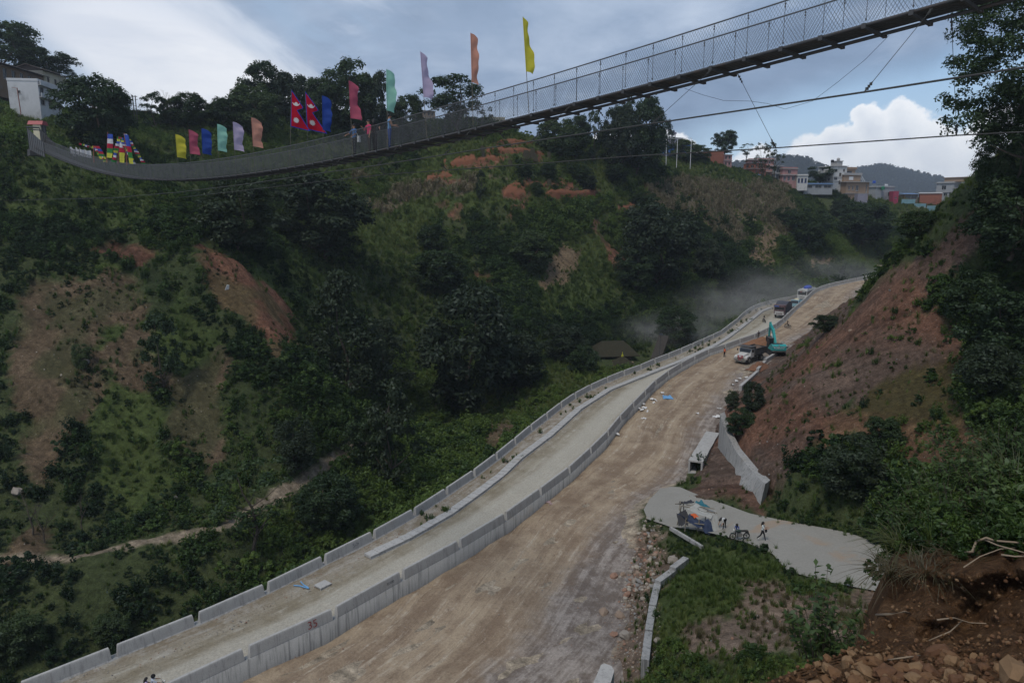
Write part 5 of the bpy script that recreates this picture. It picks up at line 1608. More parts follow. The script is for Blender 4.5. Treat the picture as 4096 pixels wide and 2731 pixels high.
def stand_on_bridge(px, py, s): 
    t, z, D = on_bridge(px, py, s); return BR(t, s, 0.005)
brz = math.atan2(BU[1], BU[0]) - math.pi / 2
pr, fr = person(stand_on_bridge(1420, 617, -0.25), 1.70, 2.6, 'person in a blue checked shirt, leftmost of the four on the bridge', (0.055, 0.13, 0.28), (0.02, 0.021, 0.024), pose=dict(Rarm=0.7, Relb=0.5, Larm=0.5, Lelb=0.6))
mb = MB(); mb.box((-0.23, -0.12, 0.92), (0.10, 0.24, 0.34), 0.2, (0.8, 0.8)); mb.tube([(-0.2, -0.1, 1.08), (-0.10, 0.02, 1.42)], 0.012, 5)
bg = mb.build('shoulder_bag', fabric((0.62, 0.60, 0.56)), None, tuple(Vector(pr.location) + Vector((0, 0, 0))), (0, 0, 2.6)); tag(bg, 'white shoulder bag hanging on the person in the checked shirt', 'bag')
person(stand_on_bridge(1478, 602, -0.15), 1.76, 2.4, 'person in a pink shirt and dark trousers seen from behind on the bridge', (0.42, 0.045, 0.11), (0.04, 0.035, 0.032), pose=dict(Rarm=0.5, Relb=1.7, Larm=0.2), sleeves=True)
person(stand_on_bridge(1500, 598, 0.15), 1.80, 5.9, 'person in black facing the one in the pink shirt', (0.028, 0.022, 0.024), (0.022, 0.02, 0.022), shoes=(0.5, 0.5, 0.48), pose=dict(Rarm=0.4, Relb=1.9, Larm=0.3, Lelb=1.0), hair='long')
person(stand_on_bridge(1560, 588, -0.2), 1.74, 5.2, 'person in a light blue shirt and blue jeans leaning on the bridge netting', (0.10, 0.22, 0.38), (0.025, 0.05, 0.16), pose=dict(Larm=0.5, Lelb=1.3, Rarm=0.3, Relb=1.2), hair='short', sleeves=False)
# ------------------------------------------------------------------ buildings
def plaster(name, col, dirt=(0.16, 0.15, 0.14), k=0.25): return simple_mat(name, col, 0.9, 0, 0.16, 0.6, 0.1, 0.15, dirt, k)
MW = {
 'white': plaster('white_limewash', (0.50, 0.50, 0.50), (0.27, 0.27, 0.27)), 'brown': plaster('brown_earth_plaster', (0.17, 0.115, 0.075)), 'cream': plaster('cream_wash', (0.46, 0.42, 0.33)),
 'pink': plaster('pink_wash', (0.40, 0.22, 0.21)), 'brick': plaster('red_brickwork', (0.27, 0.105, 0.07), (0.17, 0.08, 0.06)), 'tan': plaster('tan_brickwork', (0.30, 0.215, 0.155), (0.19, 0.14, 0.11)),
 'grey': plaster('grey_cement', (0.30, 0.31, 0.325), (0.19, 0.2, 0.21)), 'blue': plaster('bright_blue_wash', (0.045, 0.13, 0.34)), 'lav': plaster('grey_lilac_wash', (0.25, 0.24, 0.29)),
 'teal': simple_mat('teal_sheet_metal', (0.17, 0.30, 0.33), 0.5, 0.1, 0.15, 0.5, 0, 0.4), 'pale': plaster('pale_wash', (0.55, 0.54, 0.52)), 'hot': plaster('hot_pink_panel', (0.30, 0.05, 0.09)),
}
M_TRIM = simple_mat('concrete_trim', (0.34, 0.33, 0.32), 0.9, 0, 0.2, 1.5)
M_GLASS = simple_mat('dark_window_glass', (0.015, 0.018, 0.022), 0.12, 0, 0.2, 1, 0, 0.6)
M_FRAME = simple_mat('window_frame_paint', (0.30, 0.27, 0.24), 0.7, 0, 0.2, 3)
M_WFRAME = simple_mat('white_window_frame', (0.6, 0.6, 0.6), 0.6, 0, 0.1, 3)
M_TILE = simple_mat('dark_tiles', (0.075, 0.058, 0.050), 0.85, 0, 0.4, 2.5)
M_RTILE = simple_mat('rusty_tin', (0.22, 0.10, 0.075), 0.7, 0, 0.3, 1.2)
M_TANKB = simple_mat('black_plastic_tank', (0.02, 0.02, 0.022), 0.5)
M_TANKG = simple_mat('green_plastic_tank', (0.02, 0.17, 0.09), 0.5)
M_TANKU = simple_mat('blue_plastic_tank', (0.03, 0.08, 0.35), 0.5)
M_ROOFBLUE = simple_mat('blue_tin', (0.10, 0.17, 0.30), 0.5, 0.1, 0.2, 1)


def wall_face(mb, w, h, wins, T):
    """a wall with real openings: grid cells, reveals; T maps (u along, v up, d inward)"""
    us = sorted({0.0, w, *[x for a, b, c, d in wins for x in (a, b)]}); vs = sorted({-3.0, h, *[x for a, b, c, d in wins for x in (c, d)]})
    for i in range(len(us) - 1):
        for j in range(len(vs) - 1):
            cu, cv = (us[i] + us[i + 1]) / 2, (vs[j] + vs[j + 1]) / 2
            if any(a < cu < b and c < cv < d for a, b, c, d in wins): continue
            mb.raw([T(us[i], vs[j], 0), T(us[i + 1], vs[j], 0), T(us[i + 1], vs[j + 1], 0), T(us[i], vs[j + 1], 0)], [(0, 1, 2, 3)])
    for a, b, c, d in wins:
        q = [(a, c), (b, c), (b, d), (a, d)]
        for k in range(4):
            (x0, y0), (x1, y1) = q[k], q[(k + 1) % 4]
            mb.raw([T(x0, y0, 0), T(x1, y1, 0), T(x1, y1, 0.28), T(x0, y0, 0.28)], [(0, 1, 2, 3)])


def house(name, label, P0, P1, zb, zt, depth, mats, wins_f=(), wins_r=(), wins_l=(), parapet=0.0, ledges=(), roof=None, roofmat=None, group=None, cat='house', frame=None, over=0.5):
    """P0,P1: front wall line in plan, left to right as seen; wins as fractions (u0,u1,v0,v1) of the face"""
    P0 = np.array(P0[:2]); P1 = np.array(P1[:2]); w = float(np.linalg.norm(P1 - P0)); d = (P1 - P0) / w; n = np.array([-d[1], d[0]])
    if n[1] < 0: n = -n
    h = zt - zb; root = empty(name, (P0[0], P0[1], zb), math.atan2(d[1], d[0])); tag(root, label, cat, group)
    mat = MW[mats] if isinstance(mats, str) else mats
    mb = MB()
    # local: x along front, y into the house, z up
    F = lambda u, v, q: (u, q, v); Rr = lambda u, v, q: (w - q, u, v); Ll = lambda u, v, q: (q, depth - u, v)
    sc = lambda ws, W_: [(a * W_, b * W_, c * h, e * h) for a, b, c, e in ws]
    wf, wr, wl = sc(wins_f, w), sc(wins_r, depth), sc(wins_l, depth)
    wall_face(mb, w, h, wf, F); wall_face(mb, depth, h, wr, Rr); wall_face(mb, depth, h, wl, Ll)
    mb.raw([(0, depth, -3), (w, depth, -3), (w, depth, h), (0, depth, h)], [(0, 1, 2, 3)])
    mb.raw([(0, 0, h - .02), (w, 0, h - .02), (w, depth, h - .02), (0, depth, h - .02)], [(0, 1, 2, 3)])
    mb.build('wall', mat, root)
    fm = frame or M_FRAME
    for ws, T in ((wf, F), (wr, Rr), (wl, Ll)):
        for a, b, c, e in ws:
            g = MB(); g.raw([T(a, c, .24), T(b, c, .24), T(b, e, .24), T(a, e, .24)], [(0, 1, 2, 3)]); wo = g.build('window', M_GLASS, root)
            g = MB(); t = 0.07
            for (x0, x1, y0, y1) in ((a, a + t, c, e), (b - t, b, c, e), (a + t, b - t, c, c + t), (a + t, b - t, e - t, e), ((a + b) / 2 - t / 2, (a + b) / 2 + t / 2, c + t, e - t)):
                p = [T(x0, y0, .15), T(x1, y0, .15), T(x1, y1, .15), T(x0, y1, .15), T(x0, y0, .22), T(x1, y0, .22), T(x1, y1, .22), T(x0, y1, .22)]
                g.raw(p, [(0, 1, 2, 3), (7, 6, 5, 4), (0, 4, 5, 1), (1, 5, 6, 2), (2, 6, 7, 3), (3, 7, 4, 0)])
            g.build('window_frame', fm, wo)
            g = MB(); p0 = T(a - .12, c - .10, -.09); p1 = T(b + .12, c, .02)
            cc = [(p0[i] + p1[i]) / 2 for i in range(3)]; dd = [abs(p0[i] - p1[i]) for i in range(3)]; g.box(cc, dd); g.build('window_sill', M_TRIM, wo)
    for v, out, th in ledges:
        g = MB(); g.box((w / 2, depth / 2, v * h), (w + 2 * out, depth + 2 * out, th)); g.build('floor_slab', M_TRIM, root)
    if parapet:
        g = MB(); t = 0.14
        for c, dm in (((w / 2, -.02, h + parapet / 2), (w + .04, t, parapet)), ((w / 2, depth + .02, h + parapet / 2), (w + .04, t, parapet)), ((-.02, depth / 2, h + parapet / 2), (t, depth - .1, parapet)), ((w + .02, depth / 2, h + parapet / 2), (t, depth - .1, parapet))): g.box(c, dm)
        g.build('parapet', mat, root)
    if roof == 'gable':
        g = MB(); rh = min(1.6, depth * 0.28); o = over
        e = h - 0.1
        pts = [(-o, -o, e), (w + o, -o, e), (w + o, depth + o, e), (-o, depth + o, e), (-o, depth / 2, e + rh), (w + o, depth / 2, e + rh)]
        up = [(x, y, z + 0.16) for x, y, z in pts]
        g.raw(pts + up, [(0, 4, 5, 1), (2, 5, 4, 3), (6, 7, 11, 10), (8, 9, 10, 11), (0, 1, 7, 6), (2, 3, 9, 8), (0, 6, 10, 4), (4, 10, 9, 3), (1, 5, 11, 7), (5, 2, 8, 11)])
        g.raw([(0, 0, h), (0, depth, h), (0, depth / 2, h + rh)], [(0, 1, 2)]); g.raw([(w, 0, h), (w, depth, h), (w, depth / 2, h + rh)], [(0, 1, 2)])
        g.build('roof', roofmat or M_TILE, root)
    elif roof == 'shed':
        g = MB(); o = over; p = [(-o, -o, h + .05), (w + o, -o, h + .05), (w + o, depth + o, h + .7), (-o, depth + o, h + .7)]; g.raw(p + [(x, y, z + .1) for x, y, z in p], [(3, 2, 1, 0), (4, 5, 6, 7), (0, 1, 5, 4), (1, 2, 6, 5), (2, 3, 7, 6), (3, 0, 4, 7)]); g.build('roof', roofmat or M_RTILE, root)
    return root, w, h, depth


def tank(root, x, y, z, r, hgt, mat, stand=0.6):
    g = MB(); g.tube([(x, y, z + stand), (x, y, z + stand + hgt * 0.85), (x, y, z + stand + hgt * 0.97), (x, y, z + stand + hgt * 1.05)], [r, r, r * 0.75, r * 0.25], 12); tk = g.build('water_tank', mat, root, smooth=False)
    g = MB()
    for a in range(4): g.box((x + r * .8 * math.cos(a * 1.57 + .78), y + r * .8 * math.sin(a * 1.57 + .78), z + stand / 2), (.1, .1, stand))
    g.build('tank_stand', M_TRIM, tk)


def grid_w(nc, floors, u0=0.08, u1=0.92, ww=0.5, v0=0.30, v1=0.78):
    out = []
    for f in range(floors):
        for c in range(nc):
            a = u0 + (u1 - u0) * (c + 0.5 - ww / 2) / nc; b = u0 + (u1 - u0) * (c + 0.5 + ww / 2) / nc
            out.append((a, b, (f + v0) / floors, (f + v1) / floors))
    return out


def fh(name, label, px0, px1, yb, yt, D0, D1, depth, mats, **kw):
    D = (D0 + D1) / 2
    zb = at((px0 + px1) / 2, yb, D)[2]; zt = at((px0 + px1) / 2, yt, D)[2]
    return house(name, label, at(px0, yb, D0), at(px1, yb, D1), zb, zt, depth, mats, **kw)


# far left
r_, w, h, dp = fh('school_building', 'long brown and cream building with a dark tiled roof at the far left', -160, 178, 345, 262, 165, 196, 8, 'brown', wins_f=grid_w(9, 1, 0.05, 0.97, 0.45, 0.35, 0.85), roof='gable', over=1.1, cat='building')
fh('cream_wing', 'cream wing with a tiled roof adjoining the long brown building', 178.5, 268, 352, 298, 196.4, 206, 8, 'cream', wins_f=grid_w(3, 1, 0.05, 0.97, 0.35, 0.1, 0.62), roof='gable', over=1.1, cat='building')
r_, w, h, dp = fh('white_house', 'weathered white house with dark windows on the left skyline', 163, 246, 440, 344, 150, 159, 6, 'white', wins_f=[(.06, .25, .10, .32), (.40, .72, .06, .36), (.85, .97, .06, .36), (.06, .25, .56, .80), (.40, .72, .54, .84), (.85, .97, .54, .84)], wins_l=[(.30, .40, .5, .62)], parapet=0.5)
for v in (0.42, 0.90):
    g = MB(); g.box((w / 2, -0.55, v * h + 0.25), (w + 0.2, 0.12, 0.85)); g.build('balcony_parapet', MW['white'], r_)
    g = MB(); g.box((w / 2, -0.30, v * h - 0.22), (w + 0.2, 0.62, 0.12)); g.build('balcony_slab', M_TRIM, r_)
fh('small_white_house', 'small white two storey house beside the roofed shed on the left skyline', 470, 527, 492, 415, 178, 186, 6, 'pale', wins_f=[(.60, .85, .55, .75), (.65, .9, .12, .3)], ledges=((0.99, .35, .18), (.42, .2, .12)))
tank(bpy.data.objects['small_white_house'], 1.6, 2.5, 5.0, 0.7, 1.0, M_TANKB, 0.1)
fh('roofed_shed', 'open shed with a rusty roof behind the twin utility posts', 530, 600, 488, 447, 188, 190, 6, 'brown', wins_f=[(.05, .3, .05, .7), (.36, .62, .05, .7), (.68, .95, .05, .7)], roof='shed', cat='shed')
fh('blue_panel_house', 'small house with a bright blue panel among the skyline trees', 944, 998, 452, 412, 212, 216, 6, 'lav', wins_f=[(.5, .75, .2, .7)], ledges=((.98, .4, .2), (.1, .3, .15)))
g = MB(); g.box((1.3, -0.07, 1.2), (0.9, 0.1, 2.0)); g.build('blue_panel', simple_mat('sky_blue_panel', (0.08, 0.35, 0.62), 0.4), bpy.data.objects['blue_panel_house'])
fh('tan_house', 'tan three storey house seen through the netting behind the spreading tree', 1690, 1742, 525, 446, 240, 242, 6, 'tan', wins_f=grid_w(3, 3), ledges=((.33, .25, .15), (.66, .25, .15), (1.0, .3, .2)))
r_, w, h, dp = fh('flat_roofed_house', 'low cream house with a black tank seen just under the bridge deck', 1962, 2020, 500, 474, 240, 241, 6, 'cream', wins_f=grid_w(3, 1), parapet=0.4)
tank(r_, 0.9, 2, h, 0.55, 1.1, M_TANKB, 0.3)
# blue house and goal shaped frame
r_, w, h, dp = fh('blue_house', 'bright blue house with grey terraces and a roof tower', 2694, 2768, 640, 577, 300, 304, 8, 'blue', wins_f=grid_w(4, 2, ww=0.55), ledges=((1.0, .6, .25),))
g = MB(); g.box((2.8, 4, h + 1.2), (5.0, 5.5, 2.4)); g.build('upper_storey', MW['lav'], r_)
g = MB(); g.box((2.8, 4, h + 2.5), (5.6, 6.2, .25)); g.build('upper_slab', M_TRIM, r_)
g = MB(); [g.box((1.2 + a, 3.2 + b, h + 3.4), (.3, .3, 1.7)) for a in (-.9, .9) for b in (-.9, .9)]; g.box((1.2, 3.2, h + 4.5), (2.6, 2.6, 0.9)); g.build('roof_tower', MW['lav'], r_)
tank(r_, 0.6, 3.2, h + 4.95, .45, .8, M_TANKB, 0.05); tank(r_, 1.9, 3.2, h + 4.95, .5, .7, M_TANKU, 0.05)
gp = empty('pipe_frame', tuple(at(2709, 652, 270))); tag(gp, 'tall white pipe frame of three posts in front of the blue house', 'frame')
M_WPIPE = simple_mat('white_pipe', (0.62, 0.62, 0.62), 0.5)
b0 = Vector(at(2709, 652, 270))
tops = []
for (xt, yt, xb, yb) in ((2666, 553, 2664.5, 655), (2710.5, 556, 2706.5, 655), (2766, 552, 2761, 660)):
    p = Vector(at(xt, yt, 270)) - b0; q = Vector(at(xb, yb, 270)) - b0; g = MB(); g.tube([q + Vector((0, 0, -1.5)), p], 0.10, 6); g.build('post', M_WPIPE, gp); tops.append(p)
g = MB(); g.tube(tops, 0.06, 6); g.build('crossbar', M_WPIPE, gp)
# brick and pink houses
fh('brick_house', 'red brick house with unfinished walls left of the pink houses', 2830, 2893, 668, 606, 300, 302, 8, 'brick', wins_f=[(.08, .16, .5, .7)], parapet=0.2)
fh('low_brick_house', 'low red brick outhouse at the foot of the brick house', 2810, 2856, 670, 636, 296, 296, 5, 'brick', wins_f=[(.4, .55, .3, .7)])
fh('rosy_house', 'small rosy house half hidden right of the brick house', 2893.5, 2926, 668, 620, 303, 304, 6, 'pink', wins_f=grid_w(2, 2), ledges=((.52, .3, .2), (1.0, .4, .25)))
fh('pink_tower_house', 'tall pink house with white balconies behind the thin trees', 2990, 3092, 712, 640, 328, 326, 10, 'pink', wins_f=grid_w(5, 3, ww=0.4), ledges=((.33, .7, .2), (.66, .7, .2), (1.0, .8, .35)), parapet=.6, frame=M_WFRAME)
r_, w, h, dp = fh('corner_brick_house', 'red brick corner house in front of the tall pink house', 2972, 3016, 705, 654, 318, 312, 7, 'brick', wins_f=[(.25, .45, .68, .86), (.65, .92, .64, .84), (.3, .55, .1, .4)], wins_r=grid_w(4, 2, ww=.5), ledges=((.55, .4, .15), (1.0, .3, .15)))
fh('white_shed', 'long low white shed with a flat tin roof above the maize field', 2970, 3042, 724, 701, 308, 308, 5, 'pale', roof='shed', roofmat=M_ROOFBLUE, cat='shed', over=.2)
fh('open_concrete_frame', 'half built concrete house between the tall pink and the red pink houses', 3100, 3128, 722, 665, 322, 322, 7, 'grey', wins_f=[(.1, .9, .08, .42), (.1, .9, .55, .9)], ledges=((.48, .4, .2), (1., .4, .2)))
fh('red_pink_house', 'pink and red house with arched openings left of the white and blue house', 3128.5, 3187, 728, 673, 320, 321, 8, 'pink', wins_f=[(.08, .24, .12, .42), (.36, .52, .08, .42), (.66, .86, .12, .42), (.36, .56, .6, .85)], ledges=((.5, .5, .3), (.95, .5, .3)), parapet=.4, frame=M_WFRAME)
fh('white_blue_house', 'low white house with blue windows right of the red pink house', 3188, 3230, 736, 702, 320, 320, 6, 'pale', wins_f=[(.06, .26, .12, .65), (.36, .58, .12, .65), (.70, .90, .12, .65)], ledges=((.95, .3, .2),), parapet=.5, frame=simple_mat('blue_frame', (.06, .12, .4), .6))
r_, w, h, dp = fh('white_tower_block', 'tall narrow white and grey block with roof tanks', 3331, 3382, 752, 664, 330, 332, 11, 'pale', wins_f=[(.04, .26, .72, .84), (.42, .58, .52, .68), (.04, .30, .36, .50), (.42, .56, .18, .34), (.7, .85, .74, .86)], wins_l=grid_w(2, 4, ww=.3), ledges=((.46, .2, .12), (.98, .5, .2), (.3, .2, .1)))
tank(r_, 1.2, 3, h, .75, 1.2, M_TANKB, 1.6)
g = MB(); g.box((4.6, 4, h + 1.1), (3.2, 4, 2.2)); g.box((4.6, 4, h + 2.3), (3.8, 4.6, .2)); g.sphere((5.0, 3.6, h + 3.1), .8, 10, 6); g.build('stair_head', M_TRIM, r_)
r_, w, h, dp = fh('tan_block', 'wide tan brick block with stepped terraces and a green tank', 3382.5, 3474, 775, 728, 328, 331, 12, 'tan', wins_f=[(.10, .17, .3, .65), (.26, .33, .3, .65), (.42, .54, .25, .7), (.86, .92, .1, .8)], ledges=((.98, .9, .25), (.02, .4, .2)), frame=M_WFRAME)
g = MB(); g.box((w * .40, 7, h + 1.6), (w * .72, 9, 3.2)); g.build('second_storey', MW['tan'], r_)
g = MB(); g.box((w * .34, 2.42, h + 1.7), (2.3, .12, 1.6)); g.build('second_storey_window', M_WFRAME, r_)
g = MB(); g.box((w * .40, 7, h + 3.3), (w * .78, 10, .3)); g.box((w * .40, 2.05, h + 3.8), (w * .78, .15, .8)); g.build('terrace_slab', M_TRIM, r_)
g = MB(); g.box((w * .45, 8.5, h + 4.8), (w * .5, 6, 2.6)); g.box((w * .45, 8.5, h + 6.2), (w * .58, 7, .25)); g.box((w * .45, 5.1, h + 6.7), (w * .58, .15, .8)); g.build('top_storey', MW['tan'], r_)
g = MB(); g.box((w * .42, 5.45, h + 4.6), (3.0, .1, 1.1)); g.build('top_opening', M_GLASS, r_)
g = MB(); g.tube([(w * .80, 3, h + 3.2), (w * .99, 3, h + .4)], .16, 6); g.tube([(w * .80, 4.2, h + 3.2), (w * .99, 4.2, h + .4)], .16, 6); g.build('stair_flight', M_WPIPE, r_)
tank(r_, w * .12, 7, h + 6.2, .85, 1.3, M_TANKG, .5)
r_, w, h, dp = fh('grey_house', 'small grey cement house with blue and green tanks', 3500, 3572, 800, 748, 345, 348, 8, 'grey', wins_f=[(.7, .9, .3, .6)], ledges=((.98, .4, .25),), parapet=.5)
tank(r_, 2.2, 4, h + 0.6, .8, 1.3, M_TANKU, 1.2); tank(r_, 3.0, -1.2, h - 1.6, .85, 1.6, M_TANKG, .1)
g = MB(); g.box((w * .72, 2, h + .9), (1.9, .2, 1.1)); g.build('white_rail', M_WPIPE, r_)
fh('pink_panel_shed', 'small shed with a hot pink upper panel beside the grey house', 3571, 3592, 806, 765, 343, 343, 4, 'hot', wins_f=[(.3, .7, .3, .42)], cat='shed')
fh('open_tin_shed', 'open sided shed with a blue tin roof left of the long brick shed', 3617, 3670, 800, 778, 350, 350, 5, 'brown', wins_f=[(.05, .95, .1, .85)], roof='shed', roofmat=M_ROOFBLUE, cat='shed')
fh('brick_shed', 'long red brick shed with a thin flat roof in front of the grey block', 3676, 3764, 820, 775, 350, 346, 6, 'brick', wins_r=grid_w(3, 1), roof='shed', roofmat=M_TRIM, cat='shed', over=.4)
r_, w, h, dp = fh('grey_block', 'three storey grey cement block with white window frames at the right end of the village', 3738, 3808, 822, 728, 358, 352, 10, 'grey', wins_f=[(.30, .55, .66, .84), (.45, .65, .40, .52), (.74, .86, .42, .58), (.66, .90, .12, .27)], ledges=((.95, .5, .3), (.56, .3, .2)), frame=M_WFRAME)
fh('concrete_frame_house', 'unfinished house of concrete posts and tan infill right of the grey block', 3808.5, 3890, 822, 752, 352, 350, 9, 'tan', wins_f=[(.04, .26, .45, .85), (.32, .60, .45, .85), (.66, .95, .45, .85)], ledges=((.98, .5, .35), (.42, .2, .25)))
bpy.data.objects['grey_block']
g = MB(); g.box((10, 5, h + .9), (14, 8, 2.0)); g.box((10, 5, h + 2), (15, 9, .25)); g.build('roof_storey', MW['tan'], r_); tank(r_, 16, 4, h + 2, .8, 1.2, M_TANKU, .1)
# tin hoardings: separate sheets
def hoarding(label, px0, px1, y0, y1, D, n, stone=False):
    root = empty('tin_fence', tuple(at(px0, y1, D))); tag(root, label, 'fence', 'teal tin fences')
    a = at(px0, y1, D); b = at(px1, y1, D); H = (y1 - y0) / FOC * D; L = (b[0] - a[0])
    for k in range(n):
        g = MB(); g.box((L * (k + .5) / n, .06 * (k % 2), H / 2), (L / n - .04, .05, H)); g.build('sheet', MW['teal'], root)
    g = MB(); g.box((L / 2, .1, H + .06), (L + .3, .3, .12)); g.build('top_rail', M_TRIM, root)
    if stone:
        g = MB(); g.box((L / 2, .1, -.9), (L + 1, .7, 1.8)); g.build('stone_base', plaster('pale_stone', (.36, .34, .31)), root)
hoarding('teal tin fence under the open tin shed', 3605, 3660, 798, 815, 344, 5)
hoarding('short teal tin fence below the left end of the brick shed', 3656, 3704, 815, 828, 342, 4, True)
hoarding('long teal tin fence at the village edge above the bushes', 3706, 3845, 824, 848, 340, 12, True)
fh('blue_awning_stall', 'low stall with blue sheeting below the tan block', 3430, 3470, 790, 776, 322, 322, 3, 'lav', cat='stall')
fh('blue_tarp_stall', 'low stall under a dark blue sheet left of the white tower block', 3215, 3330, 752, 738, 322, 322, 4, 'grey', wins_f=[(.05, .3, .0, .8), (.4, .62, .0, .8), (.7, .95, .0, .8)], roof='shed', roofmat=M_ROOFBLUE, cat='stall')

# utility posts on the left skyline
up_ = empty('utility_posts', tuple(at(545, 487, 176))); tag(up_, 'twin steel utility posts with cross arms on the left skyline', 'utility pole')
k = 176 / FOC
for dx in (-5, 5):
    g = MB(); g.tube([(dx * k, 0, -1), (dx * k, 0, 100 * k)], 0.11, 6); g.build('post', M_DARKSTEEL, up_)
g = MB(); g.box((0, 0, 96 * k), (26 * k, .12, .14)); g.box((0, 0, 60 * k), (16 * k, .12, .12)); g.box((8 * k, 0, 84 * k), (12 * k, .1, .1)); g.build('cross_arm', M_DARKSTEEL, up_)
lp = empty('red_pipe_post', tuple(at(82, 440, 140))); tag(lp, 'red painted pipe post against the wall of the white house', 'post')
k = 140 / FOC
g = MB(); g.tube([(0, 0, -1), (-3 * k, 0, 84 * k)], .09, 6); g.build('post', M_RTILE, lp)
g = MB(); g.tube([(-3 * k, 0, 82 * k), (-24 * k, 0, 86 * k)], .05, 5); g.build('arm', M_RTILE, lp)


def bare_tree(name, label, base, H, spread, seed, mat, cat='tree', tilt=(0, 0)):
    r = random.Random(seed); root = empty(name, tuple(base)); tag(root, label, cat)
    tm, tw = MB(), MB()
    def br(p, d, L, rad, lev, mb):
        q = p + d * L; m = p + d * L * .5 + Vector((r.uniform(-1, 1), r.uniform(-1, 1), 0)) * L * .08
        mb.tube([p, m, q], [rad, rad * .8, rad * .6], 5 if lev < 2 else 4, False)
        if lev < 4:
            for i in range(r.randint(2, 3)):
                nd = (d + Vector((r.uniform(-1, 1), r.uniform(-1, 1), r.uniform(-.25, .6))) * spread).normalized()
                br(q, nd, L * r.uniform(.55, .8), rad * .55, lev + 1, tw)
    br(Vector((0, 0, -.3)), Vector((tilt[0], tilt[1], 1)).normalized(), H * .32, H * .02, 0, tm)
    tm.build('trunk', mat, root); tw.build('twigs', mat, root)
    return root
bare_tree('bare_tree', 'bare grey leafless tree among the left skyline trees', at(668, 470, 180), 8.0, .55, 5, M_PALEBARK)

# ------------------------------------------------------------------ wooded hills beyond the village
def far_hill(name, label, prof, D0, D1, seed):
    px = np.linspace(prof[0][0], prof[-1][0], 90); yt = np.interp(px, [p[0] for p in prof], [p[1] for p in prof])
    rows = 26; vs = []
    for j in range(rows):
        s = j / (rows - 4)
        for i in range(len(px)):
            D = D0 + (D1 - D0) * s
            zb = at(px[i], 905, D0)[2] - 8; ztop = at(px[i], yt[i], D1)[2] - 5
            f = min(1, s) ** 0.8 if s <= 1 else 1 - (s - 1) * 2.0
            z = zb + (ztop - zb) * f
            x = at(px[i], 800, D)[0]; y = at(px[i], 800, D)[1]
            vs.append((x, y, z + (fbm(x, y, .005, seed, 3) - .5) * 16))
    n = len(px); f = np.array([(j * n + i, j * n + i + 1, (j + 1) * n + i + 1, (j + 1) * n + i) for j in range(rows - 1) for i in range(n - 1)])
    me = mesh(name, vs, f, simple_mat('forest_floor', (0.02, 0.03, 0.018), 1.0, 0, .3, .05), True)
    tag(mk(name, me), label, kind='structure')
    v = np.array(vs).reshape(rows, n, 3); r = np.random.default_rng(seed)
    m = 11000; jj = r.uniform(0, rows - 2, m); ii = r.uniform(0, n - 2, m); j0 = jj.astype(int); i0 = ii.astype(int); a = (jj - j0)[:, None]; b = (ii - i0)[:, None]
    P = (v[j0, i0] * (1 - b) + v[j0, i0 + 1] * b) * (1 - a) + (v[j0 + 1, i0] * (1 - b) + v[j0 + 1, i0 + 1] * b) * a
    return P
SRC_FAR = []
for k_ in range(3):
    v, f, _ = clump_crown(300 + k_, 'round' if k_ < 2 else 'cone', 12, 26, 0.14)
    SRC_FAR.append(bpy.data.objects.new('source_far_tree', mesh('source_far_tree', v, f, leaf_mat('far_forest_leaves%d' % k_, (0.012, 0.022, 0.014), (0.022, 0.036, 0.02), (0.04, 0.055, 0.028)))))
P = far_hill('hill', 'wooded hill behind the village at right', [(2300, 760), (2700, 690), (2950, 648), (3040, 640), (3135, 625), (3219, 633), (3283, 664), (3340, 690), (3430, 745), (3600, 800)], 1500, 2000, 3)
s_ = rng.uniform(8, 13, len(P)); scatter('far_forest', 'forest covering the hill behind the pink houses', SRC_FAR, P - [0, 0, 1], np.c_[s_ * .8, s_ * .8, s_], rng.random(len(P)), .05)
P = far_hill('hill', 'larger wooded hill behind the tan block', [(3100, 800), (3300, 705), (3425, 672), (3527, 657), (3586, 672), (3680, 690), (3757, 712), (3900, 745), (4100, 790), (4500, 850)], 2000, 2600, 5)
s_ = rng.uniform(9, 15, len(P)); scatter('far_forest', 'forest covering the larger hill behind the tan block', SRC_FAR, P - [0, 0, 1], np.c_[s_ * .8, s_ * .8, s_], rng.random(len(P)), .05)
# plain beyond, to the horizon
pl_ = [(-2500, 380, 20), (2500, 380, 20), (2500, 2400, 20), (-2500, 2400, 20)]
tag(mk('ground', mesh('ground', pl_, [(0, 1, 2, 3)], simple_mat('far_fields', (0.06, 0.075, 0.04), 1.0, 0, .4, .01))), 'far valley floor', kind='structure')

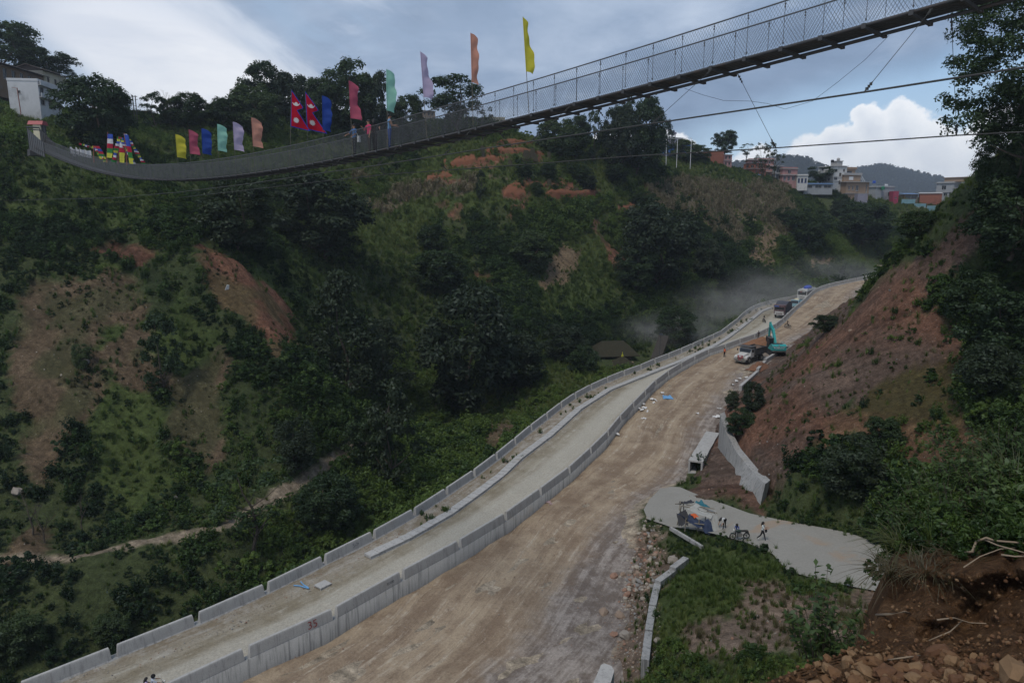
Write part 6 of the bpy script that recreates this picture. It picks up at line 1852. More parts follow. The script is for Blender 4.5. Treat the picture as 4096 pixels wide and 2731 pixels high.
# stooks of dry maize on the terraces
st_src = None
for i, (px, yt, yb, w) in enumerate(((2105, 602, 640, 36), (2130, 598, 642, 30), (2112, 615, 652, 30), (2140, 618, 650, 28), (1930, 588, 632, 22), (2196, 612, 640, 26), (2196, 720, 748, 26), (2306, 755, 778, 26), (2040, 640, 660, 24), (2605, 735, 775, 32))):
    p, D = hit(px, yb); H = (yb - yt) / FOC * D; Wd = w / FOC * D
    r = np.random.default_rng(400 + i); vs = []; fs = []
    for q in range(140):
        a = r.uniform(0, 6.28); rr = Wd * .5 * math.sqrt(r.random()); top = H * r.uniform(.75, 1.05); b = len(vs); x, y = rr * math.cos(a), rr * math.sin(a); x2, y2 = x * .45 + r.normal() * .12, y * .45 + r.normal() * .12; ww = .035
        vs += [(x - ww, y, 0), (x + ww, y, 0), (x2 + ww, y2, top), (x2 - ww, y2, top)]; fs.append((b, b + 1, b + 2, b + 3))
    o = mk('corn_stook', mesh('corn_stook', vs, np.array(fs), M_CORN), None, tuple(p))
    tag(o, ['largest stook of dry maize on the upper red terrace', 'stook of dry maize right of the largest one', 'stook of dry maize just below the largest one', 'stook of dry maize below and right of the largest one', 'narrow stook of dry maize beside the columnar tree', 'lone stook of dry maize at the right end of the upper terraces', 'stook of dry maize under the round fruit tree', 'small stook of dry maize on the lowest red terrace', 'small stook of dry maize on the middle terrace', 'stook of dry maize at the top left of the maize field'][i], 'maize stook', 'maize stooks')

# earth banks of the red terraces: stepped into the slope
M_REDBANK = simple_mat('red_terrace_earth', (.185, .078, .046), 1, 0, .35, 1.2, .6, .05, (.10, .075, .045), .5)
for i, (pts, hh, lab) in enumerate((
    (((1985, 580), (2050, 582), (2110, 584), (2210, 590)), 1.3, 'red earth bank of the topmost terrace'), (((1930, 615), (2000, 618), (2080, 618), (2200, 624)), 1.5, 'red earth bank of the second terrace'),
    (((1770, 672), (1860, 664), (1950, 652), (2060, 648)), 1.4, 'red earth bank of the long third terrace'), (((1700, 732), (1760, 722), (1830, 712)), 1.3, 'short red earth bank above the tan maize strip'),
    (((2030, 752), (2100, 752), (2200, 750), (2330, 752)), 1.0, 'low red earth bank below the fruit trees'), (((2010, 792), (2060, 796), (2130, 800)), 1.8, 'red earth bank left of the lower terrace'), (((2175, 795), (2250, 800), (2330, 800), (2400, 792)), 2.6, 'tall bright red earth bank of the lower terrace'), (((2480, 838), (2530, 845), (2580, 846)), 1.0, 'small red earth bank left of the maize field'))):
    w = []
    for (x0, y0), (x1, y1) in zip(pts[:-1], pts[1:]):
        for s_ in np.linspace(0, 1, 6)[:-1]: w.append(hit(x0 + (x1 - x0) * s_, y0 + (y1 - y0) * s_)[0])
    w = np.array(w); vs = []; n = len(w)
    for k, q in enumerate(w):
        b_ = q / np.linalg.norm(q[:2]); j = (vnoise(k * .9, i * 7., 1, 3) - .5) * .5; e = min(1, min(k, n - 1 - k) / 2 + .15)
        vs += [(q[0], q[1], q[2] - .6), (q[0] + b_[0] * .3, q[1] + b_[1] * .3, q[2] + hh * e * .6 + j), (q[0] + b_[0] * .6, q[1] + b_[1] * .6, q[2] + hh * e + j), (q[0] + b_[0] * 4.5, q[1] + b_[1] * 4.5, max(q[2] + hh * e, float(ground(q[0] + b_[0] * 4.5, q[1] + b_[1] * 4.5)) - .3))]
    f_ = np.array([(4 * k + a, 4 * k + 4 + a, 4 * k + 5 + a, 4 * k + 1 + a) for k in range(n - 1) for a in range(3)])
    tag(mk('terrace', mesh('terrace', vs, f_, M_REDBANK)), lab, kind='structure')
# ------------------------------------------------------------------ lane, drain, walls, culvert
def lane_mesh():
    P = np.array(LANE); x0, y0 = P.min(0); x1, y1 = P.max(0); st = 0.6
    X, Y = np.meshgrid(np.arange(x0, x1 + st, st), np.arange(y0, y1 + st, st))
    bm = bmesh.new()
    vs = [bm.verts.new((p[0], p[1], float(lanez(p[0], p[1])) + 0.03)) for p in LANE_W]
    bm.faces.new(vs); bmesh.ops.triangulate(bm, faces=bm.faces[:])
    for _ in range(3): bmesh.ops.subdivide_edges(bm, edges=bm.edges[:], cuts=1, use_grid_fill=True)
    for v in bm.verts: v.co.z = float(lanez(v.co.x, v.co.y)) + 0.04 + (float(vnoise(v.co.x, v.co.y, .8, 4)) - .5) * .04
    me = bpy.data.meshes.new('lane'); bm.normal_update(); bm.to_mesh(me); bm.free(); return me


def lane_mat():
    m, t, b = mat_new('worn_concrete_lane')
    po = t.node('ShaderNodeNewGeometry').outputs['Position']
    n = t.noise(po, .5, 5, .6); f = t.noise(po, 5, 5, .7); g = t.noise(po, .16, 4, .6, .5)
    c = t.mix(n, (0.225, 0.215, 0.192), (0.285, 0.272, 0.245)); c = t.mix(1.0, c, t.ramp(f, [(.3, .88), (.7, 1.08)]), 'MULTIPLY')
    c = t.mix(t.m('MULTIPLY', t.sstep(g, .54, .66), .75), c, (0.29, 0.21, 0.145))
    t.set(b.inputs['Base Color'], c); b.inputs['Roughness'].default_value = .9; b.inputs['Specular IOR Level'].default_value = .15
    bp = t.node('ShaderNodeBump'); bp.inputs['Strength'].default_value = .25; bp.inputs['Distance'].default_value = .03; t.set(bp.inputs['Height'], f); t.l.new(bp.outputs[0], b.inputs['Normal'])
    return m


me = lane_mesh(); me.materials.append(lane_mat())
tag(mk('lane', me), 'worn concrete lane joining the dirt road', kind='structure')

# covered drain: row of slabs
drain = empty('covered_drain'); tag(drain, 'raised strip of concrete slabs covering the roadside drain', 'drain cover')
segk = np.linalg.norm(np.diff(K_W[:, :2], axis=0), axis=1); tot = segk.sum()
mb = MB(); mb.box((0, 0, 0), (0.985, 0.98, 0.22)); SLAB = mb.me('slab', M_CONC)
for i, s in enumerate(np.arange(0.5, tot - 0.5, 1.0)):
    Q, _ = resample(K_W, [s - .4, s, s + .4]); d = Q[2] - Q[0]
    o = mk('slab', SLAB, drain, (Q[1][0], Q[1][1], float(zL(Q[1][1])) + 0.16 + 0.012 * math.sin(i * 1.7)), (0.01 * math.sin(i * 2.3), 0.012 * math.cos(i * 3.1), math.atan2(d[1], d[0]) + 0.01 * math.sin(i)))
wall_ribbon(K_W, lambda Y: zL(Y) + 0.03, lambda x, y: zL(y) - .3, 1.1, 'drain_wall', M_CONC_OLD, drain)

# red painted numerals on the near median block, faint ones on others
def paint(txt, size, px, py, bar_p, bar_q, mat, name, parent, extr=0.0, off=0.245, lift=None):
    c = bpy.data.curves.new(name, 'FONT'); c.body = txt; c.size = size; c.extrude = extr; c.align_x = 'CENTER'; c.align_y = 'CENTER'
    o = bpy.data.objects.new(name, c); COL.objects.link(o)
    dg = bpy.context.evaluated_depsgraph_get(); me = bpy.data.meshes.new_from_object(o.evaluated_get(dg)); bpy.data.objects.remove(o)
    me.materials.append(mat); return me
M_REDPAINT = simple_mat('red_paint', (0.24, 0.06, 0.06), .7); M_BLACKPAINT = simple_mat('black_paint', (0.03, 0.03, 0.03), .7)


def on_median(txt, px, py, size, mat, P=None, ztop=None, par=None):
    P = B_W if P is None else P; ztop = ztop or zBtop; par = par or median
    # find the spot on the road-facing side of the wall
    best = None
    for s in np.arange(0, np.linalg.norm(np.diff(P[:, :2], axis=0), axis=1).sum() - .3, .1):
        Q, _ = resample(P, [s, s + .2]); d = (Q[1] - Q[0])[:2]; d /= np.linalg.norm(d); n = np.array([d[1], -d[0]])
        p = np.array([Q[0][0] + n[0] * .19, Q[0][1] + n[1] * .19, float(ztop(Q[0][1])) - .45]); q = proj(p)[0]
        e = abs(q[0] - px)
        if best is None or e < best[0]: best = (e, p, d, n)
    _, p, d, n = best
    me = paint(txt, size, 0, 0, 0, 0, mat, 'painted_number', None)
    o = mk('painted_number', me, par)
    zz = p[2]
    X = Vector((d[0], d[1], 0)); N = Vector((n[0], n[1], 0.17)).normalized(); Yv = N.cross(X)
    M = Matrix((X, Yv, N)).transposed().to_4x4(); M.translation = Vector((p[0] + n[0] * .012, p[1] + n[1] * .012, zz)); o.matrix_world = M
on_median('35', 1252, 2500, 0.85, M_REDPAINT)
on_median('5->', 1424, 2170, .55, simple_mat('faint_pencil_paint', (.13, .13, .15), .8), A_W, lambda Y: zL(Y) + .95, outer)
on_median('01500', 1560, 2370, 0.30, M_BLACKPAINT)

# toe wall at the foot of the slope
tw = empty('toe_wall'); tag(tw, 'curved grey concrete retaining wall at the foot of the bare slope', 'wall', kind='thing')
ba, tops = TW_BW, TW_TW
n_ = 9; _pk = np.linspace(0, 4, n_); bt = np.stack([np.interp(_pk, range(5), ba[:, k]) for k in range(3)], 1); tt = np.stack([np.interp(_pk, range(5), tops[:, k]) for k in range(3)], 1)
for i in range(n_ - 1):
    mb = MB(); th = np.array([0.9, 1.05, 0])
    e = (bt[i + 1] - bt[i]) * 0.004
    a0, a1, c0, c1 = bt[i] + e, bt[i + 1] - e, tt[i] + e, tt[i + 1] - e
    a0 = a0 - [0, 0, .8]; a1 = a1 - [0, 0, .8]
    mb.raw([a0, a1, c1, c0, a0 + th, a1 + th, c1 + th, c0 + th], [(0, 1, 2, 3), (7, 6, 5, 4), (0, 4, 5, 1), (1, 5, 6, 2), (2, 6, 7, 3), (3, 7, 4, 0)])
    mb.build('wall_panel', M_CONC_OLD, tw)
# low kerb wall above the truck
KW = np.array([solve(x, y, lambda Y: zR(Y) + 0.5) for x, y in ((2960,1550),(3030,1478),(3060,1440),(3115,1400),(3150,1380))])
kw = empty('kerb_wall'); tag(kw, 'low broken concrete kerb wall between the truck and the slope', 'kerb wall')
for i in range(len(KW) - 1):
    L = KW[i + 1] - KW[i]; c = (KW[i] + KW[i + 1]) / 2; mb = MB(); mb.box((0, 0, -.5), (np.linalg.norm(L) * .97, .5, 1.1)); mb.build('block', M_CONC, kw, tuple(c), (0, 0, math.atan2(L[1], L[0])))
# box culvert
cu0 = solve(2780, 1890, lambda Y: zR(Y) + 0.1); cu1 = solve(2850, 1745, lambda Y: zR(Y) + 0.4)
dv = cu1 - cu0; L = float(np.linalg.norm(dv[:2])); cv = empty('box_culvert', tuple(cu0), math.atan2(dv[1], dv[0])); tag(cv, 'pale concrete box culvert with an open square mouth beside the dirt road', 'culvert')
Wc, Hc, t_ = 1.5, 1.5, .2
for nm, c, d in (('side_wall', (L / 2, Wc / 2, Hc / 2 - .2), (L, t_, Hc)), ('side_wall', (L / 2, -Wc / 2, Hc / 2 - .2), (L, t_, Hc)), ('floor_slab', (L / 2, 0, -.12), (L, Wc - t_ - .01, .2))):
    mb = MB(); mb.box(c, d); mb.build(nm, M_CONC, cv)
for k in range(6):
    mb = MB(); mb.box((L * (k + .5) / 6, 0, Hc - .2 + t_ / 2 + .004), (L / 6 - .04, Wc + t_ + (.06 if k % 2 else 0), t_)); mb.build('cover_slab', M_CONC, cv)
mb = MB(); mb.box((L * .6, 0, Hc / 2 - .2), (.05, Wc - t_, Hc)); mb.build('shade_sheet', M_BLACKPAINT, cv)  # thin black sheet standing in for the shade inside the culvert
# drain edge wall beside the grass mound
DE = np.array([atz(x, y, z) for x, y, z in ((2745,2225,3.5),(2690,2270,3.4),(2630,2330,3.0),(2610,2420,2.9),(2595,2520,2.8),(2580,2640,2.7))])
de = empty('drain_edge_wall'); tag(de, 'low pale concrete wall between the rubble ditch and the grass mound', 'wall', kind='thing')
for i in range(len(DE) - 1):
    Lv = DE[i + 1] - DE[i]; c = (DE[i] + DE[i + 1]) / 2; mb = MB(); mb.box((0, 0, -.9), (np.linalg.norm(Lv) * .99, .55, 1.8)); mb.build('block', M_CONC_OLD, de, tuple(c), (0, 0, math.atan2(Lv[1], Lv[0])))
pb = empty('parapet_corner', tuple(atz(2425, 2700, 3.2))); tag(pb, 'corner of a pale concrete parapet at the bottom edge', 'parapet')
mb = MB(); mb.prism([(-1.6, -2.6), (-.5, -2.9), (.55, .2), (.45, .7), (.0, 1.0), (-.25, .8)], -2.5, 0.2); mb.build('block', M_CONC, pb)
lg = atz(2700, 2125, 3.2)
mb = MB(); p_, q_ = Vector(atz(2682, 2120, 3.2)), Vector(atz(2810, 2180, 3.6)); mb.box((0, 0, 0), ((q_ - p_).length, .28, .3)); o = mb.build('concrete_beam', M_CONC_OLD, None, tuple((p_ + q_) / 2), (0, 0, math.atan2((q_ - p_).y, (q_ - p_).x))); tag(o, 'fallen grey concrete beam in the weeds below the tarp shelter', 'beam')

# ------------------------------------------------------------------ stones and litter
def stone_mesh(seed, mat):
    r = np.random.default_rng(seed); mb = MB(); mb.sphere((0, 0, 0), (.5, .42, .33), 7, 5)
    v = np.array(mb.v); v = v * (1 + r.normal(size=(len(v), 1)) * .09) + r.normal(size=v.shape) * .03
    for _ in range(5):   # chip flat facets
        n = r.normal(size=3); n /= np.linalg.norm(n); d = v @ n - .30; v = v - np.outer(np.maximum(d, 0), n) * .9
    return mesh('stone', v, mb.f, mat)
M_ST = [simple_mat('stone_%d' % i, c, .9, 0, .25, 3, .3, .15) for i, c in enumerate(((.27, .235, .20), (.27, .20, .15), (.22, .21, .20), (.26, .155, .11), (.33, .29, .24)))]
STM = [stone_mesh(i, M_ST[i % 5]) for i in range(10)]
M_RED_ROCK = [simple_mat('ochre_rock_%d' % i, c, .92, 0, .3, 4, .5, .1) for i, c in enumerate(((.155, .085, .045), (.20, .125, .07), (.125, .066, .038)))]
def stone(px, py, size, zf=None, lab=None, name='stone', group='loose stones of the rubble ditch', mats=None, p=None, k=None):
    r = random.Random(int(px * 7 + py)); P = p if p is not None else hit(px, py)[0]
    o = mk(name, STM[(k if k is not None else r.randrange(10)) % 10], None, (P[0], P[1], P[2] + size * .12), (r.uniform(-.4, .4), r.uniform(-.4, .4), r.uniform(0, 6.3)))
    o.scale = (size * r.uniform(.8, 1.2), size * r.uniform(.8, 1.2), size * r.uniform(.7, 1.1)); area = 'in the narrow upper ditch near the lane' if py < 2185 else ('in the main rubble pile of the ditch' if py < 2400 else 'scattered in the lower ditch near the bottom edge')
    tag(o, lab or 'loose stone lying ' + area, 'stone', group if lab else 'loose stones ' + area); return o
r = random.Random(3)
for px, py, s in ((2510, 2385, .95), (2500, 2555, 1.15), (2455, 2550, .8), (2480, 2475, 1.1), (2605, 2200, .7), (2595, 2190, .65), (2548, 2203, .6), (2690, 2250, 1.2), (2415, 2455, 1.0), (2455, 2318, 1.1), (2490, 2302, .8), (2630, 2580, .7)):
    stone(px, py, s, lab={(2500, 2555): 'flat tan boulder at the lower left of the rubble ditch', (2690, 2250): 'pale boulder beside the low wall above the grass mound', (2510, 2385): 'rounded tan boulder in the middle of the rubble ditch', (2480, 2475): 'long grey boulder at the lower left of the ditch', (2630, 2580): 'yellowish round stone in the grass beside the low wall', (2455, 2318): 'broad pink grey stone at the left edge of the pile'}.get((px, py)))
pile = [(2545, 2240), (2600, 2180), (2590, 2120), (2560, 2280), (2520, 2310), (2540, 2350), (2580, 2310), (2500, 2340), (2610, 2270), (2600, 2340)]
for i in range(150):
    c = r.choice(pile); stone(c[0] + r.gauss(0, 26), c[1] + r.gauss(0, 34), r.uniform(.22, .6))
for i in range(120):
    stone(2470 + r.random() * 150, 2400 + r.random() * 270, r.uniform(.12, .34))
# gravel too small to count
gpx = np.array([hit(2400 + r.random() * 240, 2060 + r.random() * 640)[0] for _ in range(900)])
SRC_ST = [bpy.data.objects.new('source_stone', STM[i]) for i in range(5)]
scatter('gravel', 'small gravel strewn over the ditch beside the dirt road', SRC_ST, gpx + [0, 0, .02], np.random.default_rng(2).uniform(.06, .18, len(gpx)), np.zeros(len(gpx)), .5)
# stones on the roads and slopes
def road_pts(n, xl, xr, zf, seed, y0=40, y1=150):
    q = np.random.default_rng(seed); y = q.uniform(y0, y1, n); u = q.random(n); x = xl(y) * (1 - u) + xr(y) * u; return np.c_[x, y, zf(y) + .01]
a = road_pts(1500, lambda Y: XA(Y) + .5, lambda Y: XA(Y) + 3.6, zL, 3); b = road_pts(700, lambda Y: XB(Y) + .4, lambda Y: XC(Y), zR, 4)
qq = np.vstack([a, b]); scatter('gravel', 'gravel along the edges of the two roads', SRC_ST, qq, np.random.default_rng(5).uniform(.05, .17, len(qq)), np.zeros(len(qq)), .4)
m3 = np.isin(zn, (3, 4, 7)) & okv & (rng.random(N_) < .11)
scatter('scree', 'stone chips lying on the bare slopes', SRC_ST, np.c_[xs, ys, zs + .02][m3], (rng.uniform(.08, .26, N_) * np.where(rng.random(N_) < .05, 2.2, 1))[m3], np.zeros(m3.sum()), .5)
# weeds along the inner edge of the outer parapet
wp = road_pts(260, lambda Y: XA(Y) + .45, lambda Y: XA(Y) + 3.2, zL, 8, 55, 200); wp = wp[fbm(wp[:, 0], wp[:, 1], .2, 5) > .52]
scatter('weeds', 'weeds growing in the gravel beside the outer parapet', SRC_TUFT + SRC_BUSH[3:], wp, np.random.default_rng(9).uniform(.3, .75, len(wp)), np.random.default_rng(9).uniform(.2, .7, len(wp)), .2)

M_PAPER = simple_mat('white_plastic_scrap', (.62, .61, .60), .7, 0, .15, 5); M_BLUEPL = simple_mat('blue_plastic', (.14, .32, .55), .5)
def litter(px, py, w, mat, label, seed, name='litter', zf=None, h=.12):
    q = np.random.default_rng(seed); P = solve(px, py, zR) if zf is None else hit(px, py)[0]; vs = []; nu = 5
    for j in range(nu + 1):
        for i in range(nu + 1):
            a = (i / nu - .5) * w * (1 + .25 * q.normal()); b = (j / nu - .5) * w * .7 * (1 + .25 * q.normal()); vs.append((a, b, .02 + abs(q.normal()) * h))
    f = np.array([(j * (nu + 1) + i, j * (nu + 1) + i + 1, (j + 1) * (nu + 1) + i + 1, (j + 1) * (nu + 1) + i) for j in range(nu) for i in range(nu)])
    o = mk(name, mesh(name, vs, f, mat), None, tuple(P), (0, 0, q.uniform(0, 6))); tag(o, label, 'litter', 'scraps of litter on the dirt road')
litter(2670, 1590, 2.0, M_BLUEPL, 'crumpled blue plastic sheet on the dirt road', 1)
for i, (px, py, w) in enumerate(((2578, 1632, 1.1), (2600, 1640, .9), (2568, 1640, .8), (2612, 1598, .8), (2650, 1572, .7), (2576, 1618, .6), (2575, 1675, .7), (2615, 1612, .4), (2625, 1605, .35), (2590, 1648, .6), (2560, 1635, .5), (2878, 1635, .5), (2870, 1668, 1.3), (2475, 1690, .8), (2470, 1738, .7), (2945, 1525, .7), (2930, 1540, .6), (2960, 1515, .5), (2985, 1510, .7), (2820, 1755, .6), (2420, 1775, .5), (2790, 1655, .5))):
    litter(px, py, w, M_PAPER, 'torn white scrap among the litter on the dirt road' if i not in (12,) else 'largest pale slab of litter beside the top of the toe wall', 10 + i)
for i, (px, py, w) in enumerate(((2190, 2010, .6), (2205, 2018, .5))): litter(px, py, w, simple_mat('pinkish_rag', (.38, .27, .27), .9), 'pinkish rag at the edge of the dirt road, %s of two' % ('left' if i == 0 else 'right'), 50 + i)
pp = empty('plastic_pipes', tuple(solve(1220, 2340, zL))); tag(pp, 'two bent light blue plastic pipes lying by the outer parapet', 'pipes')
o0 = Vector(pp.location)
for pts in (((1175, 2340), (1200, 2342), (1235, 2352)), ((1203, 2325), (1215, 2338), (1235, 2350))):
    mb = MB(); mb.tube([Vector(solve(x, y, lambda Y: zL(Y) + .12)) - o0 for x, y in pts], .05, 6); mb.build('pipe', M_BLUEPL, pp)
tag(mk('drain_opening', None) if False else empty('drain_inlet', tuple(solve(1288, 2345, zL) - np.array([0, 0, .33])), .9), 'small open concrete inlet at the end of the buried drain', 'drain inlet')
di = bpy.data.objects['drain_inlet']
for c, d in (((0, .42, .15), (.9, .12, .55)), ((0, -.42, .15), (.9, .12, .55)), ((.1, 0, .47), (1.1, .96, .12))): mb = MB(); mb.box(c, d); mb.build('slab', M_CONC, di)
mb = MB(); mb.box((.42, 0, .12), (.05, .7, .55)); mb.build('dark_back', M_BLACKPAINT, di)
# spoil heap beyond the truck
def mound(name, label, px, py, w, d, h, col, seed, rz=0, zf=zR, cat='heap'):
    P = solve(px, py, zf); n = 26; vs = []; q = np.random.default_rng(seed)
    for j in range(n + 1):
        for i in range(n + 1):
            u, v = i / n * 2 - 1, j / n * 2 - 1; rr = math.hypot(u, v)
            z = h * max(0, 1 - rr ** 1.5) * (0.7 + .6 * float(fbm(u * 3 + seed, v * 3, 1.0, seed, 3))) - .1 + (float(vnoise(u * 9, v * 9, 1, seed)) - .5) * .25 * (rr < 1)
            vs.append((u * w / 2, v * d / 2, z))
    f = np.array([(j * (n + 1) + i, j * (n + 1) + i + 1, (j + 1) * (n + 1) + i + 1, (j + 1) * (n + 1) + i) for j in range(n) for i in range(n)])
    o = mk(name, mesh(name, vs, f, simple_mat('loose_earth', col, 1, 0, .35, 2.5, .8, .05), True), None, tuple(P), (0, 0, rz)); tag(o, label, cat)
mound('earth_heap', 'heap of loose red earth between the excavator and the median wall', 3040, 1378, 10, 5, 1.7, (.21, .11, .065), 3, .4)
mound('earth_heap', 'low red spoil beside the wheels of the dump truck', 3035, 1468, 7, 3.0, 1.1, (.18, .095, .06), 7, .9)
# ------------------------------------------------------------------ vehicles
M_TYRE = simple_mat('dusty_tyre', (.035, .033, .03), .9, 0, .3, 4, dirt=(.14, .115, .085), dscale=2)
M_RIM = simple_mat('dusty_rim', (.22, .21, .19), .7, .2, .2, 4)
M_WHITEPAINT = simple_mat('dusty_white_paint', (.52, .52, .51), .45, 0, .1, 1.5, 0, .4, (.33, .29, .24), 1.2)
M_TIPPER = simple_mat('worn_tipper_steel', (.075, .075, .075), .75, .2, .35, 1.5, .1, .3, (.16, .12, .085), 1.1)
M_BLACKM = simple_mat('black_metal', (.025, .025, .026), .6)
M_TEAL = simple_mat('turquoise_machine_paint', (.025, .30, .30), .45, 0, .12, 1, 0, .4, (.10, .20, .19), 1.3)
M_LAMP = simple_mat('lamp_glass', (.6, .6, .56), .2)
M_CHROME = simple_mat('chrome_rod', (.6, .6, .62), .25, .8)
M_WTXT = simple_mat('white_lettering', (.62, .64, .64), .6)
M_LOAD = simple_mat('tipper_load', (.14, .095, .07), 1, 0, .3, 2, .6)
WHEEL_T = {}


def wheel(root, x, y, r, w):
    a = Vector((x, y, r)); mb = MB(); mb.tube([a + Vector((0, -w / 2, 0)), a + Vector((0, -w / 2 + .03, 0)), a + Vector((0, w / 2 - .03, 0)), a + Vector((0, w / 2, 0))], [r * .93, r, r, r * .93], 16); wo = mb.build('wheel', M_TYRE, root)
    mb = MB(); mb.tube([a + Vector((0, -w / 2 - .012, 0)), a + Vector((0, w / 2 + .012, 0))], r * .55, 12); mb.tube([a + Vector((0, -w / 2 - .05, 0)), a + Vector((0, w / 2 + .05, 0))], r * .2, 8); mb.build('rim', M_RIM, wo)


def parts(root, lst):
    for nm, mat, shapes in lst:
        mb = MB()
        for sh in shapes:
            if sh[0] == 'b': mb.box(sh[1], sh[2], *(sh[3:] if len(sh) > 3 else ()))
            elif sh[0] == 't': mb.tube(sh[1], sh[2], sh[3] if len(sh) > 3 else 8)
            elif sh[0] == 'p': mb.prism(sh[1], sh[2], sh[3], Matrix(((1, 0, 0, 0), (0, 0, 1, 0), (0, 1, 0, 0), (0, 0, 0, 1))))  # profile in x,z extruded along y
            elif sh[0] == 's': mb.sphere(sh[1], sh[2], 10, 7)
        mb.build(nm, mat, root)


def heading(p, q): return math.atan2(q[1] - p[1], q[0] - p[0])
# tipper truck: nose towards the lower left
fw_ = solve(2990, 1462, zR); rw_ = solve(3047, 1432, zR)
rz = heading(rw_, fw_)
ctr = (np.array(fw_) + np.array(rw_)) / 2; rz = math.radians(222)
nl = Vector((-math.sin(rz), math.cos(rz), 0))
tr = empty('dump_truck', (float(ctr[0]) - nl.x * 1.15, float(ctr[1]) - nl.y * 1.15, float(zR(ctr[1])) + .02), rz)
tag(tr, 'white bonneted dump truck with a grey ribbed tipper body facing the camera', 'truck')
for x in (2.05, -1.75):
    for y in (-1.0, 1.0): wheel(tr, x, y, .52, .32 if x > 0 else .5)
ribs = [('b', (-3.5 + k * .62, s * 1.22, 1.75), (.07, .07, 1.0)) for k in range(7) for s in (-1, 1)] + [('b', (-1.6, s * 1.22, z), (4.0, .06, .07)) for s in (-1, 1) for z in (1.28, 1.6, 1.93, 2.22)]
parts(tr, [
 ('chassis', M_BLACKM, [('b', (-.2, 0, .85), (6.4, .8, .22)), ('t', [(2.05, -1, .52), (2.05, 1, .52)], .08), ('t', [(-1.75, -1, .52), (-1.75, 1, .52)], .1)]),
 ('cab', M_WHITEPAINT, [('p', [(.55, .95), (1.62, .95), (1.62, 1.62), (1.42, 2.32), (.55, 2.32)], -1.08, 1.08), ('b', (.95, 0, 2.36), (1.0, 2.0, .08))]),
 ('hood', M_WHITEPAINT, [('p', [(1.62, .95), (3.02, .95), (3.02, 1.36), (1.62, 1.66)], -.62, .62), ('p', [(1.45, .72), (1.6, 1.12), (1.95, 1.25), (2.55, 1.22), (2.95, 1.05), (3.0, .72), (2.6, .72), (2.5, .98), (2.05, 1.12), (1.65, .98), (1.55, .72)], -1.12, -.6), ('p', [(1.45, .72), (1.6, 1.12), (1.95, 1.25), (2.55, 1.22), (2.95, 1.05), (3.0, .72), (2.6, .72), (2.5, .98), (2.05, 1.12), (1.65, .98), (1.55, .72)], .6, 1.12)]),
 ('windshield', M_GLASS, [('p', [(1.635, 1.68), (1.655, 1.68), (1.475, 2.24), (1.455, 2.24)], -.96, .96)]),
 ('side_window', M_GLASS, [('b', (1.0, -1.085, 1.95), (.7, .02, .45))]), ('side_window', M_GLASS, [('b', (1.0, 1.085, 1.95), (.7, .02, .45))]),
 ('grille', M_TIN_RED, [('b', (3.03, 0, 1.12), (.05, .92, .46))]), ('grille_plate', M_WTXT, [('b', (3.065, 0, 1.17), (.02, .42, .2))]),
 ('headlight', M_LAMP, [('s', (3.0, -.82, 1.02), (.06, .13, .12))]), ('headlight', M_LAMP, [('s', (3.0, .82, 1.02), (.06, .13, .12))]),
 ('bumper', M_RIM, [('b', (3.1, 0, .66), (.14, 2.2, .26)), ('b', (3.12, 0, .40), (.1, 1.9, .12))]), ('number_plate', M_TIN_RED, [('b', (3.18, 0, .68), (.02, .5, .15))]),
 ('sun_visor', M_TIPPER, [('b', (1.05, 0, 2.62), (1.75, 2.36, .06)), ('b', (.3, 0, 2.45), (.06, 2.36, .4))]),
 ('mirror', M_BLACKM, [('b', (1.5, 1.42, 1.95), (.06, .2, .34)), ('t', [(1.5, 1.05, 2.1), (1.5, 1.42, 2.1)], .02)]), ('mirror', M_BLACKM, [('b', (1.5, -1.42, 1.95), (.06, .2, .34)), ('t', [(1.5, -1.05, 2.1), (1.5, -1.42, 2.1)], .02)]),
 ('tipper_body', M_TIPPER, [('b', (-1.6, 1.16, 1.75), (4.0, .06, 1.05)), ('b', (-1.6, -1.16, 1.75), (4.0, .06, 1.05)), ('b', (-1.6, 0, 1.2), (4.0, 2.3, .1)), ('b', (.4, 0, 1.95), (.08, 2.3, 1.4)), ('b', (-3.6, 0, 1.7), (.08, 2.3, .9))]),
 ('body_ribs', M_TIPPER, ribs),
 ('load', M_LOAD, [('s', (-1.5, 0, 1.75), (1.9, 1.08, .62))]),
 ('fuel_tank', M_TIN_RED, [('t', [(.2, -1.0, .85), (.75, -1.0, .85)], .2)]),
 ('mudguard', M_BLACKM, [('b', (-1.75, 1.05, 1.1), (1.2, .5, .05)), ('b', (-1.75, -1.05, 1.1), (1.2, .5, .05))]),
])
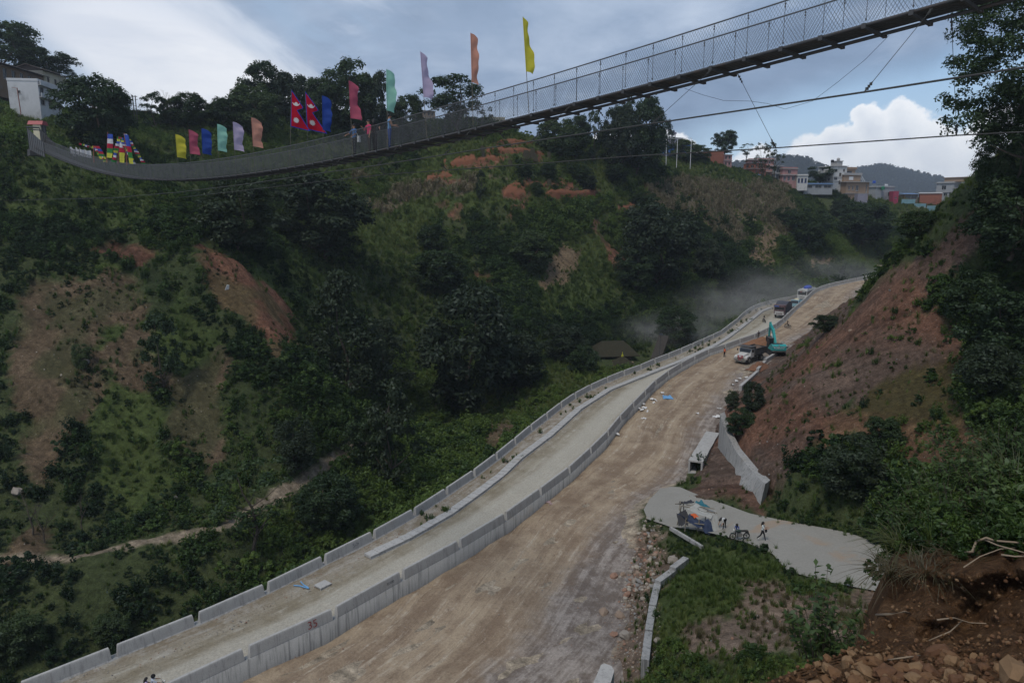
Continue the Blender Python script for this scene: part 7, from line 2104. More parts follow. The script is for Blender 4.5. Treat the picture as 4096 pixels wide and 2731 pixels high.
# excavator: seen from behind
ep = solve(3108, 1420, zR); ex = empty('excavator', (float(ep[0]), float(ep[1]) + 1.2, float(zR(ep[1])) - .05), math.radians(88))
tag(ex, 'turquoise tracked excavator seen from behind with its boom raised', 'excavator')
parts(ex, [
 ('track', M_BLACKM, [('p', [(-1.9, .25), (-1.6, 0), (1.6, 0), (1.95, .3), (1.9, .7), (1.6, .9), (-1.6, .9), (-1.9, .65)], -1.5, -.95)]),
 ('track', M_BLACKM, [('p', [(-1.9, .25), (-1.6, 0), (1.6, 0), (1.95, .3), (1.9, .7), (1.6, .9), (-1.6, .9), (-1.9, .65)], .95, 1.5)]),
 ('undercarriage', M_BLACKM, [('b', (0, 0, .75), (2.2, 2.0, .5)), ('t', [(0, 0, .9), (0, 0, 1.2)], .7, 12)]),
 ('house', M_TEAL, [('b', (-.2, 0, 1.55), (2.9, 2.75, .75)), ('b', (-.7, -.35, 2.05), (1.6, 1.9, .3))]),
 ('counterweight', M_TEAL, [('p', [(-2.25, 1.15), (-1.3, 1.15), (-1.3, 2.35), (-2.0, 2.35), (-2.3, 2.1)], -1.42, 1.42)]),
 ('skirt', M_TIPPER, [('b', (-1.9, 0, 1.02), (.9, 2.7, .3))]),
 ('engine_cover', M_BLACKM, [('b', (-1.2, .1, 2.38), (1.0, 2.0, .07))]),
 ('cab', M_BLACKM, [('b', (.45, .95, 2.42), (1.5, .85, 1.75))]), ('cab_window', M_GLASS, [('b', (-.315, .95, 2.6), (.02, .62, .8))]), ('cab_window', M_GLASS, [('b', (.45, 1.39, 2.6), (1.1, .02, .9))]), ('cab_roof', M_TIPPER, [('b', (.45, .95, 3.33), (1.55, .9, .08))]),
 ('boom', M_TEAL, [('p', [(.5, 1.5), (.9, 1.5), (2.6, 4.2), (4.6, 5.2), (4.5, 5.7), (2.2, 4.7), (.4, 2.0)], -.42, .02)]),
 ('stick', M_TEAL, [('p', [(4.2, 6.0), (4.7, 5.9), (5.0, 2.9), (4.7, 2.9)], -.36, -.06)]),
 ('bucket', M_BLACKM, [('p', [(4.6, 2.9), (5.2, 2.9), (5.1, 1.9), (4.4, 1.7), (4.2, 2.3)], -.7, .3)]),
 ('boom_cylinder', M_CHROME, [('t', [(.9, -.52, 1.5), (2.3, -.52, 3.9)], .08), ('t', [(.9, .12, 1.5), (2.3, .12, 3.9)], .08)]), ('stick_cylinder', M_TEAL, [('t', [(2.6, -.2, 4.95), (4.3, -.2, 5.9)], .1)]),
 ('handrail', M_TEAL, [('t', [(-1.0, -1.3, 2.0), (-1.0, -1.3, 2.55), (.2, -1.3, 2.55), (.2, -1.3, 2.0)], .03, 5)]),
 ('maker_badge', M_TIN_RED, [('b', (-2.2, 0, 2.2), (.12, .26, .12))]),
])
tm = paint('KOBELCO', .62, 0, 0, 0, 0, M_WTXT, 'lettering', None, .01); o = mk('lettering', tm, ex); o.location = (-2.315, 0, 1.72); o.rotation_euler = (math.pi / 2, 0, -math.pi / 2); o.scale = (.72, 1, 1)
mb = MB(); mb.box((-2.30, 1.15, 1.95), (.03, .34, .06)); mb.box((-2.30, -1.15, 1.95), (.03, .3, .06)); mb.build('stripe', M_WTXT, ex)
# bus and lorries beyond the median
bz = solve(3170, 1225, zL); brz_ = math.radians(228)
def in_lane(Y, off):
    X = float(XB(Y)); a = math.atan2(-1.0, -(float(XB(Y + 3)) - float(XB(Y - 3))) / 6.0); n = (math.sin(a), -math.cos(a))
    return (X + n[0] * off, Y + n[1] * off, float(zL(Y)) + .05), a
_bl, _ba = in_lane(float(bz[1]) + 10, 2.3); _bl = (_bl[0], _bl[1], _bl[2])
bus = empty('bus', _bl, _ba); tag(bus, 'white bus with a blue tarpaulin load on its roof behind the median wall', 'bus')
for x in (2.9, -2.6):
    for y in (-1.05, 1.05): wheel(bus, x, y, .5, .28)
parts(bus, [
 ('body', M_WHITEPAINT, [('b', (0, 0, 1.15), (9.6, 2.44, 1.3))]),
 ('upper_body', M_WHITEPAINT, [('b', (s * 4.72, q * 1.13, 2.3), (.12, .14, 1.1)) for s in (-1, 1) for q in (-1, 1)] + [('b', (0, 0, 2.9), (9.7, 2.5, .26)), ('b', (.2, 0, 3.1), (9.0, 2.2, .2))]),
 ('windshield', M_GLASS, [('b', (4.66, 0, 2.28), (.1, 2.2, .98))]), ('side_window', M_GLASS, [('b', (0, 1.17, 2.28), (9.2, .06, .98))]), ('side_window', M_GLASS, [('b', (0, -1.17, 2.28), (9.2, .06, .98))]), ('rear_window', M_GLASS, [('b', (-4.66, 0, 2.28), (.1, 2.2, .98))]),
 ('grille', M_BLACKM, [('b', (4.82, 0, 1.25), (.04, 1.3, .14)), ('b', (4.82, 0, .75), (.04, 1.0, .16))]), ('headlight', M_LAMP, [('s', (4.8, .9, .95), (.05, .16, .13))]), ('headlight', M_LAMP, [('s', (4.8, -.9, .95), (.05, .16, .13))]),
 ('bumper', M_BLACKM, [('b', (4.86, 0, .5), (.12, 2.4, .2))]), ('destination_board', M_TIN_RED, [('b', (4.73, -.3, 2.62), (.03, .5, .22))]), ('destination_letters', M_WTXT, [('b', (4.735, .35, 2.62), (.03, .6, .16))]),
 ('roof_rack', M_RIM, [('b', (.2, q * 1.1, 3.35), (7.5, .05, .05)) for q in (-1, 1)] + [('b', (-3.4 + k * 1.2, q * 1.1, 3.27), (.05, .05, .2)) for k in range(7) for q in (-1, 1)]),
 ('roof_load', simple_mat('blue_tarpaulin', (.03, .07, .36), .6, 0, .2, 1.5, .2), [('s', (-.6, 0, 3.35), (2.6, .95, .62))]),
])
lp_ = solve(3125, 1290, zL); _bl, _ba = in_lane(float(lp_[1]) + 8, 2.3); lo = empty('painted_lorry', _bl, _ba); tag(lo, 'painted lorry with a dark tarpaulin over its load following the median wall', 'truck')
for x in (2.7, -2.2):
    for y in (-1.0, 1.0): wheel(lo, x, y, .5, .3)
M_TARP = simple_mat('dark_tarpaulin', (.055, .058, .075), .75, 0, .25, 1.2, .3)
M_PAINTED = simple_mat('painted_lorry_front', (.10, .055, .06), .6, 0, .6, 5, dirt=(.3, .29, .3), dscale=4)
parts(lo, [
 ('chassis', M_BLACKM, [('b', (0, 0, .8), (7.4, .9, .25))]), ('cab', M_PAINTED, [('b', (3.3, 0, 1.3), (1.3, 2.36, 1.2)), ('b', (3.2, 0, 2.75), (1.5, 2.5, .5))]), ('windshield', M_GLASS, [('b', (3.72, 0, 2.2), (.2, 2.1, .6))]), ('cab_pillar', M_PAINTED, [('b', (3.3, q * 1.1, 2.2), (1.25, .14, .62)) for q in (-1, 1)]),
 ('front_panel', M_WHITEPAINT, [('b', (3.97, 0, 1.35), (.05, 1.9, .36)), ('b', (3.97, 0, .85), (.06, 2.3, .16))]), ('blue_panel', simple_mat('lorry_blue', (.04, .12, .4), .6), [('b', (3.97, -.6, 2.72), (.05, 1.0, .2))]), ('headlight', M_LAMP, [('s', (3.98, .85, 1.05), (.05, .13, .12))]), ('headlight', M_LAMP, [('s', (3.98, -.85, 1.05), (.05, .13, .12))]),
 ('cargo_body', M_TARP, [('b', (-.9, q * 1.18, 1.9), (6.0, .08, 1.7)) for q in (-1, 1)] + [('b', (-.9, 0, 1.05), (6.0, 2.3, .1)), ('b', (2.1, 0, 2.0), (.08, 2.3, 1.9)), ('b', (-3.9, 0, 1.9), (.08, 2.3, 1.7))]),
 ('tarpaulin', M_TARP, [('p', [(-4.0, 2.6), (2.2, 2.6), (2.15, 3.0), (1.2, 3.4), (-.5, 3.5), (-2.5, 3.3), (-3.9, 2.95)], -1.24, 1.24)]), ('mirror', M_BLACKM, [('b', (3.7, q * 1.5, 2.1), (.06, .2, .3)) for q in (-1, 1)]),
])
mp_ = solve(3165, 1240, zL); _bl, _ba = in_lane(float(mp_[1]) + 3, 2.2); bl = empty('loaded_pickup', _bl, _ba); tag(bl, 'small lorry with a pale blue cab top between the bus and the painted lorry', 'truck')
for x in (1.8, -1.5):
    for y in (-.85, .85): wheel(bl, x, y, .4, .24)
M_PALEBLUE = simple_mat('pale_blue_paint', (.22, .36, .42), .5)
parts(bl, [('chassis', M_BLACKM, [('b', (0, 0, .65), (5, .8, .2))]), ('cab', M_PALEBLUE, [('p', [(1.2, .6), (2.7, .6), (2.7, 1.35), (2.35, 2.1), (1.2, 2.1)], -.95, .95)]), ('windshield', M_GLASS, [('p', [(2.71, 1.4), (2.73, 1.4), (2.39, 2.05), (2.37, 2.05)], -.85, .85)]), ('cargo_body', M_PALEBLUE, [('b', (-.8, q * .98, 1.3), (3.8, .06, .9)) for q in (-1, 1)] + [('b', (-.8, 0, .9), (3.8, 1.9, .08)), ('b', (1.1, 0, 1.4), (.06, 1.9, 1.1)), ('b', (-2.7, 0, 1.3), (.06, 1.9, .9))]), ('sacks', M_CREAM, [('s', (.2, .2, 1.85), (.7, .5, .4)), ('s', (-.9, -.2, 1.9), (.8, .6, .42))])])


def motorbike(loc, rz, label, shirt, helmet=(.02, .02, .02), trousers=(.03, .03, .035), rider=None, pillion=None, body=(.03, .03, .035)):
    m = empty('motorcycle', tuple(loc), rz); tag(m, label, 'motorcycle')   # faces local +Y
    for y in (.66, -.62):
        mb = MB(); n = 16
        mb.tube([(0, y + .27 * math.cos(a), .3 + .27 * math.sin(a)) for a in np.linspace(0, 2 * math.pi, n + 1)], .055, 6, False); mb.tube([(-.06, y, .3), (.06, y, .3)], .05, 6); w_ = mb.build('wheel', M_TYRE, m)
        mb = MB(); [mb.tube([(0, y, .3), (0, y + .25 * math.cos(a), .3 + .25 * math.sin(a))], .008, 4) for a in np.linspace(0, 2 * math.pi, 9)[:-1]]; mb.build('spokes', M_RIM, w_)
    bm_ = fabric(body)
    mb = MB(); mb.sphere((0, .12, .78), (.15, .30, .14), 10, 7); mb.build('fuel_tank', bm_, m)
    mb = MB(); mb.box((0, -.38, .78), (.26, .72, .10), 0, (.85, .95)); mb.build('seat', M_TYRE, m)
    mb = MB(); mb.box((0, .02, .42), (.24, .36, .30)); mb.tube([(0, -.1, .42), (.12, -.5, .32), (.12, -.85, .36)], .045, 6); mb.build('engine', M_RIM, m)
    mb = MB(); mb.tube([(-.07, .66, .3), (-.07, .46, .95)], .025, 5); mb.tube([(.07, .66, .3), (.07, .46, .95)], .025, 5); mb.tube([(-.36, .36, 1.02), (-.1, .46, .98), (.1, .46, .98), (.36, .36, 1.02)], .016, 5); mb.build('fork', M_RIM, m)
    mb = MB(); mb.sphere((0, .58, .88), (.10, .06, .10), 8, 6); mb.build('headlight', M_LAMP, m)
    mb = MB(); [mb.tube([(s * .28, .38, 1.03), (s * .34, .42, 1.2)], .008, 4) for s in (-1, 1)]; [mb.sphere((s * .35, .42, 1.24), (.06, .02, .045), 8, 5) for s in (-1, 1)]; mb.build('mirror', M_LAMP, m)
    mb = MB(); mb.box((0, -.66, .62), (.14, .3, .04)); mb.box((0, .66, .61), (.13, .4, .03)); mb.build('mudguard', bm_, m)
    sit = dict(lean=.22, Lhip=1.25, Rhip=1.25, Lknee=1.35, Rknee=1.35, Larm=.95, Rarm=.95, Lelb=.25, Relb=.25, Lout=.30, Rout=.30)
    c, s_ = math.cos(rz), math.sin(rz)
    def off(x, y, z): return (loc[0] + x * c - y * s_, loc[1] + x * s_ + y * c, loc[2] + z)
    if rider: person(off(0, -.22, 0), 1.68, rz, rider, shirt, trousers, pose=dict(sit, pel=(0, 0, .86)), hat=helmet)
    if pillion: person(off(0, -.62, 0), 1.62, rz, pillion[0], pillion[1], (.04, .04, .05), pose=dict(sit, pel=(0, 0, .90), Larm=.7, Rarm=.7), hair='long')


q_ = solve(3056, 1290, zL); motorbike((float(q_[0]), float(q_[1]), float(zL(q_[1])) + .08), math.radians(185), 'motorcycle coming down the grey carriageway', (.05, .05, .06), rider='rider in dark clothes on the motorcycle on the grey carriageway')
q_ = solve(3150, 1312, zR); motorbike((float(q_[0]), float(q_[1]), float(zR(q_[1])) + .1), math.radians(215), 'black motorcycle on the dirt road beyond the excavator', (.025, .022, .022), rider='rider in black on the motorcycle beyond the excavator')
q_ = atz(622, 2764, 1.9); motorbike((float(q_[0]), float(q_[1]), float(zL(q_[1])) + .08), math.radians(-52), 'motorcycle at the bottom edge with a shiny mirror showing', (.40, .44, .52), rider='rider with a dark helmet and pale shirt at the bottom edge', pillion=('passenger in lilac behind the rider at the bottom edge', (.42, .34, .50)))

for _o, _s in ((tr, 1.2), (ex, 1.02), (bus, 1.12), (lo, 1.12), (bl, 1.1)): _o.scale = (_s, _s, _s)
# people on the roads
def foot(px, py, zf): p = solve(px, py, zf); return (float(p[0]), float(p[1]), float(zf(p[1])) + .02)
person(foot(2897, 1428, zR), 1.92, 3.6, 'worker in an orange safety vest standing before the dump truck', (.45, .10, .04), (.02, .02, .022), vest=(.75, .11, .03), pose=dict(Larm=.2, Rarm=.1))
person(foot(3033, 1358, zR), 1.95, 2.9, 'person in dark clothes standing against the median wall', (.03, .03, .038), (.10, .09, .08), pose=dict(Rarm=.5, Relb=1.6))
def lfoot(px, py):
    lo_, hi_ = 20., 150.
    for _ in range(50):
        D = (lo_ + hi_) / 2; p = at(px, py, D)
        if p[2] > lanez(p[0], p[1]) + .06: lo_ = D
        else: hi_ = D
    return tuple(float(v) for v in p)
person(lfoot(2897, 2110), 1.74, 2.2, 'girl in a white shirt bending forward with long hair hanging down', (.58, .58, .58), (.02, .02, .022), shoes=(.6, .6, .6), pose=dict(lean=1.45, nod=.5, Lhip=.0, Rhip=.05, Larm=.6, Rarm=.5, Lelb=.9, Relb=.9), hair='long')
person(lfoot(3048, 2160), 1.76, 4.2, 'girl in a white shirt and dark trousers walking along the lane', (.56, .60, .60), (.025, .025, .028), shoes=(.5, .5, .5), pose=dict(Lhip=.35, Rhip=-.30, Lknee=.1, Rknee=.45, Larm=.5, Rarm=.5, Lelb=1.3, Relb=1.3), hair='long')
mb = MB(); mb.box((0, .0, 0), (.36, .16, .26), 0, (.8, .7)); p = lfoot(3048, 2160); o = mb.build('black_bag', fabric((.02, .02, .022)), None, (p[0] - .27 * -math.sin(4.2) * -1, p[1] + .27 * math.cos(4.2), p[2] + 1.02), (.2, 0, 4.2)); tag(o, 'black bundle held in front by the walking girl', 'bag')
person(lfoot(2945, 2150), 1.50, 2.8, 'rider with a round dark helmet and blue jacket sitting behind the grass', (.03, .06, .22), (.05, .055, .06), pose=dict(lean=.2, Lhip=1.2, Rhip=1.2, Lknee=1.3, Rknee=1.3, Larm=.9, Rarm=.9, pel=(0, 0, .80)), hat=(.035, .033, .03))
p = lfoot(2985, 2155); motorbike((p[0] - .6, p[1], p[2]), math.radians(95), 'dark scooter parked half hidden by the grass', (0, 0, 0), body=(.03, .045, .04))

# tarp shelter beside the lane
sp = lfoot(2790, 2105); sh = empty('tarp_shelter', sp, .0); tag(sh, 'ragged stall of poles and boards covered with blue, white and black tarpaulins', 'stall')
k = 66.0 / FOC
def sl(x, y, dz=0.0): # photo offsets to local metres (x right, y up-photo as mix of height)
    return (x * k, 0, -y * k)
poles_ = [((-1.9, .3, 0), (-1.6, .2, 2.0)), ((1.6, -.5, 0), (1.5, -.5, 1.5)), ((-1.5, -1.1, 0), (-1.4, -1.0, 1.3)), ((-.3, -1.2, 0), (-.2, -1.2, 1.3)), ((1.0, .9, 0), (1.0, .9, 1.6)), ((-1.0, 1.0, 0), (-1.2, 1.1, 2.0))]
for a, b in poles_ + [((-2.1, .6, 2.05), (-.4, .8, 2.1)), ((-1.9, -.3, 1.85), (-1.5, 1.0, 2.15)), ((-1.6, .3, 2.0), (1.7, -.4, 1.55)), ((-1.4, -1.0, .9), (.2, -1.5, .9))]:
    mb = MB(); mb.tube([a, b], .05, 6); mb.build('pole', M_PALEBARK, sh)
def tarp(name, quad, mat, seed, sag=.12, n=12):
    q = [Vector(v) for v in quad]; r_ = np.random.default_rng(seed)
    ph = r_.uniform(0, 6, 4)
    def fn(u, v):
        p_ = q[0] * (1 - u) * (1 - v) + q[1] * u * (1 - v) + q[2] * u * v + q[3] * (1 - u) * v
        w_ = sag * (math.sin(u * 7 + ph[0]) * math.sin(v * 5 + ph[1]) + .5 * math.sin(u * 15 + v * 9 + ph[2])) + .04 * math.sin(u * 29 + ph[3])
        return (p_.x + w_ * .3, p_.y + w_ * .4, p_.z + w_)
    mk(name, sheet(1, 1, n, n, fn, mat, name), sh)
M_TW = simple_mat('dirty_white_tarpaulin', (.36, .36, .34), .7, 0, .18, 2, .2, .2, (.30, .27, .23), 1.5); M_TN = simple_mat('navy_tarpaulin', (.022, .035, .075), .6, 0, .3, 2, .3); M_TT = simple_mat('teal_tarpaulin', (.03, .14, .18), .6, 0, .25, 2, .3); M_TK = simple_mat('black_sheet', (.028, .028, .032), .65, 0, .3, 2, .3)
tarp('white_tarp', [(-1.2, -.5, 2.0), (-.1, .5, 2.15), (1.7, .0, 1.55), (.9, -1.2, 1.35)], M_TW, 1, .05)
tarp('white_flap', [(.6, -1.1, 1.40), (1.6, -.4, 1.5), (2.1, -1.2, .5), (1.3, -1.9, -.15)], M_TW, 2, .08)
tarp('teal_tarp', [(-.2, .6, 2.2), (.5, 1.2, 2.1), (1.35, .8, 1.6), (.9, .2, 1.75)], M_TT, 3, .08)
tarp('navy_tarp', [(-2.1, -.5, 1.5), (-.9, -.7, 1.55), (1.1, -1.5, .35), (-.5, -1.6, .7)], M_TN, 4, .1)
tarp('navy_flap', [(-.3, -1.1, 1.2), (.8, -1.2, 1.2), (1.2, -1.8, .15), (.3, -1.8, .1)], M_TN, 5, .1)
tarp('black_sheet', [(-2.2, -.4, 1.6), (-1.2, -.5, 1.9), (-1.2, -1.2, .7), (-2.1, -1.0, .6)], M_TK, 6, .1)
tarp('grey_sheet', [(-1.9, .3, 2.1), (-.2, .6, 2.25), (-.4, 1.1, 2.2), (-1.6, 1.0, 2.05)], M_TK, 7, .08)
tarp('orange_rag', [(-1.0, -.8, 1.65), (-.6, -.75, 1.68), (-.2, -1.0, 1.45), (-.6, -1.05, 1.42)], simple_mat('orange_rag', (.50, .10, .03), .8), 8, .04, 5)
mb = MB(); mb.tube([(.3 + .5 * math.cos(a), -.5 + .35 * math.sin(a), 1.95 + .05 * math.sin(a) - .12 * math.cos(a)) for a in np.linspace(0, 6.28, 20)], .018, 5, False); mb.build('wire_hoop', M_BLACKM, sh)
mb = MB(); mb.box((.2, .1, 1.98), (2.6, .16, .04), -.35); mb.build('plank', M_PALEBARK, sh)

# hut with mossy roofs, shrine pinnacle, steps and solar lamp beyond the parapet
hp, hD = hit(2470, 1475); hp = at(2470, 1478, 150); gk = 150 / FOC
M_MOSS = simple_mat('mossy_slate', (.036, .034, .022), .95, 0, .45, 3, .8, .1, (.055, .045, .03), 1.2)
hut = empty('stone_hut', tuple(hp), .15); tag(hut, 'old hut with mossy hipped roofs and pink pillars beyond the outer parapet', 'hut')
def hip(name, c, w, d, z0, h, top, par, mat):
    mb = MB(); x, y = c; a = [(x - w / 2, y - d / 2, z0), (x + w / 2, y - d / 2, z0), (x + w / 2, y + d / 2, z0), (x - w / 2, y + d / 2, z0)]; b = [(x - w * top / 2, y - d * .05, z0 + h), (x + w * top / 2, y - d * .05, z0 + h), (x + w * top / 2, y + d * .05, z0 + h), (x - w * top / 2, y + d * .05, z0 + h)]
    a2 = [(p_[0], p_[1], p_[2] - .12) for p_ in a]
    mb.raw(a2 + a + b, [(3, 2, 1, 0), (0, 1, 5, 4), (1, 2, 6, 5), (2, 3, 7, 6), (3, 0, 4, 7), (4, 5, 9, 8), (5, 6, 10, 9), (6, 7, 11, 10), (7, 4, 8, 11), (8, 9, 10, 11)]); mb.build(name, mat, par)
mb = MB(); mb.box((0, 4, .6), (7, 5, 4.5)); mb.build('wall', MW['tan'], hut)
hip('roof', (0, 4), 10, 8, 2.9, 2.6, .5, hut, M_MOSS); hip('porch_roof', (.6, -1.6), 5.2, 4.4, 1.5, 1.7, .1, hut, M_MOSS)
for x in (-3.6, -1.3, 2.9): mb = MB(); mb.box((x, -1.2, 0.1), (.9 if x < -3 else .35, .5, 3.6)); mb.build('pillar', MW['pink'] if x < -3 else MW['tan'], hut)
mb = MB(); mb.tube([(.5, -1.6, 3.1), (.5, -1.6, 3.5), (.5, -1.6, 3.7), (.5, -1.6, 4.2)], [.28, .22, .1, .05], 8); mb.build('pinnacle', CL['pyellow'], hut)
M_STEP = simple_mat('worn_stone_step', (.075, .066, .058), .95, 0, .3, 2, .3)
st0 = at(2616, 1455, 147); st1 = at(2655, 1345, 157)
sr = empty('steps', tuple(st0)); tag(sr, 'long flight of stone steps climbing from the parapet', 'steps'); d_ = np.array(st1) - np.array(st0)
for i in range(26):
    mb = MB(); f_ = i / 25; mb.box((d_[0] * f_, d_[1] * f_, d_[2] * f_ - .3), (2.2, d_[1] / 25 * 1.02, .85), -.1); mb.build('step', M_STEP, sr)
lm = empty('solar_street_lamp', tuple(at(2636, 1432, 148))); tag(lm, 'slim pole with a tilted solar panel beside the steps', 'street lamp'); gk = 148 / FOC
mb = MB(); mb.tube([(0, 0, -1), (3 * gk, 0, 92 * gk)], .05, 6); mb.build('pole', M_STEEL, lm)
mb = MB(); mb.box((5 * gk, 0, 96 * gk), (18 * gk, .7, .05), .3, (1, 1), Matrix.Translation((5 * gk, 0, 96 * gk)) @ Matrix.Rotation(.45, 4, 'X') @ Matrix.Rotation(.3, 4, 'Y') @ Matrix.Translation((-5 * gk, 0, -96 * gk))); mb.build('solar_panel', M_BLACKM, lm)
mb = MB(); mb.tube([(2 * gk, 0, 80 * gk), (-16 * gk, 0, 82 * gk)], .03, 5); mb.box((-18 * gk, 0, 81.5 * gk), (.5, .2, .08)); mb.build('lamp_arm', M_STEEL, lm)
wpz = empty('wood_pile', tuple(at(2388, 1468, 152))); tag(wpz, 'stack of cut firewood at the left end of the old hut', 'wood pile')
mb = MB(); LOG = MB(); LOG.tube([(0, -.5, 0), (0, .5, 0)], .13, 7); lm_ = LOG.me('log', M_PALEBARK); rr = random.Random(4)
for i in range(9):
    for j in range(9 - abs(i - 4) // 2): mk('log', lm_, wpz, (-1.2 + i * .27 + (j % 2) * .1, rr.uniform(-.2, .2), .1 + j * .26))
up2 = at(722, 2165, 73); po_ = empty('wooden_pole', tuple(up2)); tag(po_, 'lone dark wooden pole beside the footpath', 'pole'); mb = MB(); mb.tube([(0, 0, -.5), (-.25, 0, 2.6)], [.09, .07], 6); mb.build('post', M_BARK, po_)
for i, (px, py, H) in enumerate(((130, 2140, 7), (180, 2170, 6), (330, 2150, 6.5))): bare_tree('bare_shrub', ['pale bare branching tree left of the path, nearest the left edge', 'pale bare branching tree beside the start of the path', 'pale bare branching tree with a leaning trunk above the path'][i], hit(px, py)[0], H * .8, .75, 20 + i, M_BARK)
M_RAG = simple_mat('white_rag', (.6, .6, .58), .8)
for px, py, w_, lab in ((908, 1160, .9, 'white rag lying on the red landslip streak'), (358, 896, .6, 'white rag caught in the bushes above the landslip')):
    P = hit(px, py)[0]; mb = MB(); mb.box((0, 0, .25), (w_ * .6, .08, w_), .3, (.6, 1)); o = mb.build('white_rag', M_RAG, None, tuple(P), (.2, .3, .4)); tag(o, lab, 'rag')
stone(345, 1465, 1.5, lab='large pale boulder on the brown landslip', name='boulder', group='boulders on the landslip'); stone(700, 1995, .8, lab='pale round boulder above the footpath', name='boulder', group='boulders on the landslip'); stone(70, 1985, 1.5, lab='long pale rock slab at the foot of the landslip', name='boulder', group='boulders on the landslip')
# ------------------------------------------------------------------ bank at the photographer's feet
NBY = [1900, 2000, 2100, 2250, 2330, 2400, 2500, 2600, 2680, 2760, 2900, 3100]
NBL = [3780, 3640, 3540, 3460, 3440, 3420, 3380, 3270, 3020, 2800, 2500, 2200]
NBDL = [17.5, 16.6, 15.6, 14.2, 13.9, 13.4, 12.7, 11.5, 11.0, 10.5, 9.5, 8.2]
NBDR = [13.2, 12.2, 11.2, 10.4, 10.3, 10.2, 9.8, 9.2, 8.7, 8.2, 7.2, 6.0]
nu, nv = 110, 120
vs = []; near_uv = []
for j in range(nv + 1):
    y = NBY[0] + (NBY[-1] - NBY[0]) * j / nv
    xl = np.interp(y, NBY, NBL); dl_ = np.interp(y, NBY, NBDL); dr_ = np.interp(y, NBY, NBDR)
    for i in range(nu + 1):
        u = i / nu; e = max(0, (0.10 - u) / 0.10)
        px = xl + (4700 - xl) * u; D = dl_ + (dr_ - dl_) * u ** .8
        face = math.exp(-((y - 2420) / 130.0) ** 2)
        D += (fbm(px / 160.0, y / 160.0, 1.0, 5, 4) - .5) * (1.1 + 1.0 * face) + (fbm(px / 45.0, y / 45.0, 1.0, 15, 3) - .5) * .45 + e * e * 5.0 - .35 * math.exp(-((y - 2290) / 40.0) ** 2)
        p = at(px, y, D); p[2] -= e * e * 2.0
        vs.append(p)
f = np.array([(j * (nu + 1) + i, j * (nu + 1) + i + 1, (j + 1) * (nu + 1) + i + 1, (j + 1) * (nu + 1) + i) for j in range(nv) for i in range(nu)])


def nearsoil():
    m, t, b = mat_new('ochre_cut_bank')
    po = t.node('ShaderNodeNewGeometry').outputs['Position']
    n = t.noise(po, 1.1, 6, .65); g = t.noise(po, 6.0, 6, .7); h = t.noise(po, 24, 4, .65)
    c = t.ramp(n, [(.3, (.060, .032, .017)), (.5, (.105, .056, .028)), (.7, (.17, .098, .052))])
    c = t.mix(1.0, c, t.ramp(g, [(.3, .55), (.7, 1.35)]), 'MULTIPLY'); c = t.mix(1.0, c, t.ramp(h, [(.3, .7), (.7, 1.25)]), 'MULTIPLY')
    vd = t.vor(po, 9.0); k = t.m('MULTIPLY', t.m('LESS_THAN', vd, .22), t.sstep(g, .5, .6)); c = t.mix(t.m('MULTIPLY', k, .7), c, (.20, .13, .075))
    t.set(b.inputs['Base Color'], c); b.inputs['Roughness'].default_value = .95; b.inputs['Specular IOR Level'].default_value = .1
    bp = t.node('ShaderNodeBump'); bp.inputs['Strength'].default_value = 1.0; bp.inputs['Distance'].default_value = .12
    t.set(bp.inputs['Height'], t.m('ADD', g, t.m('ADD', t.m('MULTIPLY', h, .4), t.m('MULTIPLY', vd, .5)))); t.l.new(bp.outputs[0], b.inputs['Normal'])
    return m


tag(mk('terrain', mesh('terrain', vs, f, nearsoil(), True)), 'dark ochre cut bank in the lower right corner', kind='structure')
NV = np.array(vs).reshape(nv + 1, nu + 1, 3)
def nb(px, y):
    j = (y - NBY[0]) / (NBY[-1] - NBY[0]) * nv; xl = np.interp(y, NBY, NBL); i = (px - xl) / (4700 - xl) * nu
    return NV[int(np.clip(round(j), 0, nv)), int(np.clip(round(i), 0, nu))]
# rocks at the foot of the bank
STMR = [stone_mesh(40 + i, M_RED_ROCK[i % 3]) for i in range(9)]
rr = random.Random(11)
spots = [(3490, 2655, .40, 'flat upright ochre slab at the left of the near rocks'), (3395, 2660, .26, 'squared ochre rock left of the upright slab'), (3745, 2625, .42, 'rounded ochre rock with a pale top at the back of the near rocks'), (3800, 2640, .34, 'tall ochre rock beside the rounded one with the pale top'), (3460, 2690, .30, None), (3530, 2700, .34, None), (3610, 2690, .36, None), (3660, 2680, .30, None), (3720, 2700, .38, None), (3345, 2700, .28, None), (4060, 2725, .75, 'largest pale ochre boulder in the lower right corner')]
for i in range(105): spots.append((3180 + rr.random() ** .8 * 900, 2610 + 140 * rr.random() ** .6, rr.uniform(.07, .26), None))
for i, (px, y, s, lab) in enumerate(spots):
    p = nb(px, y); o = mk('rock', STMR[i % 9], None, (p[0], p[1], p[2] + s * .10), (rr.uniform(-.6, .6), rr.uniform(-.6, .6), rr.uniform(0, 6.3))); o.scale = (s * rr.uniform(.85, 1.3), s * rr.uniform(.8, 1.2), s * rr.uniform(.7, 1.2))
    area = 'left end' if px < 3480 else ('middle' if px < 3780 else 'right end'); tag(o, lab or 'broken ochre rock at the %s of the heap below the near bank' % area, 'rock', 'ochre rocks at the %s of the near heap' % area if not lab else 'ochre rocks at the foot of the near bank')
SRC_RR = [bpy.data.objects.new('source_rock', STMR[i]) for i in range(4)]
qq = np.array([nb(3000 + rr.random() * 1150, 2560 + rr.random() * 240) for _ in range(900)] + [nb(3450 + rr.random() * 700, 2300 + rr.random() * 300) for _ in range(350)]) + np.random.default_rng(3).normal(size=(1250, 3)) * .05
scatter('rubble', 'small ochre rubble on the near bank', SRC_RR, qq, np.random.default_rng(4).uniform(.02, .085, len(qq)), np.zeros(len(qq)), 1.0)
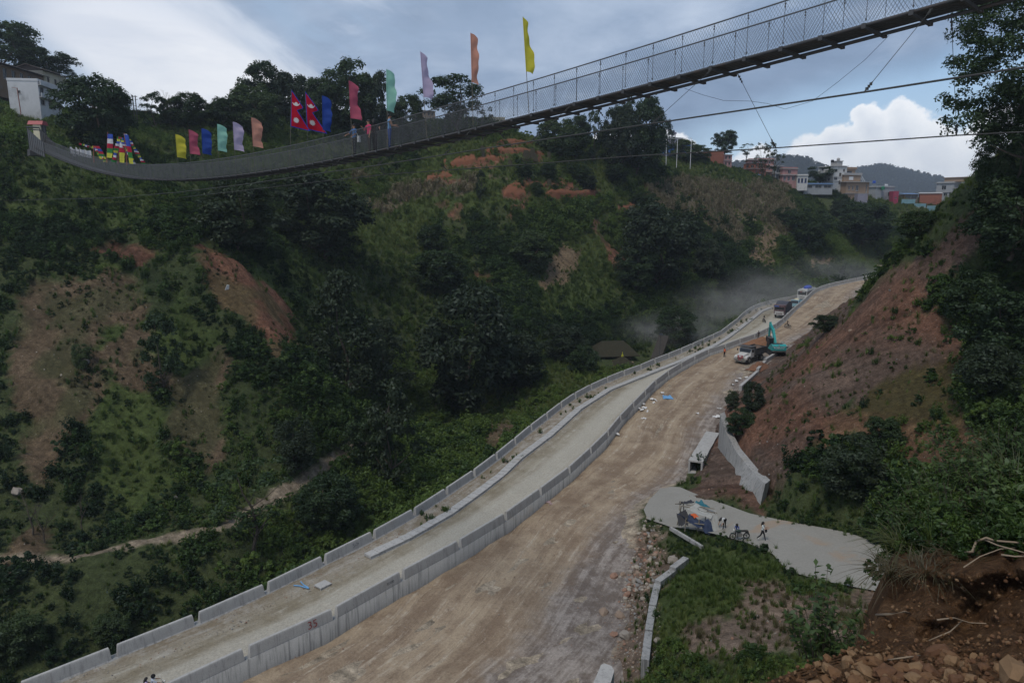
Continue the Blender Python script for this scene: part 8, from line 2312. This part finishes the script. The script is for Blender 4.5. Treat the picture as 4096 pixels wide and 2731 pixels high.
# bare roots sticking out of the bank
M_ROOT = simple_mat('dry_root', (.24, .185, .13), .9, 0, .3, 6, .2)
for lab, pts, r0 in (('thick pale root arching out of the bank at the right edge', [(3855, 2212, -.2), (3890, 2205, -.5), (3905, 2165, -.6), (3945, 2150, -.7), (3980, 2162, -.6), (4150, 2175, -.3)], .030),
                     ('thin pale root running to the right edge below the thick one', [(3940, 2158, -.6), (3990, 2180, -.55), (4100, 2210, -.3)], .016), ('long slanting twig below the arching root', [(3855, 2268, -.4), (3920, 2225, -.5), (4000, 2195, -.4), (4060, 2190, -.2)], .012),
                     ('short stub of root at the right edge', [(4005, 2218, -.4), (4060, 2225, -.35), (4150, 2222, -.2)], .018), ('knotted root lying in the middle of the bank', [(3505, 2458, -.15), (3560, 2455, -.3), (3620, 2445, -.35), (3640, 2452, -.1)], .022),
                     ('forked root lying on the lower bank', [(3750, 2478, -.2), (3815, 2470, -.3), (3880, 2490, -.3), (3945, 2492, -.1)], .014), ('thin root running down the lower bank', [(3850, 2480, -.25), (3800, 2525, -.3), (3715, 2560, -.15)], .012), ('dry branch lying along the top of the near rocks', [(3540, 2640, -.1), (3620, 2628, -.25), (3680, 2620, -.2)], .014)):
    w_ = []
    for px, y, dd in pts:
        p = nb(px, y); D = proj(p)[0][2] + dd; w_.append(at(px, y, D))
    mb = MB(); o0 = Vector(w_[0]); mb.tube([Vector(q) - o0 for q in w_], [r0 * (1 - .5 * i / len(w_)) for i in range(len(w_))], 6); o = mb.build('root', M_ROOT, None, tuple(o0), None, True); tag(o, lab, 'root', 'bare roots of the near bank')


def blades(n, L0, L1, w, spread, seed, droop=.6):
    r = np.random.default_rng(seed); V = []; F_ = []
    for i in range(n):
        a = r.uniform(0, 6.28); rr_ = r.uniform(0, spread); x, y = rr_ * math.cos(a), rr_ * math.sin(a); L = r.uniform(L0, L1); a2 = a + r.normal() * .7; dx, dy = math.cos(a2), math.sin(a2); dr = droop * r.uniform(.4, 1.4); b = len(V); m = 7
        for s in range(m):
            t = s / (m - 1); hx = L * (.25 * t + .55 * dr * t * t); hz = L * (t * (1 - .25 * dr) - .55 * dr * t ** 2.4); ww = w * (1 - t) ** .6 * (0.6 + .4 * min(1, t * 4)) + .0008
            V += [(x + dx * hx - dy * ww, y + dy * hx + dx * ww, hz), (x + dx * hx + dy * ww, y + dy * hx - dx * ww, hz + ww * .3)]
        F_ += [(b + 2 * s, b + 2 * s + 1, b + 2 * s + 3, b + 2 * s + 2) for s in range(m - 1)]
    return np.array(V), np.array(F_)


def leafy(n_st, H, leaf, seed, spread=.3, per=16):
    r = np.random.default_rng(seed); P, N, S_ = [], [], []; mb = MB()
    for i in range(n_st):
        a = r.uniform(0, 6.28); b = np.array([math.cos(a), math.sin(a), 0]) * r.uniform(0, spread); tip = b * r.uniform(1.2, 2.4) + np.array([r.normal() * .08, r.normal() * .08, H * r.uniform(.55, 1.0)])
        mb.tube([tuple(b), tuple((b + tip) / 2 + r.normal(size=3) * .02), tuple(tip)], [.008, .006, .003], 4)
        for q in range(per):
            t = r.uniform(.15, 1); p = b + (tip - b) * t; d = r.normal(size=3); d[2] = abs(d[2]) * .3; d /= np.linalg.norm(d); P.append(p + d * leaf * .8); N.append(np.array([0, 0, 1]) + r.normal(size=3) * .5); S_.append(leaf * r.uniform(.6, 1.3))
    v, f_ = quads(np.array(P), np.array(N), np.array(S_), 1.9, r)
    return v, f_, mb


_g = np.random.default_rng(8); _bp = np.array([NV[int(_g.uniform(0, 32)), int(_g.uniform(2, nu))] for _ in range(900)]) + _g.normal(size=(900, 3)) * [.08, .08, .02]
scatter('bank_herbs', 'low herbs and grass covering the top of the near bank', SRC_TUFT + SRC_BUSH[:3] + SRC_BUSH[3:], _bp, _g.uniform(.28, .62, 900), _g.uniform(.15, .75, 900), .3)
M_NEARG = leaf_mat('reed_blades', (.040, .050, .018), (.075, .085, .032), (.13, .125, .06), inst=False)
M_NEARDRY = leaf_mat('dead_blades', (.045, .038, .020), (.075, .062, .034), (.12, .10, .06), inst=False)
def tussock(px, y, H, n, label, seed, mat, droop=.8, sp=.25, w=.008, cat='grass tuft', p=None):
    p = nb(px, y) if p is None else p; v, f_ = blades(n, H * .5, H, w, sp, seed, droop); o = mk('grass_tussock', mesh('grass_tussock', v, f_, mat), None, tuple(p - np.array([0, 0, .05]))); tag(o, label, cat, 'tussocks on the near bank')
tussock(3620, 2200, 1.25, 130, 'big arching reed tussock at the left corner of the near bank', 1, M_NEARG, .95, .35, .011)
tussock(3560, 2290, .95, 120, 'withered brown blades hanging under the reed tussock', 2, M_NEARDRY, 1.3, .3)
tussock(3480, 2330, .9, 60, 'green reed blades hanging over the lane at the left corner of the bank', 3, M_NEARG, 1.3, .15, .012)
tussock(3760, 2120, 1.0, 110, 'reed tussock in the middle of the near bank top', 4, M_NEARG, .8, .4)
tussock(4060, 1960, 1.9, 120, 'tall yellow green grass at the right edge', 5, M_NEARG, .7, .35, .010)
tussock(3930, 2050, 1.1, 90, 'grass between the leafy weeds and the tall grass at right', 6, M_NEARG, .8, .35)
tussock(3700, 2280, .7, 110, 'dead brown thatch along the lip of the near bank', 7, M_NEARDRY, 1.4, .5)
tussock(3850, 2230, .7, 110, 'dead brown thatch on the lip left of the arching root', 8, M_NEARDRY, 1.4, .5)
tussock(4010, 2080, 1.0, 90, 'dry grass above the arching root', 9, M_NEARDRY, .9, .4)
def weed(px, y, H, n, leaf, label, seed, spread=.35, p=None, per=16, mat=None):
    p = nb(px, y) if p is None else p; v, f_, mb = leafy(n, H, leaf, seed, spread, per); root = empty('weed_plant', tuple(p - np.array([0, 0, .05]))); tag(root, label, 'plant', 'leafy plants of the near bank'); mk('leaves', mesh('leaves', v, f_, mat or M_NEAR), root); mb.build('stem', M_BARK, root)
weed(3880, 2110, .9, 26, .075, 'leafy green weed in the middle of the near bank top', 1, .45)
weed(4000, 2060, .9, 26, .080, 'leafy green weed near the right edge of the bank top', 2, .5)
weed(3770, 2190, .6, 16, .06, 'feathery weed left of the arching root', 3, .3)
weed(4080, 1900, 1.0, 20, .10, 'broad leaved plant at the right edge', 4, .4)
weed(3660, 2080, .8, 20, .06, 'leafy weed behind the reed tussock', 5, .5)
weed(3820, 2010, .9, 24, .06, 'leafy weed above the middle of the near bank', 6, .6)
weed(3960, 1960, 1.0, 24, .07, 'leafy weed on the upper right of the near bank', 7, .6)
for i_, (px_, y_, H_, n_s, lf_) in enumerate(((3590, 2030, .9, 26, .06), (3700, 1990, 1.0, 30, .06), (3760, 2060, .8, 24, .07), (3850, 1950, 1.1, 30, .07), (3930, 2150, .6, 22, .06), (4040, 2010, 1.0, 28, .08), (4090, 2080, .8, 22, .09), (3900, 1900, 1.2, 30, .06), (4010, 1880, 1.3, 32, .07), (3640, 2150, .7, 24, .055))):
    weed(px_, y_, H_, n_s, lf_, ['low leafy weed at the back left of the near bank', 'bushy weed at the back of the near bank above the reed tussock', 'broad weed between the reed tussocks', 'tall bushy weed at the back of the near bank', 'small weed on the lip right of the feathery one', 'bushy weed left of the tall grass at the right edge', 'large leaved weed hanging at the right edge', 'tallest bushy weed at the top of the near bank', 'tall weed beside the broad leaved plant at right', 'small leafy weed inside the reed tussock'][i_], 30 + i_, .6, None, 26)
sap = at(3290, 2640, 11.6)
weed(0, 0, 1.15, 34, .075, 'bushy green plant standing before the bank beside the near rocks', 8, .42, sap)
weed(0, 0, 1.75, 3, .085, 'tall leaning sapling with paired leaves at the left end of the bank', 9, .06, at(3270, 2620, 11.7), 22)
tussock(0, 0, .8, 90, 'fresh grass at the foot of the bushy green plant', 10, M_NEARG, .7, .3, .008, p=at(3330, 2660, 11.4))
# ------------------------------------------------------------------ trees of the right bank
ptree(4130, 720, -90, 620, 'big dark leafy tree leaning in from the right edge', 'big', M_BROAD, .2, 0, 'trees of the right bank', D=68)
ptree(4040, 800, 360, 260, 'lower dark tree at the left foot of the big right hand tree', 'big', M_BROAD, .12, 1, 'trees of the right bank', D=70)
ptree(3968, 800, 500, 130, 'thin ragged tree standing out left of the big right hand tree', 'sparse', M_DARKB, .2, 2, 'trees of the right bank', D=71)
ptree(4040, 1010, 700, 320, 'dense dark bush under the big right hand tree', 'round', M_BROAD, .03, 3, 'trees of the right bank', D=69, name='bush', cat='bush')
ptree(3900, 1290, 1100, 250, 'dense bush at the edge of the bare slope', 'round', M_BROAD, .03, 1, 'trees of the right bank', name='bush', cat='bush')
ptree(4040, 1450, 1150, 330, 'large dark bush at the right edge beside the bare slope', 'round', M_BROAD, .03, 2, 'trees of the right bank', name='bush', cat='bush')
ptree(3960, 1620, 1380, 230, 'small leaved bush below the large dark one at the right edge', 'round', M_DARKB, .03, 0, 'trees of the right bank', name='bush', cat='bush')
ptree(3420, 1960, 1740, 260, 'dark round bush in the middle of the mossy slope', 'round', M_DARKB, .03, 1, 'trees of the right bank', name='bush', cat='bush')
ptree(3530, 1790, 1660, 150, 'small bush above the dark round one on the mossy slope', 'round', M_BROAD, .03, 2, 'trees of the right bank', name='bush', cat='bush')
ptree(3010, 1640, 1520, 90, 'dark bush low on the bare slope above the culvert', 'round', M_DARKB, .03, 3, 'trees of the right bank', name='bush', cat='bush')
ptree(2930, 1640, 1560, 60, 'small dark bush at the road edge above the culvert', 'round', M_DARKB, .03, 0, 'trees of the right bank', name='bush', cat='bush')
ptree(2960, 1745, 1650, 110, 'bush spilling over the top of the toe wall', 'round', M_BROAD, .03, 1, 'trees of the right bank', name='bush', cat='bush')
ptree(3310, 1315, 1255, 110, 'ragged bush at the road edge beyond the excavator', 'round', M_DARKB, .03, 2, 'trees of the right bank', name='bush', cat='bush')

# ------------------------------------------------------------------ air
def vol_box(name, x0, x1, y0, y1, z0, z1, dens, col, label, kind='stuff'):
    mb = MB(); mb.box(((x0 + x1) / 2, (y0 + y1) / 2, (z0 + z1) / 2), (x1 - x0, y1 - y0, z1 - z0))
    m = bpy.data.materials.new(name); m.use_nodes = True; t = NT(m.node_tree)
    for n in list(t.n): t.n.remove(n)
    out = t.node('ShaderNodeOutputMaterial'); v = t.node('ShaderNodeVolumePrincipled')
    v.inputs['Color'].default_value = (*col, 1); v.inputs['Density'].default_value = dens; v.inputs['Anisotropy'].default_value = 0.2
    t.l.new(v.outputs[0], out.inputs['Volume'])
    return tag(mb.build(name, m), label, kind=kind)


vol_box('haze', -2700, 2700, -80, 2900, -14, 260, 0.00017, (0.80, 0.88, 1.0), 'thin blue haze filling the valley')
# dust raised by the traffic, hanging over the far carriageway
m = bpy.data.materials.new('road_dust'); m.use_nodes = True; t_ = NT(m.node_tree)
for n in list(t_.n): t_.n.remove(n)
o_ = t_.node('ShaderNodeOutputMaterial'); v_ = t_.node('ShaderNodeVolumePrincipled'); v_.inputs['Color'].default_value = (.92, .90, .87, 1); t_.l.new(v_.outputs[0], o_.inputs['Volume'])
_oc = t_.node('ShaderNodeTexCoord').outputs['Object']; _r = t_.vm('LENGTH', _oc); _n = t_.noise(_oc, 2.2, 3, .6)
t_.set(v_.inputs['Density'], t_.m('MULTIPLY', t_.m('MULTIPLY', t_.m('POWER', t_.m('MAXIMUM', t_.m('SUBTRACT', 1.0, _r), 0.0), 1.4), .050), t_.sstep(_n, .30, .62)))
mb = MB()
for (px, py, D, rx, ry, rz_) in ((2720, 1330, 168, 15, 16, 7), (2900, 1235, 188, 19, 18, 9), (3080, 1175, 212, 22, 20, 10), (3330, 1105, 250, 26, 22, 9), (2580, 1350, 165, 11, 12, 6)):
    mb = MB(); mb.sphere((0, 0, 0), 1.0, 20, 12); o = mb.build('dust_cloud', m, None, tuple(at(px, py, D)), None, True); o.scale = (rx, ry, rz_); tag(o, 'pale dust hanging over the far carriageway', kind='stuff')
